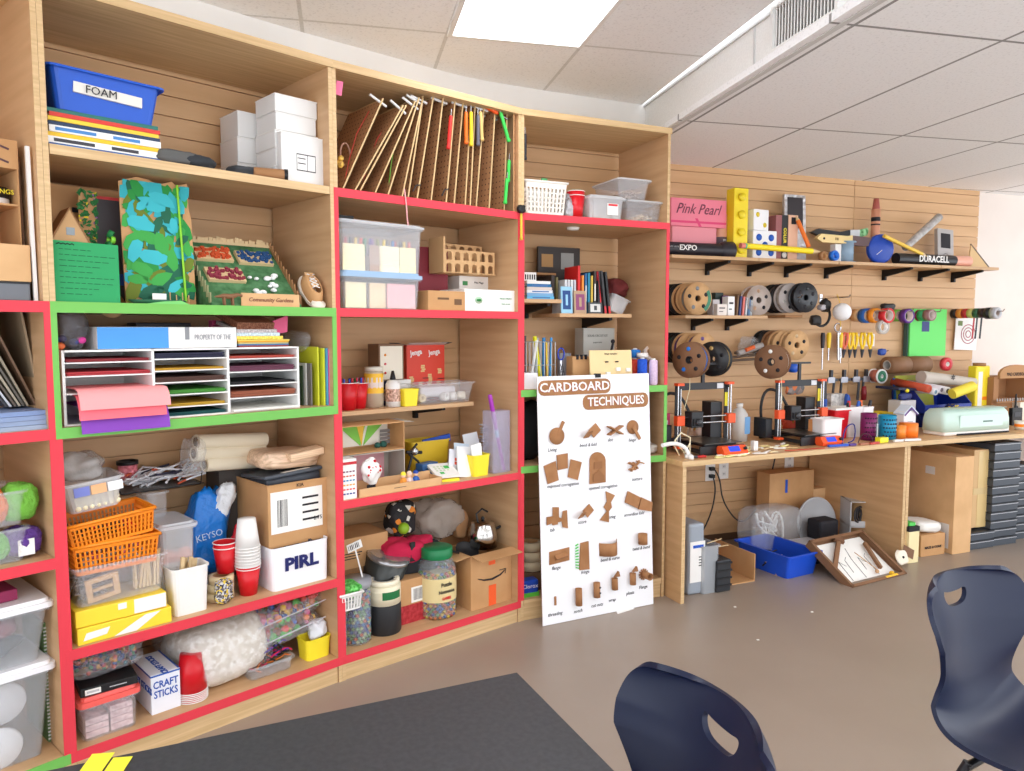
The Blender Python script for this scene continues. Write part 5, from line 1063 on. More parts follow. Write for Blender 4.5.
simple(F,'paper_bag','brown paper bag standing behind the steel pot','bag',MB().blob(.08,.06,.14,23,amp=.1,e=.5),CARDD,F.sx(462,.24,z+.3),.26,z+.3)

# ================================================================ shelving unit behind the poster
F = B3;rr = random.Random(11)
z = ZA
x,w,h = F.fit(526,566,182,.04,z)
basket(F,'white_basket','white slotted plastic basket at the left of the top shelf',x,.04,z,w,.2,h,mat((240,236,226),.4),nx=10,nz=5)
simple(F,'plastic_strip','small green strip clipped on the white basket rim','strip',MB().cbox(.03,.01,.01),mat((70,150,90),.5),F.sx(545,.03,z+h),.034,z+h+.006)
simple(F,'silver_bag','crinkled silver grey bag beside the white basket','bag',MB().blob(.09,.1,.13,34,amp=.2,rough=.1),mat((170,168,170),.25,.4,kind='crinkle'),F.sx(571,.08,z),.12,z)
x,w,h = F.fit(572,588,190,.05,z)
for k in range(2): cup(F,'party_cup',['lower of two nested tall red cups on the top shelf','upper of two nested tall red cups on the top shelf'][k],x,.05+w/2,z+k*.022,w/2,h - .022)
x,w,h = F.fit(590,624,199,.04,z)
tb = tub(F,'clear_bin','clear bin with a white price label beside the red cups',x,.04,z,w,.15,h,CLEARF,taper=.92,lid=mat((226,228,230),.25,0,.5));MB().box(0,w*.32,-.0015,0,h*.25,h*.8).build('label',WHITE,tb);MB().box(.006,w*.3,-.002,-.0015,h*.68,h*.78).build('red_print',RED,tb)
heap('wood_slices','wooden slices inside the labelled clear bin','bits',F,x,.05,z+.004,w*.85,.12,h*.45,[ST,mat((190,150,110),.6),WHITE],30,.012,5,shape='bit')
x,w,h = F.fit(626,661,203,.06,z)
tub(F,'clear_bin','lower clear bin of wood shavings at the right of the top shelf',x,.05,z,w,.2,h,CLEAR,taper=.9,lid=mat((226,228,230),.25,0,.5),lidh=.012)
heap('wood_shavings','pale wood shavings inside the lower clear bin','bits',F,x,.06,z+.004,w*.84,.16,h*.45,[mat((226,200,160),.7),mat((200,170,130),.7)],90,.009,6,shape='stick')
z2 = z+h+.016;x,w,h = F.fit(610,656,181,.07,z2)
x0 = F.sx(632,.07,z2);x1 = F.sx(658,.07,z2)
tub(F,'clear_bin','upper clear bin of twigs with a flat lid',x,.06,z2,x1 - x0+.03,.26,h,CLEAR,taper=.88,lid=mat((226,228,230),.25,0,.55),lidh=.012)
heap('twigs','brown twigs inside the upper clear bin','bits',F,x,.08,z2+.004,w*.7,.2,h*.6,[mat((190,150,110),.7),mat((150,116,84),.7)],90,.01,8,shape='stick')
simple(F,'puck_light','round white puck light under the red taped shelf','light',MB().lathe([(.0004,-.014),(.03,-.012),(.034,0),(.0004,0)],24),WHITE,F.sx(573,.16,ZA - .03),.16,ZA - .031)
# book shelf on brackets
zb = F.hit(590,313.5,.16)[1];xL,xR = .02,F.sx(632,.16,zb)
wall_shelf(F,F.sx(560,.16,zb),xR,SB - .16 - .01,zb,'bracket shelf of craft books in the unit behind the poster',[F.sx(592,.4,zb)],group=None)
zs = F.hit(545,299,.17)[1];xm = F.sx(562,.17,zs)
wall_shelf(F,xL+.001,xm,SB - .17 - .01,zs,'short bracket shelf holding lying white books',[F.sx(541,.3,zs)])
hh = .0
for k,(c,lb) in enumerate((((90,180,220),'light blue'),((120,170,210),'pale blue'),((226,226,230),'white with small blue print'),((214,200,190),'cream'),((30,110,160),'deep teal'),((236,234,230),'plain white'))):
    x,w,_ = F.fit(527,554 - k*.7,297,.18,zs);b = book(F,'book',f'{lb} book lying in the pile on the short bracket shelf',x,.18,zs+hh,w,.16,.0145,mat(c,.5),spine='z');hh += .0155
    if k % 2 == 0: MB().box(-w*.3,w*.35,-.001,0,.004,.010).build('spine_print',mat((70,110,170),.5),b)
simple(F,'barcode_card','white card with black bars on top of the lying books','card',MB().box(-.045,.045,0,.004,0,.045),WHITE,F.sx(530,.2,zs),.22,zs+hh)
m = MB();[m.box(-.02+k*.013,-.02+k*.013+.007,-.001,0,.008,.034) for k in range(5)];m.build('bars',INK,bpy.data.objects['barcode_card'])
for k,(px,c,hh,ww,lb) in enumerate(((553,(60,50,46),.13,.018,'dark brown'),(557,(120,110,70),.12,.012,'olive'))): book(F,'book',f'{lb} book standing at the end of the short shelf',F.sx(px,.25,zs),.25,zs,ww,.14,hh,mat(c,.6))
simple(F,'wooden_plank','thin brown plank lying over the short shelf books','plank',MB().cbox(.14,.1,.012),CARDD,F.sx(546,.3,zs),.32,zs+.135)
t = T(F,'photo_board','black board with framed small pictures behind the books','picture',F.sx(561,.38,zb+.25),.42,zb+.18);MB().box(-.12,.14,0,.02,0,.19).build('board',mat((50,42,38),.5),t);MB().box(-.1,-.03,-.002,0,.08,.15).build('picture',mat((170,130,80),.6),t);MB().box(.02,.1,-.002,0,.07,.16).build('grey_picture',mat((150,150,146),.6),t)
bk = [(566,(214,214,216),.175,.013,'first grey ringed booklet in the upright row'),(569,(200,200,204),.175,.012,'second grey ringed booklet in the upright row'),(572,(222,222,222),.175,.012,'third grey ringed booklet in the upright row'),(575,(190,190,196),.175,.012,'fourth grey ringed booklet in the upright row'),
 (579,(214,40,40),.25,.014,'tall red spotted book in the upright row'),(583,(240,150,60),.2,.01,'orange white book beside the tall red one'),(586,(40,100,150),.21,.012,'blue book right of the orange white one'),(589,(30,130,160),.215,.012,'teal book in the middle of the row'),(592,(214,180,70),.2,.01,'yellow book right of the teal one'),(595,(50,44,40),.225,.014,'dark brown book right of the yellow one'),
 (599,(34,36,40),.225,.014,'black book in the right half of the row'),(602,(200,36,46),.225,.008,'slim red book beside the black book'),(606,(60,60,62),.23,.012,'leaning charcoal book with red foot'),(610,(40,42,44),.225,.012,'last leaning charcoal book with red foot')]
for k,(px,c,hh,ww,lb) in enumerate(bk):
    tl = -7 if k >= 11 else 0
    b = book(F,'book',lb,F.sx(px,.2,zb+.1),.2,zb+.002,ww,.15,hh,mat(c,.5),tilt=(0,tl))
    if k in (12,13): MB().box(-ww/2 - .0003,ww/2+.0003,-.001,0,0,.04).build('red_foot',RED,b)
    elif k % 3 == 0: MB().box(-ww*.25,ww*.25,-.001,0,hh*.3,hh*.7).build('spine_print',mat((240,236,226),.5),b)
for k,(px0,px1,hh,c,c2,lb) in enumerate(((562,573,.14,(150,200,226),(30,70,130),'small blue book facing out below the ringed booklets'),(575,587,.12,(180,150,120),(140,70,110),'small patterned book facing out in the middle'),(589,603,.06,(60,64,66),(210,210,206),'low dark and white pamphlet facing out'))):
    x,w,_ = F.fit(px0,px1,300,.17,zb);t = T(F,'booklet',lb,'book',x,.175,zb,tilt=(-4,0));MB().box(-w/2,w/2,0,.008,0,hh).build('cover',mat(c,.5),t);MB().box(-w*.36,w*.36,-.001,0,hh*.15,hh*.85).build('cover_picture',mat(c2,.5),t);MB().box(-w*.1,w*.1,-.0016,-.001,hh*.3,hh*.7).build('figure_print',mat(c,.5),t)
tub(F,'clear_tub','tilted clear tub at the right end of the bracket shelf',F.sx(619,.18,zb+.06),.2,zb+.006,.11,.12,.09,CLEARF,tilt=(0,22))
simple(F,'cloth_bundle','dark red cloth heap behind the tilted clear tub','cloth',MB().blob(.13,.12,.1,44,amp=.2),mat((120,50,50),.9,kind='fabric'),F.sx(622,.32,zb+.15),.38,zb+.1)
# middle level, seen above the poster
z = Z3
x,w,h = F.fit(527,556,342,.06,z)
t = T(F,'wire_basket','tall wire basket of rulers and tubes above the poster edge','basket',x,.07,z);m = MB()
for a in range(9):
    xx = -w/2+w*a/8
    for yy in (0,.1): m.tube([(xx,yy,0),(xx,yy,h)],.0016,5)
for zz in (.002,h*.5,h): m.tube([(-w/2,0,zz),(w/2,0,zz),(w/2,.1,zz),(-w/2,.1,zz)],.002,5,True)
m.box(-w/2,w/2,0,.1,0,.002);m.build('wires',mat((180,184,186),.3,.8),t)
for k,(a,tl,L,c,r,lb) in enumerate(((-.3,10,.24,(230,230,226),.008,'white rod leaning in the wire basket'),(.15,-9,.26,(224,220,30),.011,'bright yellow tube leaning in the wire basket'),(.25,0,.25,(40,120,180),.009,'blue rod standing in the wire basket'),(.4,2,.25,(50,140,200),.006,'thin blue rod at the right of the wire basket'),(-.1,4,.25,(150,160,160),.006,'grey rod in the wire basket'),(-.4,0,.26,(60,60,64),.007,'black rod at the left of the wire basket'),(.33,-2,.23,(240,200,60),.005,'slim amber rod in the wire basket'))):
    o = MB().tube([(0,0,0),(0,0,L)],r,8).build('craft_rod',mat(c,.4));o.location = F.w(x+a*w,.1+.01*(k % 3),z+.004);o.rotation_euler = (Matrix.Rotation(F.rz,3,'Z') @ Matrix.Rotation(R(tl),3,'Y')).to_euler();tag(o,lb,'rod')
t = T(F,'scissors','scissors with a blue ring handle beside the wire basket','scissors',F.sx(561,.1,z+.15),.1,z+.12);MB().tube([(.018*cos(a),0,.05+.03*sin(a)) for a in [k*pi/8 for k in range(16)]],.004,6,True).build('handle',mat((30,60,170),.4),t);MB().box(-.004,.004,0,.002,-.06,.02).build('blade',STEEL,t)
simple(F,'grey_binder','grey binder standing behind the scissors','binder',MB().cbox(.07,.03,.17),mat((140,140,144),.5),F.sx(567,.2,z),.22,z,bevel=.002)
simple(F,'wire_rack','small black wire rack beside the grey binder','rack',MB().tube([(-.03,0,0),(0,0,.12),(.03,0,0)],.003,6).tube([(-.025,.03,0),(.005,.03,.12),(.035,.03,0)],.003,6).tube([(-.01,0,.08),(.012,.0,.08)],.003,6),mat((60,60,66),.4),F.sx(563,.06,z),.07,z)
t = carton(F,'carton','small brown box clipped with black clips above the poster',F.sx(581,.1,z),.1,z,.1,.07,.155,CARD,tape=False)
for k in range(3): MB().box(-.03+.025*k,-.018+.025*k,-.006,.004,.14,.165).build('clip',INK,t)
heap('cable_bits','dark cable bits lying before the clipped brown box','bits',F,F.sx(579,.05,z),.04,z,.12,.06,.04,[BLACK,DGREY],30,.007,21,shape='wire')
x,w,h = F.fit(585,616,328,.26,z);t = T(F,'grey_box','light grey box with faint print standing behind the sample board','box',x,.28,z);MB().cbox(w,.1,h).build('body',mat((170,168,160),.5),t,bevel=.002);text('SOLAR CIRCUIT KIT',.018,mat((110,110,106),.6),t,-.01,-.001,h*.86,sx=.8);text('projects inside',.012,mat((120,120,116),.6),t,-.01,-.001,h*.74,sx=.8)
x,w,h = F.fit(591,633,350,.03,z);t = T(F,'sample_board','pale wooden board with white switches above the poster','board',x,.03,z,tilt=(-6,0));MB().box(-w/2,w/2,0,.01,0,h).build('board',mat((232,204,150),.5),t,bevel=.002);text('hinge samples',.014,INK,t,.0,-.001,h*.9)
for k,(a,b) in enumerate(((-.34,.2),(-.1,.3),(.14,.42),(.38,.4))): MB().box(a*w - .012,a*w+.012,-.012,0,h*b,h*b+.018).build('switch',WHITE,t);
for a,b in ((-.4,.12),(-.16,.12),(-.12,.66),(.12,.66)): MB().box(a*w - .006,a*w+.006,-.014,0,h*b,h*b+.02*(b < .5)+.006).build('screw',INK,t)
t = T(F,'heat_gun','black crank handle leaning on the light grey box','tool',F.sx(613,.2,z+.25),.22,z+.15);MB().tube([(-.02,0,-.03),(0,0,.02),(.012,0,.07)],.007,8).ball(.012,0,.08,.012).build('handle',INK,t)
for k,(px,c,zz,r,hh,lb) in enumerate(((635,(30,80,180),0,.024,.085,'blue thread cone beside the sample board'),(646,(36,96,190),.085,.028,.04,'blue ribbon spool on top of the thread cones'),)): pass
def spool_v(px,yy,zz,r,hh,c,lb): 
    t = T(F,'thread_spool',lb,'spool',F.sx(px,yy,zz),yy,zz);MB().lathe([(.0004,0),(r*.8,0),(r*.85,.004),(r,.008),(r*.96,hh - .008),(r*.8,hh - .002),(.0004,hh)],20).build('thread',mat(c,.8,kind='mottle',s=90,amp=8),t);MB().ring(0,0,hh - .002,hh+.006,.006,.012,14).build('core',WHITE,t)
spool_v(642,.05,z,.027,.14,(30,80,190),'blue thread cone at the poster corner');spool_v(653,.035,z,.024,.135,(214,190,216),'lilac thread cone at the side panel')
spool_v(634,.14,z,.03,.135,(220,70,50),'red thread cone behind the blue one');spool_v(635,.14,z+.143,.03,.045,(40,120,200),'sky blue thread spool on the red cone')
tape_roll(F,'tape_roll','white tape roll on top of the blue thread cone',F.sx(642,.06,z),.06,z+.149,.03,.022,mat((222,218,214),.5));tape_roll(F,'tape_roll','large cream tape roll behind the lilac cone',F.sx(650,.16,z+.18),.17,z+.15,.045,.035,mat((214,200,190),.5),tilt=(60,0))
simple(F,'storage_box','grey box under the large cream tape roll','box',MB().cbox(.12,.1,.13),mat((150,140,130),.6),F.sx(648,.14,z),.19,z)
simple(F,'white_box','plain white box at the left of the middle shelf','box',MB().cbox(.075,.1,.08),mat((236,234,236),.5),F.sx(531,.035,z),.035,z,bevel=.002)
# lower levels, glimpsed around the poster
simple(F,'black_bag','black bag hanging in the dark cell left of the poster','bag',MB().blob(.2,.2,.3,61,amp=.1),mat((24,24,26),.8),.12,.2,Z4)
simple(F,'crumpled_bag','crumpled white and brown bag on the green taped shelf right of the poster','bag',MB().blob(.12,.12,.06,62,amp=.2),mat((196,186,176),.6,kind='crinkle'),.79,.1,Z4)
z = ZD
for k in range(3): tape_roll(F,'tape_roll',['lowest','middle','topmost'][k]+' cream tape roll in the pile left of the poster',F.sx(532,.14,z+.15),.16,z+.1+.05*k,.06,.047,mat((206,190,156),.6))
simple(F,'storage_box','dark box under the cream tape rolls','box',MB().cbox(.2,.16,.098),mat((110,84,60),.6),F.sx(536,.1,z),.1,z)
t = T(F,'wipes_packet','blue packet with green foot and white lettering left of the poster','packet',F.sx(530,.03,z),.03,z,rot=0);MB().cbox(.1,.06,.085).build('body',mat((30,70,170),.4),t,bevel=.01);MB().cbox(.102,.062,.022,0,-.001,0).build('green_foot',mat((90,180,60),.4),t);text('Clorox',.03,WHITE,t,.0,-.0025,.055)
# ================================================================ poster
q0 = B3.w(.072,-.105,0);PF = Frame(q0.x,q0.y,63.6);WP = .668
ly = .068;zt4 = PF.hit(540,377,ly)[1]
HP = hypot(ly,zt4);lean = math.degrees(atan2(ly,zt4))
t = T(PF,'poster_board','large white foam board of cardboard technique samples leaning on the shelves','poster',0,0,.002,tilt=(-lean,0))
PB = t;MB().box(0,WP,0,.006,0,HP).build('board',mat((238,238,240),.6),t,bevel=.001)
def pp(px,py):
    # board coordinates of a pixel
    M = Matrix.Translation(PF.w(0,0,.002)) @ Matrix.Rotation(PF.rz,4,'Z') @ Matrix.Rotation(R(-lean),4,'X')
    o = M.translation;n = M.to_3x3() @ Vector((0,1,0));c = Vector((0,0,CH));d = ray(px,py);P = c+d*((o - c).dot(n)/d.dot(n));q = M.inverted() @ P
    return q.x,q.z
KC = mat((160,112,72),.8,kind='cardboard',s=14);KD = mat((146,100,64),.8)
def pill(x,z,w,h): r = h/2*.8;return [(x+sx*(w/2 - r)+r*cos(a),z+sz*(h/2 - r)+r*sin(a)) for sx,sz,a0 in ((1,-1,-90),(1,1,0),(-1,1,90),(-1,-1,180)) for a in [R(a0+30*k) for k in range(4)]]
for s,pc,pe,tx in (('CARDBOARD',(575,387),72,.82),('TECHNIQUES',(616,401),65,.78)):
    cx,cz = pp(*pc);w = abs(pp(pc[0]+pe/2,pc[1])[0] - pp(pc[0] - pe/2,pc[1])[0]);w = min(w,2*(WP - cx) - .01)
    p = MB().prism(pill(cx,cz,w,.075),-.004,-.0003,'y').build('title_strip',KC,PB);text(s,.062,WHITE,p,cx,-.0048,cz,sx=w/(.062*len(s)*.70),bold=.0012)
    text(s,.062,mat((150,70,60),.6),p,cx - .004,-.0042,cz - .002,sx=w/(.062*len(s)*.70),bold=.0012)
def cap(s,px,py,size=.02): x,z = pp(px,py);text(s,size,INK,PB,x,-.0008,z,shear=.25,sx=.9,name='caption')
def flat(poly,th=.004,off=0,m=KC,name='sample'): MB().prism(poly,-.0006 - off - th,-.0006 - off,'y').build(name,m,PB)
def poly_px(pts): return [pp(*p) for p in pts]
def spiral():
    x,z = pp(556,436);MB().lathe([(.0004,0)],3) if False else None
    m = MB();m.at(x,-.006,z,rx=90).lathe([(.0004,0),(.042,0),(.042,.005),(.0004,.005)],28);m.at(x+.02,-.01,z+.035,ry=28).box(-.007,.007,-.004,.004,-.04,.04);m.build('disc_sample',KC,PB)
spiral()
def vfold(px,py,s=1):
    x,z = pp(px,py);m = MB();m.at(x,-.012,z,rx=-50,rz=30).box(-.055*s,.0,-.022*s,.022*s,0,.004);m.at(x,-.008,z,rx=80,rz=10,ry=-35).box(0,.06*s,-.024*s,.024*s,0,.004);m.build('fold_sample',KC,PB)
vfold(590,434);vfold(584,514,.9)
x,z = pp(613,430);m = MB();m.at(x,-.02,z,ry=28).box(-.045,.045,-.018,.018,-.003,.003);m.at(x,-.02,z,ry=-28).box(-.045,.045,-.018,.018,-.003,.003);m.build('slot_sample',KC,PB)
x,z = pp(632,427);m = MB();m.at(x,-.004,z,rx=90).lathe([(.0004,0),(.036,0),(.036,.004),(.0004,.004)],28);m.at(x+.014,-.012,z - .026,ry=-32).box(-.008,.008,-.006,0,-.045,.03);m.build('hinge_sample',KC,PB)
for a in (((543,466),(555,461),(558,480),(547,484)),((556,455),(567,453),(567,468),(557,470)),((570,459),(581,462),(577,480),(567,477))): flat(poly_px(a),.004,.004,name='ribbed_sample')
pts = [(589,484),(605,482),(605,468)]+[(597+8*cos(a),461 - 9*sin(a)) for a in [R(10+20*k) for k in range(9)]]+[(589,470)]
flat(poly_px(pts),.005,.002,name='arched_sample');flat(poly_px([(593,462),(601,461),(601,468),(593,469)]),.003,.008,KD,'inner_square');flat(poly_px([(592,482),(592,474),(598,470),(603,475),(603,480)]),.003,.008,KD,'inner_shape')
x,z = pp(634,466);m = MB()
for k in range(7): m.at(x+rr.uniform(-.03,.03),-.016,z+rr.uniform(-.014,.02),ry=rr.uniform(-60,60),rx=rr.uniform(-30,30)).box(-.022,.022,-.008,.008,-.003,.003)
m.build('texture_sample',KC,PB)
flat(poly_px([(605,491),(614,495),(610,502),(611,507),(608,511),(608,522),(599,520),(606,511),(603,507),(606,501)]),.005,.004,name='bow_tie_sample')
flat(poly_px([(546,517),(552,516),(552,507),(558,507),(558,517),(561,518),(562,511),(566,510),(567,528),(562,527),(561,521),(557,522),(557,524),(552,525),(551,523),(546,525)]),.006,.004,name='tab_sample')
for a in (((627,491),(639,497),(636,508),(624,502)),((640,497),(651,502),(650,511),(637,509))): flat(poly_px(a),.012,.003,name='folded_box_sample')
flat(poly_px([(549,552),(569,547),(569,560),(549,565)]),.004,.0,name='flap_base');x,z = pp(560,556);m = MB();m.at(x,-.006,z,ry=-10).prism([(-.0,.014),(-.026,0),(0,-.014)],-.032,.032,'x');m.build('flap_sample',KC,PB)
flat(poly_px([(580,543),(588,541),(589,569),(579,570)]),.006,.0,name='fringe_board');x,z = pp(578,556)
for k in range(9): MB().at(x - .004,-.006,z - .06+k*.015,ry=20 - 6*k).box(-.014,.004,-.002,.002,-.002,.003).build('green_fringe',mat((70,190,70),.6),PB)
x,z = pp(608,548);m = MB();vs = [];fs = []
for k in range(9): a = R(200+17.5*k);vs += [(x+.062*cos(a)*1.05,-.03 - .03*sin(a)*-1 - .0,z - .032),(x+.062*cos(a)*1.05,-.03+.03*sin(a),z+.036)]
vs = [];
for k in range(9): u_ = -1+k/4;vs += [(x+.055*u_,-.045*(1 - u_*u_) - .002,z - .034),(x+.055*u_,-.045*(1 - u_*u_) - .002,z+.032+(.01 if k > 7 else 0))]
n_ = len(vs);vs += [(a,b+.004,c) for a,b,c in vs];fs = [(2*k,2*k+2,2*k+3,2*k+1) for k in range(8)]+[tuple(n_+q for q in (2*k,2*k+1,2*k+3,2*k+2)) for k in range(8)]+[(2*k+1,2*k+3,n_+2*k+3,n_+2*k+1) for k in range(8)]+[(2*k,n_+2*k,n_+2*k+2,2*k+2) for k in range(8)]
m.add(vs,fs,True);m.build('curved_sample',KC,PB)
def tubes(px,py,h=.07,r=.019,holes=False,name='tube_sample',cut=0):
    x,z = pp(px,py);m = MB();m.at(x,-r - .001,z);m.lathe([(r - .002,-h/2),(r,-h/2),(r,h/2),(r - .002,h/2),(r - .002,-h/2)],18);m.build(name,KC,PB)
    if holes:
        for dz in (.014,-.014): MB().at(x+.009,-r*2+.001,z+dz,rx=90).lathe([(.0004,0),(.0055,0),(.0055,.002),(.0004,.002)],12).build('hole',INK,PB)
tubes(640,538,.055,.024);tubes(577,596,.085,.017);tubes(595,589,.075,.017,True);tubes(613,583,.06,.016);tubes(631,578,.06,.016)
for px,py in ((614,573),(632,568)): x,z = pp(px,py);MB().prism([(x - .016,z - .012),(x+.016,z - .012),(x+.01,z+.014)],-.034,-.018,'y').build('torn_end',KD,PB)
x,z = pp(555,600);MB().box(x - .005,x+.005,-.006,0,z - .025,z+.018).build('loop_sample',KC,PB)
x,z = pp(643,574);m = MB()
for k in range(12): m.at(x,-.004,z,ry=30*k).box(-.004,.004,-.003,0,.012,.03)
m.at(x,-.004,z,rx=90).lathe([(.016,0),(.019,0),(.019,.06),(.016,.06),(.016,0)],18);m.build('flange_sample',KC,PB)
for s,px,py in (('Living',552,450),('bend & fold',588,445),('slot',610,440),('hinge',632,440),('exposed corrugation',563,485),('opened corrugation',603,487),('texture',637,479),('tab',552,530),('score',582,522),('spring',611,517),('accordion fold',634,514),('flange',556,568),('fringe',585,572),('bend & curve',610,559),('twist & bend',641,548),('threading',555,614),('notch',578,611),('cut outs',597,605),('wrap',612,600),('pleats',630,593),('Flange',643,587)): cap(s,px,py,.024)
x,z = pp(598,374);MB().box(x - .018,x+.012,-.008,.012,HP - .014,HP+.006).build('binder_clip',INK,PB)
simple(PF,'paper_scrap','white paper scrap on the floor under the poster','paper',MB().prism([(0,0),(.12,.02),(.1,.07),(.02,.05)],0,.001),PAPER,.42,-.03,.001)

# ================================================================ near-end unit (only its right part is in view)
F = B0;z = ZB
def at0(px,y,zz): return F.sx(px,y,zz)
x = at0(10,.05,z+.1)
zc0 = F.hit(10,296,.03)[1]
t = T(F,'storage_box','dark grey plastic box low on the near-end shelf','box',at0(31,.03,z) - .1,.03,z);MB().cbox(.2,.2,.055).build('body',mat((104,108,114),.4),t,bevel=.003);MB().box(-.1,.1,-.001,0,.05,.056).build('lid_edge',BLACK,t)
carton(F,'carton','plain tan carton on the dark grey box',at0(31,.03,z+.1) - .105,.03,z+.057,.21,.2,.11,CARDL,tape=False)
zs0 = F.hit(10,205,.1)[1]
t = T(F,'display_box','tall open carton with a brown shelf and a lidded tin inside','box',at0(20,.1,z+.3) - .095,.1,z+.168);h = F.hit(10,140,.1)[1] - z - .168;w = .19
MB().box(-w/2,w/2,.0,.2,0,.004).box(-w/2,-w/2+.004,0,.2,0,h).box(w/2 - .004,w/2,0,.2,0,h).box(-w/2,w/2,.196,.2,0,h).box(-w/2,w/2,-.002,.2,h - .085,h).box(-w/2,w/2,0,.2,zs0 - z - .17,zs0 - z - .164).build('body',CARD,t)
MB().at(.05,-.003,h - .025,ry=18).box(-.022,.022,0,.001,0,.006).at(.05,-.003,h - .065,ry=18).box(-.02,.02,0,.001,0,.006).build('ink_marks',mat((90,60,66),.7),t)
t = T(F,'tin','black tin with a white foot and yellow lettering in the tall carton','tin',at0(18,.12,zs0) - .06,.17,zs0+.001);MB().lathe([(.0004,0),(.05,0),(.05,.022),(.0004,.022)],22).build('foot',WHITE,t);MB().lathe([(.0504,.022),(.0504,.055),(.0004,.056)],22).build('body',BLACK,t);text('SAVINGS',.02,YEL,t,.012,-.053,.04,rz=5)
t = T(F,'foam_strip','long white foam strip leaning beside the cardboard sheets','strip',at0(36.5,.03,z),.03,z+.001,tilt=(0,-.5));MB().box(-.005,.005,0,.012,0,.46).build('strip',mat((232,230,226),.5),t)
for k,(px,c,tl,lb) in enumerate(((30,(120,94,74),-1,'brown cardboard sheet standing left of the white foam strip'),(39,(150,118,88),-1,'cardboard sheet standing right of the white foam strip'),(43,(136,104,80),0,'cardboard sheet nearest the side panel at the near end'))):
    t = T(F,'cardboard_sheet',lb,'cardboard',at0(px,.1,z),.12,z+.001,tilt=(0,tl));MB().box(-.003,.003,0,.3,0,.43 - .02*k).build('sheet',mat(c,.8),t)
z = ZG
for k in range(4): t = book(F,'notebook',['bottom','second','third','topmost'][k]+' grey blue notebook in the pile on the near-end shelf',at0(26,.02,z) - .07+.006*k,.02+.004*(k % 2),z+.0145*k,.26,.2,.0135,mat((150 - 8*k,164 - 6*k,186),.6),spine='z',rot=k - 1)
zq = z
for k,(px,tl,L,c,lb) in enumerate(((43,-8,.33,(150,130,104),'beige folder leaning at the right of the near-end cell'),(38,-22,.36,(110,84,64),'brown folder leaning left of the beige one'),(30,-24,.36,(150,140,120),'tan folder leaning in the near-end cell'),(26,-26,.34,(96,92,84),'dark folder leaning in the near-end cell'),(22,-27,.33,(170,160,140),'cream folder leaning in the near-end cell'),(18,-29,.32,(90,80,70),'umber folder leaning in the near-end cell'),(13,-30,.3,(196,200,206),'white folder leaning lowest at the near end'),(9,-31,.29,(60,60,66),'black folder leaning lowest at the near end'))):
    t = T(F,'folder',lb,'folder',at0(px,.1,z+.06),.12,z+.066,tilt=(0,tl));MB().box(-.003,.003,0,.28,0,L).build('cover',mat(c,.6),t)
z = ZC - .01
x,w = F.sx(30,.04,z),.34
YC = [((100,180,220),'light blue'),((244,130,50),'orange'),((236,130,140),'pink'),((120,190,70),'green'),((240,90,60),'red orange'),((190,90,170),'magenta'),((90,50,130),'purple'),((60,120,180),'blue')]
hy = .105
for k in range(2):
    zz = z+k*(hy+.01)
    tub(F,'yarn_bin',['lower','upper'][k]+' clear bin of yarn skeins on the near-end shelf',x - w/2 - .0,.04,zz,w,.2,hy,CLEAR,taper=.93)
    for j in range(4):
        c,nm = YC[(j*2+k*5) % 8] if k else [((240,96,50),'bright orange'),((220,100,180),'pink purple'),((110,190,70),'leaf green'),((96,60,140),'violet')][j]
        px_ = x - w/2+(-.11+.085*j)
        t = T(F,'yarn_skein',f'{nm} yarn skein in the {["lower", "upper"][k]} clear bin at the near end','yarn',px_+.02,.1,zz+.004)
        MB().blob(.1,.1,.09 if k == 0 else .115,100+j+7*k,amp=.12,rough=.08).build('yarn',mat(c,.9,kind='crinkle',s=60),t)
        if k == 0 and j in (1,3): MB().box(-.022,.022,-.052,-.049,.01,.06).build('paper_band',WHITE,t)
z = ZD
WT = mat((214,218,222),.25,0,.2)
def tote(zz,h,label,px,lidc,seed):
    x = F.sx(px,.05,zz+h);w = .44;t = tub(F,'storage_tote',label,x - w/2,.045,zz,w,.3,h,WT,taper=.88,lid=lidc,lidh=.028,rim=.012);return x - w/2
xt = tote(z,.28,'lower frosted tote of paper plates and discs at the near end',50,mat((238,238,240),.35),1)
for k,(a,b,c) in enumerate(((.08,.06,(236,236,238)),(.1,.19,(226,226,230)),(-.03,.12,(236,214,90)),(-.05,.22,(240,226,140)))): 
    simple(F,'foam_disc',['white foam disc low in the lower tote','pale foam disc high in the lower tote','yellow foam disc in the middle of the lower tote','light yellow foam disc high in the lower tote'][k],'disc',MB().at(0,0,0,rx=90).lathe([(.0004,0),(.06,0),(.065,.008),(.06,.016),(.0004,.016)],24),mat(c,.6),xt+a,.085+.02*k,z+b)
z1 = z+.31;xt = tote(z1,.17,'upper frosted tote of fabric and cords at the near end',48,mat((240,240,242),.35),2)
for k,(a,b,c,ww) in enumerate(((.0,.05,(50,56,64),.3),(-.05,.1,(40,70,150),.26),(.1,.1,(140,40,60),.12),(.05,.07,(226,222,214),.14))): simple(F,'fabric_bundle',['charcoal','blue','wine red','cream'][k]+' fabric bundle inside the upper tote','fabric',MB().blob(ww,.12,.06,130+k,amp=.15),mat(c,.9),xt+a,.13+.02*k,z1+b - .03)
simple(F,'foam_sheet','wine coloured foam sheets on top of the upper tote lid','foam',MB().cbox(.34,.2,.035),mat((140,40,80),.7),xt - .02,.08,z1+.2,bevel=.003,rot=2)
simple(F,'foam_sheet','pink sheet hanging over the corner of the upper tote lid','foam',MB().cbox(.2,.1,.003),mat((236,150,160),.7),xt - .05,.05,z1+.197)
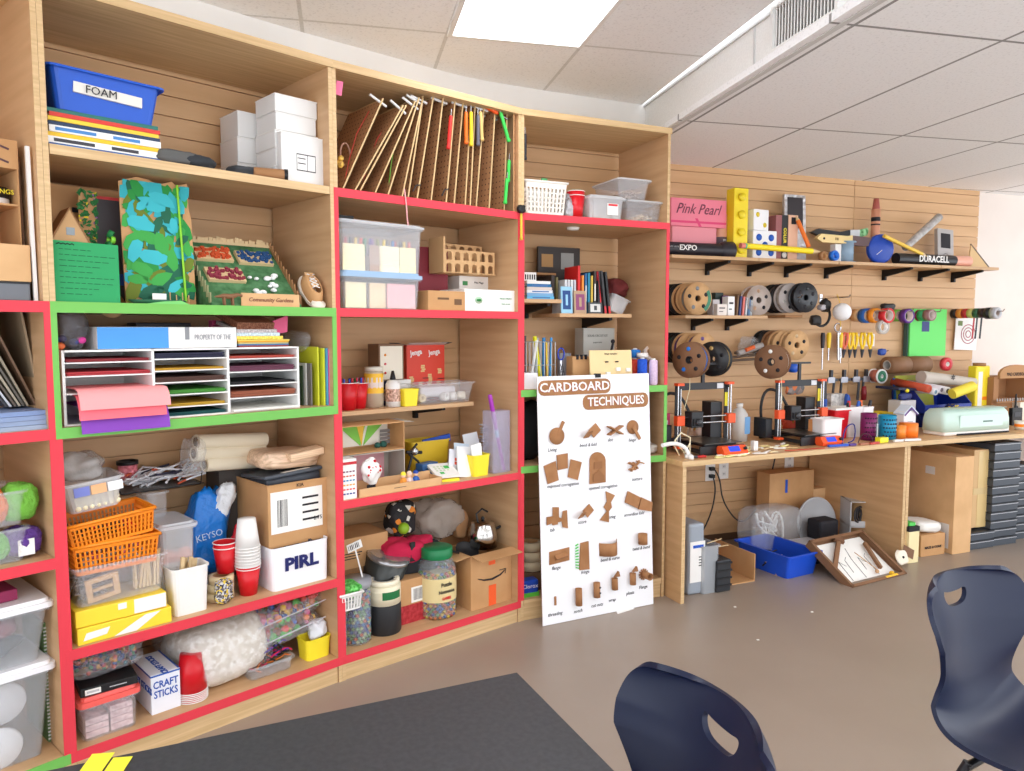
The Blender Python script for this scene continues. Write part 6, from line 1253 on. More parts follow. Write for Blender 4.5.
for k,(px,c,hh,lb) in enumerate(((50,(90,120,70),.5,'green spiral notebook standing beside the totes'),(55,(40,90,160),.46,'blue spiral notebook standing beside the totes'),(60,(60,110,170),.46,'second blue spiral notebook beside the totes'),(65,(160,160,164),.47,'grey spiral notebook against the side panel'))):
    t = T(F,'spiral_notebook',lb,'notebook',F.sx(px,.12,z+.1),.12,z);MB().box(-.006,.006,.004,.22,0,hh*.8).build('cover',mat(c,.6),t)
    m = MB();[m.box(-.007,.007,.0,.005,.01+j*.012,.014+j*.012) for j in range(int(hh*.8/.012) - 1)];m.build('spiral',mat((210,210,212),.4),t)
# ================================================================ wall above the benches
F = WL
SZ = 1.905;SD = .28
x0,x1 = F.sx(671,-SD,SZ),F.sx(998,-SD,SZ);brs = []
segs = [(x0,F.sx(758,-SD,SZ),(707,749),'left board of the long shelf carrying the giant marker props'),(F.sx(758.5,-SD,SZ) ,F.sx(838,-SD,SZ),(786,826),'second board of the long shelf carrying dice and brushes'),(F.sx(838.5,-SD,SZ),F.sx(940,-SD,SZ),(884,920),'third board of the long shelf under the blue yo-yo'),(F.sx(940.5,-SD,SZ),x1,(953,),'last board of the long shelf jutting past the slatted wall')]
for a,b,bb,lb in segs: wall_shelf(F,a,b,SD,SZ,lb,[F.sx(q,-.02,SZ - .04) for q in bb],back=0)
z = SZ+.001
PK = mat((238,130,150),.6)
def pxbox(name,label,cat,px0,px1,pt,y,zz,d,m,**k):
    x,w,h = F.fit(px0,px1,pt,y,zz);t = T(F,name,label,cat,x,y,zz,**k);MB().cbox(w,d,h).build('body',m,t,bevel=.002);return t,w,h
t,w,h = pxbox('eraser_prop','giant pink eraser prop lying at the back of the long shelf','prop',672,716,227,-.16,z,.12,mat((236,150,160),.6))
zz = z+h;t,w,h = pxbox('eraser_prop','giant pink eraser prop with handwritten script standing on another','prop',671,726,199,-.17,zz+.001,.14,PK)
text('Pink Pearl',h*.52,mat((110,50,70),.6),t,-.01,-.0015,h*.62,shear=.4,sx=.9);MB().box(-w/2,w/2,-.001,0,h*.12,h*.2).add([(-.0,-.0012,h*.0),(.02,-.0012,0),(-.01,-.0012,h*.3),(-.03,-.0012,h*.3)],[(0,1,2,3)]).build('stripe',mat((226,70,120),.6),t)
xa,xb = F.sx(672,-.24,z),F.sx(733,-.24,z);r = .042
t = T(F,'marker_prop','giant black marker prop lying along the long shelf','prop',xa,-.22,z+r);MB().tube([(-.06,0,0),(xb - xa - .09,0,0)],r,20).build('barrel',mat((40,36,42),.4),t);MB().tube([(xb - xa - .09,0,0),(xb - xa - .07,0,0),(xb - xa,0,0)],[r,r*1.35,r*1.4],20).build('cap',mat((46,42,48),.4),t)
text('EXPO',.045,WHITE,t,.1,-r*1.04,.004,sx=1.1,bold=.001);text('LOW ODOR',.012,LGREY,t,.0,-r*1.03,.008)
x,w,h = F.fit(722,733,209,-.2,z);t = T(F,'glue_stick_prop','giant upright marker prop with a tan top half','prop',x,-.12,z);MB().lathe([(.0004,0),(w/2,0),(w/2,h*.45),(.0004,h*.45)],20).build('lower_half',mat((100,92,100),.5),t);MB().lathe([(w/2,h*.45),(w/2,h*.9),(w*.3,h),(.0004,h)],20).build('upper_half',mat((220,160,130),.5),t);text('EXPO',.03,WHITE,t,0,-w/2 - .002,h*.28,ry=90)
t,w,h = pxbox('brick_prop','giant yellow toy brick prop standing on end','prop',733,747,188,-.22,z,.08,mat((240,216,40),.4))
for k in range(4): MB().at(0,0,h*(.12+.25*k),rx=90).lathe([(.0004,0),(w*.24,0),(w*.24,.018),(.0004,.018)],18).build('stud',mat((240,216,40),.4),t)
def die(px0,px1,pt,y,zz,c,n,label,rot=0):
    x,w,h = F.fit(px0,px1,pt,y,zz);w = h = (w+h)/2;t = T(F,'dice_prop',label,'prop',x,y,zz,rot);MB().cbox(w,w,h).build('cube',mat((236,236,238),.5),t,bevel=.004)
    P = {3: ((-.28,.28),(0,0),(.28,-.28)),5: ((-.26,.26),(.26,.26),(0,0),(-.26,-.26),(.26,-.26)),2: ((-.24,.24),(.24,-.24))}[n]
    for a,b in P: MB().at(a*w,-.0005,h/2+b*h,rx=90).lathe([(.0004,0),(w*.12,0),(w*.12,.001),(.0004,.001)],18).build('pip',mat(c,.5),t)
    for a in (-.22,.22):
        for b in (-.24,.24): MB().at(w/2,w/2+a*w,h/2+b*h,ry=90).lathe([(.0004,0),(w*.1,0),(w*.1,.001),(.0004,.001)],14).build('side_pip',mat((30,110,90),.5),t)
    return h
hd = die(753,776,230,-.2,z,(30,90,190),5,'white dice prop with blue dots under another die')
die(751,771,213,-.2,z+hd+.001,(226,200,40),2,'white dice prop with yellow dots on top of the blue dotted one',rot=8)
for k,(a,b,c,tx,lb) in enumerate(((775,781,(150,90,90),None,'brown slab prop beside the dice'),(781,787,(34,34,36),'CRAYON','black crayon box prop with yellow letters'),(787.5,797,(226,180,150),None,'tan crayon box prop beside the black one'))):
    t,w,h = pxbox('crayon_box_prop',lb,'prop',a,b,215,-.19,z,.1,mat(c,.5))
    if tx: text('COLUR',.03,YEL,t,0,-.002,h*.55,ry=90,bold=.001);MB().at(0,-.001,h*.12,rx=90).lathe([(.0004,0),(w*.4,0),(w*.4,.001),(.0004,.001)],12).build('round_mark',WHITE,t)
    if k == 2: MB().box(-w*.2,w*.3,-.002,0,h*.8,h*.95).build('mark',INK,t)
x,w,h = F.fit(785,806,194,-.14,z);t = T(F,'phone_prop','foil covered phone prop with a dark screen on the long shelf','prop',x,-.14,z,tilt=(-3,0));MB().cbox(w,.02,h).build('body',mat((190,188,190),.3,.6,kind='crinkle',s=30),t);MB().box(-w*.36,w*.36,-.002,0,h*.5,h*.96).build('screen',mat((50,46,50),.3),t)
def rodthing(name,label,cat,pa,pb,y0,y1,r,m,segs=None,n=10,zoff=0):
    xa,za = F.hit(*pa,y0);xb,zb = F.hit(*pb,y1);t = T(F,name,label,cat,xa,y0,za);return t,Vector((0,0,0)),Vector((xb - xa,y1 - y0,zb - za))
def pencil(label,pa,pb,y0,y1,r,c,tip=True):
    t,A,B = rodthing('pencil_prop',label,'prop',pa,pb,y0,y1,r,None);MB().tube([A,A.lerp(B,.86)],r,6).build('barrel',mat(c,.45),t);MB().tube([A.lerp(B,.86),A.lerp(B,.98)],[r*.98,r*.2],8).build('wood_tip',ST,t);MB().tube([A.lerp(B,.97),B],[r*.22,.001],6).build('lead',INK,t);return t,A,B
pencil('giant orange pencil prop leaning point up on the shelf',(809,247),(796,216),-.26,-.2,.014,(236,120,40))
t,A,B = pencil('giant yellow pencil prop lying along the shelf edge',(746,246),(822,252),-.255,-.255,.02,(246,222,30));MB().tube([A - (B - A)*.07,A - (B - A)*.02],.0172,10).build('eraser',mat((226,130,120),.6),t);MB().tube([A - (B - A)*.02,A+(B - A)*.04],.0178,10).build('ferrule',mat((90,180,130),.4),t)
# brushes
xa,za = F.hit(812,232,-.1);xb,zb_ = F.hit(868,226,-.1);t = T(F,'brush_prop','giant brush prop with a black handle and silver ferrule','prop',xa,-.1,za);L = xb - xa;MB().prism([(0,0),(L*.12,.026),(L*.5,.012),(L*.68,.028),(L*.68,-.022),(L*.4,-.022),(L*.12,-.02)],0,.03,'y').build('handle',BLACK,t);MB().prism([(L*.68,.03),(L*.85,.034),(L*.85,-.02),(L*.68,-.022)],-.002,.032,'y').build('ferrule',mat((190,190,190),.3,.6),t);MB().prism([(L*.85,.034),(L,.05),(L*1.02,.03),(L,-.0),(L*.85,-.02)],.002,.028,'y').build('bristles',mat((110,170,110),.8,kind='mottle',s=40,amp=50),t)
xa,za = F.hit(817,238,-.22);xb,_ = F.hit(874,238,-.22);t = T(F,'brush_prop','giant brush prop with a cream handle and brown bristles','prop',xa,-.22,za);L = xb - xa;MB().prism([(0,0),(L*.08,.03),(L*.55,.024),(L*.62,.032),(L*.62,-.034),(L*.5,-.026),(L*.1,-.026)],0,.03,'y').build('handle',mat((232,204,140),.5),t);MB().prism([(L*.62,.03),(L,.02),(L,-.036),(L*.62,-.036)],.002,.028,'y').build('bristles',mat((104,84,84),.8),t);MB().at(L*.12,-.001,.0,rx=90).lathe([(.0004,0),(.008,0),(.008,.001),(.0004,.001)],12).build('hole',INK,t);text('Fifi',.026,mat((120,100,60),.5),t,L*.34,-.002,0)
tape_roll(F,'tape_roll','brown tape roll standing on its edge on the long shelf',F.sx(820,-.24,z),-.25,z+.031,.03,.03,CARDD,tilt=(90,0)) .rotation_euler
tape_roll(F,'tape_roll','bright blue tape roll standing on the long shelf',F.sx(832,-.24,z),-.24,z+.034,.034,.03,mat((30,110,210),.4),mat((40,120,220),.4),tilt=(80,25))
t,w,h = pxbox('glue_prop','short white tube prop beside the blue tape roll','prop',835,841,244,-.2,z,.05,WHITE)
x,w,h = F.fit(842,857,241,-.22,z);t = T(F,'thread_prop','giant grey blue thread spool prop on the long shelf','prop',x,-.18,z);MB().lathe([(.0004,0),(w*.5,0),(w*.5,.008),(w*.4,.01),(w*.4,h - .01),(w*.52,h - .008),(w*.52,h),(.0004,h)],20).build('spool',mat((140,164,184),.4),t)
x,w,h = F.fit(873,879.5,198,-.12,z);t = T(F,'crayon_prop','giant brown crayon prop standing upright on the long shelf','prop',x,-.1,z);MB().lathe([(.0004,0),(w/2,0),(w/2,h*.84),(.0004,h*.84)],18).build('wrapper',mat((214,150,120),.5),t);MB().lathe([(w*.42,h*.84),(w*.42,h*.86),(w*.3,h),(.0004,h)],18).build('tip',mat((170,90,80),.5),t);MB().lathe([(w*.51,h*.6),(w*.51,h*.62)],18).lathe([(w*.51,h*.66),(w*.51,h*.72)],18).build('band',INK,t)
x,zc = F.hit(880,247,-.22);t = T(F,'yoyo_prop','large dark blue disc prop with a stub behind it','prop',x,-.22,z+.1,rot=-8);MB().at(0,0,0,rx=90).lathe([(.0004,-.02),(.09,-.02),(.1,-.012),(.1,.012),(.09,.02),(.0004,.02)],36).build('disc',mat((30,70,170),.4),t);MB().tube([(.04,.03,.04),(.075,.1,.075)],.022,16).tube([(.07,.09,.07),(.08,.11,.078)],.036,18).build('stub',mat((30,60,150),.4),t);MB().tube([(-.04,-.021,-.04),(-.0,-.021,-.01)],.002,5).build('scratch',WHITE,t)
pencil('giant bent yellow pencil prop crossing the blue disc',(884,236),(928,257),-.27,-.27,.013,(240,200,80))
t,A,B = rodthing('glue_prop','','prop',(905,248),(939,217),-.2,-.12,.02,None);t['label'] = 'giant grey foil stick prop leaning against the slatted wall';MB().tube([A,B,B+(B - A)*.02],[.024,.028,.02],12).build('stick',mat((176,174,172),.5,kind='mottle',s=30,amp=22),t);t.name = 'foil_stick_prop'
x,w,h = F.fit(938,954,228,-.16,z);t = T(F,'player_prop','silver music player prop with a dark screen','prop',x,-.16,z,rot=0,tilt=(-6,3));MB().cbox(w,.03,h).build('body',mat((176,172,170),.4,.3),t,bevel=.004);MB().box(-w*.3,w*.28,-.002,0,h*.5,h*.88).build('screen',INK,t);MB().at(0,-.001,h*.26,rx=90).lathe([(w*.14,0),(w*.2,0),(w*.2,.001),(w*.14,.001),(w*.14,0)],20).build('wheel',mat((140,136,134),.4),t)
xa,za = F.hit(897,256,-.25);xb,_ = F.hit(972,256,-.25);r = .038;t = T(F,'battery_prop','giant black and copper battery prop lying on the long shelf','prop',xa,-.24,z+r);L = xb - xa;MB().tube([(0,0,0),(L*.76,0,0)],r,22).build('black_part',mat((32,30,32),.35),t);MB().tube([(L*.76,0,0),(L*.97,0,0)],r,22).build('copper_part',mat((232,170,146),.4),t);MB().tube([(L*.97,0,0),(L,0,0)],r*.4,12).build('terminal',STEEL,t);text('DURACELL',.062,WHITE,t,L*.44,-r*1.03,0,bold=.0015,sx=.92)
xa,za = F.hit(968,259,-.22);t = T(F,'triangle_prop','wooden set square prop at the end of the long shelf','prop',F.sx(970,-.1,z),-.08,z,rot=-15);MB().prism([(0,0),(.18,0),(.02,.18)],0,.01,'y').build('plate',mat((222,190,140),.6),t);MB().prism([(.18,0),(.19,0),(.02,.19),(.02,.18)],-.002,.012,'y').build('edge',mat((110,100,90),.6),t)
# -- spools
def spool(x,y,zc,r,wd,flc,filc,label,rot=0,holes=5,core=None):
    t = T(F,'filament_spool',label,'spool',x,y,zc,rot);t0 = None
    for yy in (0,wd - .005):
        q = MB().at(0,yy,0,rx=-90).ring(0,0,0,.005,r*.22,r,32).build('flange',flc,t)
    MB().at(0,.005,0,rx=-90).ring(0,0,0,wd - .01,r*.5,r*.86,28).build('filament',filc,t)
    MB().at(0,.001,0,rx=-90).ring(0,0,0,wd - .002,r*.2,r*.27,18).build('hub',flc if core is None else core,t);MB().at(0,wd*.6,0,rx=-90).lathe([(.0004,0),(r*.24,0),(r*.24,.002),(.0004,.002)],18).build('hub_core',INK,t)
    for k in range(holes): a = 2*pi*k/holes+.4;MB().at(.62*r*cos(a),-.0006,.62*r*sin(a),rx=-90).lathe([(.0004,0),(r*.13,0),(r*.13,.001),(.0004,.001)],12).build('cutout',filc if k % 2 else INK,t)
    return t
KB = mat((202,160,112),.8,kind='cardboard',s=20);KBD = mat((128,92,66),.8);SB_ = mat((34,34,36),.4)
zs = F.hit(725,315.5,-.22)[1]
t = wall_shelf(F,F.sx(684,-.24,zs),F.sx(766,-.24,zs),.25,zs,'short shelf board carrying filament spools on the slatted wall',[F.sx(693,-.02,zs),F.sx(727,-.02,zs)],back=0)
R_ = .1
for k,(px,y,a,b,lb) in enumerate(((675,-.1,SB_,SB_,'black filament spool at the wall end of the short shelf'),(681,-.16,SB_,mat((60,60,64),.4),'second black filament spool on the short shelf'),(690,-.23,KB,KBD,'brown card filament spool behind the tan one'),(698,-.30,KB,mat((130,134,138),.4),'tan card filament spool with a green sticker'))):
    x = F.sx(px,y,zs+.1);t = spool(x,y,zs+R_+.001,R_,.055,a,b,lb)
    if k == 3: m = MB();m.add([((R_*q)*cos(a2),-.0012,(R_*q)*sin(a2)) for a2 in [R(-55+15*j) for j in range(7)] for q in (.72,.95)],[(2*j,2*j+2,2*j+3,2*j+1) for j in range(6)]);m.build('green_sticker',mat((60,130,100),.5),t);o_ = t
for k,(px,c,hh,ww,lb,y) in enumerate(((716,(196,190,190),.1,.05,'small white box behind the tan spool',-.2),(722,(232,222,214),.07,.07,'small cream box with print on the short shelf',-.24),(731,(236,236,234),.12,.05,'white upright box with black squares on the short shelf',-.22),(719,(40,60,56),.15,.06,'dark green box at the back of the short shelf',-.1),(726,(110,50,130),.13,.03,'purple box at the back of the short shelf',-.13))):
    t = T(F,'small_box',lb,'box',F.sx(px,y,zs),y,zs+.001);MB().cbox(ww,.06,hh).build('body',mat(c,.5),t)
    if k in (1,2): MB().box(-ww*.3,ww*.3,-.001,0,hh*.6,hh*.7).box(-ww*.3,ww*.1,-.001,0,hh*.3,hh*.36).build('printing',INK,t)
for k,(px,c) in enumerate(((737,(120,90,60)),(740,(60,70,120)),(743,(226,120,110)),(746,(200,206,210)),(749,(90,130,170)),(751,(180,190,196)))):
    book(F,'booklet',['brown','navy','coral','pale grey','blue grey','silver grey'][k]+' slim booklet standing on the short shelf',F.sx(px,-.2,zs),-.2,zs+.001,.012,.12,.13 - .004*k,mat(c,.5),tilt=(0,4))
x = F.sx(759,-.2,zs+.1);t = spool(x,-.2,zs+R_+.001,.098,.07,mat((220,206,196),.2,0,.5),mat((176,140,110),.4),'translucent spool of tan filament at the end of the short shelf')
zz = F.hit(800,298,-.2)[1]
def hook(px,zc,L,label,m=STEEL):
    t = T(F,'wall_hook',label,'hook',F.sx(px,-L,zc),-.009,zc);MB().tube([(0,0,0),(0,-L,0),(0,-L - .01,.015)],.004,6).build('rod',m,t);MB().box(-.012,.012,-.004,0,-.03,.03).build('plate',m,t)
for k,(px,y,a,b,lb) in enumerate(((773,-.04,SB_,SB_,'black spool closest to the wall on the upper right peg'),(782,-.11,SB_,mat((150,146,144),.4),'black spool of grey filament in the middle of the upper right peg'),(791,-.19,mat((180,172,168),.4),mat((200,196,190),.4),'grey spool of pale filament on the upper right peg'),(806,-.27,mat((48,50,54),.35),mat((30,30,32),.4),'outermost dark spool with window cutouts on the upper right peg'))):
    spool(F.sx(px,y,zz),y,zz,.098,.055,a,b,lb,holes=6)
hook(800,zz,.3,'steel peg hook holding the upper right spools')
simple(F,'wall_shelf_board','brown board end under the upper right spools','shelf',MB().cbox(.14,.2,.018),CARDD,F.sx(795,-.22,zz - .11),-.21,zz - .13)
zz = F.hit(704,348,-.2)[1]
for k,(px,y,a,b,lb) in enumerate(((673,-.06,SB_,SB_,'black spool at the far left of the lower peg'),(682,-.14,SB_,mat((30,90,70),.4),'black spool of green filament on the lower left peg'),(690,-.21,KB,mat((90,60,130),.4),'card spool of purple filament on the lower left peg'),(703,-.28,KB,mat((110,80,140),.4),'outermost tan card spool on the lower left peg'))): spool(F.sx(px,y,zz),y,zz,.098,.055,a,b,lb)
zz2 = F.hit(780,345,-.2)[1]
for k,(px,y,a,b,lb) in enumerate(((768,-.06,SB_,SB_,'black spool at the back of the lower right peg'),(778,-.14,mat((150,110,76),.8),mat((170,130,90),.4),'brown card spool on the lower right peg'),(785,-.21,KB,mat((200,170,130),.4),'tan card spool second on the lower right peg'),(797,-.28,KB,mat((200,170,130),.4),'outermost tan card spool on the lower right peg'))): spool(F.sx(px,y,zz2),y,zz2,.098,.055,a,b,lb)
# tools on pegs
xa,za = F.hit(750,350,-.15)
t = T(F,'glue_gun','orange and grey glue gun hanging between the spools','tool',xa,-.15,za,tilt=(0,-12));MB().tube([(-.1,0,0),(.1,0,.01)],.02,10).build('body',mat((170,164,160),.4),t);MB().tube([(-.05,-.02,.01),(.02,-.02,.016)],.014,8).build('orange_shell',mat((226,100,40),.4),t);MB().tube([(.06,0,0),(.09,0,-.06)],.012,8).build('grip',DGREY,t)
t = T(F,'rod_bundle','bundle of dark rods hanging under the glue gun','rod',xa - .01,-.12,za - .05);MB().tube([(-.13,0,0),(.1,0,.02)],.009,6).tube([(-.12,0,-.02),(.12,0,-.01)],.009,6).tube([(-.1,-.02,.03),(.08,-.02,.05)],.011,6).build('rods',mat((96,80,66),.6),t)
simple(F,'clear_pouch','clear pouch hanging behind the glue gun','bag',MB().blob(.16,.05,.14,9),FILM,xa+.06,-.06,za - .05)
# headphones and white puff
xa,za = F.hit(826,315,-.2);t = T(F,'ear_defender','black headset hanging on the slatted wall','headset',xa,-.16,za);MB().tube([(.07*cos(a),0,.0+.075*sin(a)) for a in [R(-160+20*k) for k in range(13)]],.009,8).build('band',BLACK,t);MB().blob(.08,.06,.07,1,x=-.05,z=-.07).blob(.07,.06,.09,2,x=.03,z=.02).build('ear_cup',mat((40,38,38),.5),t);MB().blob(.05,.05,.04,3,x=-.04,y=-.04,z=.03).build('grey_pad',mat((180,176,180),.5),t)
xa,za = F.hit(842,312,-.24);t = T(F,'white_puff','round white fluffy ball hanging from a yellow cord','ball',xa,-.24,za);MB().ball(0,0,0,.06,1,16).build('ball',mat((240,240,240),.8),t);MB().tube([(0,.02,.06),(-.01,.04,.12)],.003,5).tube([(-.02,-.01,-.06),(-.02,-.01,-.1)],.004,6).build('cord',mat((220,180,80),.6),t)
hook(848,za+.1,.26,'thin steel peg above the fluffy ball')
# row of hand tools
zt = F.hit(845,334,-.07)[1]
row = [(823,'screwdriver with a black and red handle',(40,30,36),.14,.03),(829,'screwdriver with a yellow handle',(246,206,30),.08,.0),(838,'pair of steel scissors',(200,200,204),.12,-8),(841,'screwdriver with a yellow and black grip',(240,200,30),.1,0),(846,'red handled pliers',(226,110,80),.08,6),(851,'yellow handled pliers',(246,206,30),.1,2),(855,'second yellow handled pliers',(246,206,30),.1,-2),(863,'yellow handled long pliers',(246,206,30),.1,1),(870,'last yellow handled pliers',(246,206,30),.11,-3)]
for k,(px,nm,c,L,tl) in enumerate(row):
    x = F.sx(px,-.07,zt);t = T(F,'hand_tool',nm+' hanging in the row on the slatted wall','tool',x,-.07,zt+.01,tilt=(0,tl));t.scale = (1.5,1.5,1.2)
    if k in (4,5,6,7,8):
        for s in (-1,1): MB().tube([(s*.006,0,0),(s*.014,0,-.03),(s*.01,0,-.07),(0,0,-.1)],[.006,.007,.006,.004],8).build('handle',mat(c,.4),t)
        MB().tube([(0,0,-.1),(0,0,-.15)],[.01,.003],8).build('jaw',DGREY,t)
    elif k == 2: MB().tube([(.0,0,0),(-.012,0,-.16)],.006,6).tube([(.01,0,0),(.004,0,-.15)],.005,6).build('blade',STEEL,t);MB().tube([(.018*cos(a),0,.03+.025*sin(a)) for a in [k2*pi/6 for k2 in range(12)]],.004,5,True).build('handle',STEEL,t)
    else: MB().tube([(0,0,0),(0,0,-.02),(0,0,-.09)],[.008,.011,.008],10).build('handle',mat(c,.4),t);MB().tube([(0,0,-.09),(0,0,-.09 - L*.9)],.0035,6).build('shaft',STEEL,t)
x,w,h = F.fit(845,874,341,-.01,zt - .09);simple(F,'paper_strip','white card behind the yellow handled pliers','paper',MB().cbox(w,.002,.09),PAPER,x,-.014,zt - .09)
t = T(F,'spring_clamp','small blue clamp on the slatted wall','tool',F.sx(882,-.06,zt - .1),-.06,F.hit(882,352,-.06)[1]);MB().blob(.06,.04,.05,4,z=-.025).build('body',mat((30,70,160),.4),t);MB().tube([(.02,0,0),(.06,-.0,.01)],.004,6).build('tip',INK,t)
# tape rolls on a rod
zr = F.hit(900,315,-.15)[1]
for px,n in ((860,4),(897,2),(918,3)):
    t = T(F,'tape_hook',{4: 'steel hook through the tan, blue, orange and red tape rolls',2: 'steel hook through the green and purple tape rolls',3: 'steel hook through the maroon, emerald and brown tape rolls'}[n],'hook',F.sx(px,-.05,zr),-.009,zr+.025);MB().tube([(0,0,0),(0,-.06 - .055*n,0),(0,-.07 - .055*n,.02)],.004,6).build('rod',STEEL,t)
for k,(px,c,nm,r,y) in enumerate(((860,(214,170,120),'tan',.045,-.02),(868,(40,100,180),'blue',.052,-.075),(877,(240,150,40),'orange',.052,-.13),(889,(214,40,46),'red',.052,-.185),(899,(120,180,70),'green',.044,-.04),(909,(100,50,140),'purple',.052,-.1),(919,(130,40,50),'maroon',.042,-.03),(926,(60,170,110),'emerald',.042,-.085),(932,(150,110,110),'brown',.042,-.14))):
    t = tape_roll(F,'tape_roll',f'{nm} tape roll hanging on a steel hook beside the green folder',F.sx(px,y - .045,zr),y,zr+.029 - r*.68,r,.048,mat(c,.45),mat((216,200,194),.5),ri=.68,tilt=(90,0))
t = tape_roll(F,'tape_roll','clear tape roll hanging lower than the coloured ones',F.sx(882,-.2,zr - .06),-.19,F.hit(882,327,-.2)[1],.05,.03,mat((214,212,206),.2,0,.6),WHITE,tilt=(90,0))
simple(F,'strap_coil','coiled black strap above the coloured tape rolls','strap',MB().blob(.12,.05,.05,8),BLACK,F.sx(888,-.08,zr+.07),-.08,zr+.035)
x,w,h = F.fit(909,945,309,-.07,F.hit(925,356,-.07)[1]);zb = F.hit(925,356,-.07)[1];t = T(F,'green_folder','bright green folder hanging on the slatted wall','folder',x,-.07,zb);MB().cbox(w,.012,h).build('front',mat((110,222,110),.6),t);MB().box(-w/2 - .012,w/2 - .02,.012,.045,0,h - .03).build('dark_back',mat((60,90,84),.6),t);MB().box(-w*.18,w*.02,-.002,0,h*.52,h*.74).build('blue_tag',mat((50,60,120),.5),t)
# ribbons
xa = F.sx(950,-.12,zr)
zq = F.hit(965,312,-.12)[1];xb = F.sx(996,-.12,zq)
t = T(F,'ribbon_hook','steel hook carrying small ribbon rolls at the end of the slatted wall','hook',F.sx(954,-.02,zq),-.009,zq);MB().tube([(0,0,0),(0,-.4,0),(0,-.41,.015)],.004,6).build('rod',STEEL,t)
for k,(c,nm) in enumerate((((40,36,36),'black'),((226,150,60),'amber'),((190,40,50),'red'),((206,200,120),'straw'),((50,100,70),'green'),((50,30,34),'dark maroon'),((30,30,32),'glossy black'),((176,176,180),'silver'))):
    r = .036+.006*(k > 5);tape_roll(F,'ribbon_roll',f'{nm} ribbon roll on the hook at the end of the wall',F.sx(954,-.02,zq),-.015 - .045*k,zq+.004 - r*.4,r,.04,mat(c,.4),mat((170,150,140),.5),ri=.4,tilt=(90,0))['category'] = 'ribbon'
for px,c,L,lb in ((974,(170,30,40),.17,'red ribbon end dangling'),(977,(40,40,42),.17,'black ribbon end dangling'),(981.5,(30,34,34),.17,'second black ribbon end dangling')): simple(F,'ribbon_end',lb+' from the ribbon rolls','ribbon',MB().at(0,0,0,ry=4).box(-.009,.009,0,.001,-L,0),mat(c,.5),F.sx(px,-.16,zq),-.165,zq - .03)
zb = F.hit(962,350,-.03)[1];x,w,h = F.fit(954,976,318,-.03,zb);t = T(F,'drawing','white sheet with a red round pattern under the ribbons','drawing',x,-.03,zb,tilt=(0,2));MB().cbox(w,.004,h).build('sheet',WHITE,t)
for q in (.9,.62,.34): MB().at(.02,-.0006,h*.5,rx=90).ring(0,0,0,.0008,w*.36*q - .006,w*.36*q,28).build('pattern_ring',mat((170,60,80),.6),t)
MB().box(-w*.4,-w*.2,-.001,0,h*.75,h*.9).build('stamp',mat((110,130,70),.6),t)
t = tape_roll(F,'tape_measure','red tape dispenser hooked on the slatted wall',F.sx(944,-.05,zr - .2),-.06,F.hit(944,364,-.06)[1],.05,.03,mat((220,60,70),.4),WHITE,ri=.3);t.rotation_euler = (Matrix.Rotation(F.rz,3,'Z') @ Matrix.Rotation(R(90),3,'X')).to_euler();t['category'] = 'tape'
zz = F.hit(908,365,-.14)[1]
for px0,px1,lb in ((889,909,'left brown kraft tape roll above the green board'),(909,929,'right brown kraft tape roll with a pale core')):
    x0_,x1_ = F.sx(px0,-.14,zz),F.sx(px1,-.14,zz);t = T(F,'kraft_roll',lb,'tape',x0_,-.12,zz);m = MB().at(0,0,0,ry=90).ring(0,0,0,(x1_ - x0_)*.96,.035,.062,26);m.build('tape',mat((132,94,64),.6),t);MB().at(0,0,0,ry=90).ring(0,0,-.001,(x1_ - x0_)*.965,.03,.035,22).build('core',mat((206,200,192),.5),t)
# lower tools
zz = F.hit(835,377,-.08)[1]
for k,(px,lb) in enumerate(((831,'black clamp hanging left of the other clamps'),(844,'second black clamp hanging on the wall'),(856,'black clamp hanging over the white box'),(866,'curved black clamp hanging beside the green spool'))):
    t = T(F,'bar_clamp',lb,'clamp',F.sx(px,-.08,zz),-.08,zz);MB().box(-.01,.01,-.01,.01,-.02,.05).box(-.05,.05,-.014,.0,-.03,-.01).tube([(.03 - .05*(k % 2),0,-.02),(.02 - .05*(k % 2),0,-.13 - .02*(k % 3))],.009,8).build('frame',mat((60,60,64),.4,.4),t);MB().box(-.04,.02,-.018,-.012,-.04,0).build('jaw',mat((150,150,156),.3,.8),t)
t = T(F,'red_screwdriver','dark red handle hanging under the clamps','tool',F.sx(864,-.1,zz - .1),-.1,zz - .17);MB().lathe([(.0004,0),(.018,0),(.02,.06),(.014,.1),(.0004,.1)],12).build('grip',mat((130,30,40),.4),t)
zz = F.hit(882,376,-.12)[1]
t = spool(F.sx(882,-.15,zz),-.15,zz,.052,.08,mat((230,230,226),.4),mat((190,110,90),.5),'small wire spool with a green face on the wall',holes=0);MB().at(0,-.001,0,rx=90).ring(0,0,0,.001,.014,.04,22).build('green_face',mat((40,110,80),.5),t)
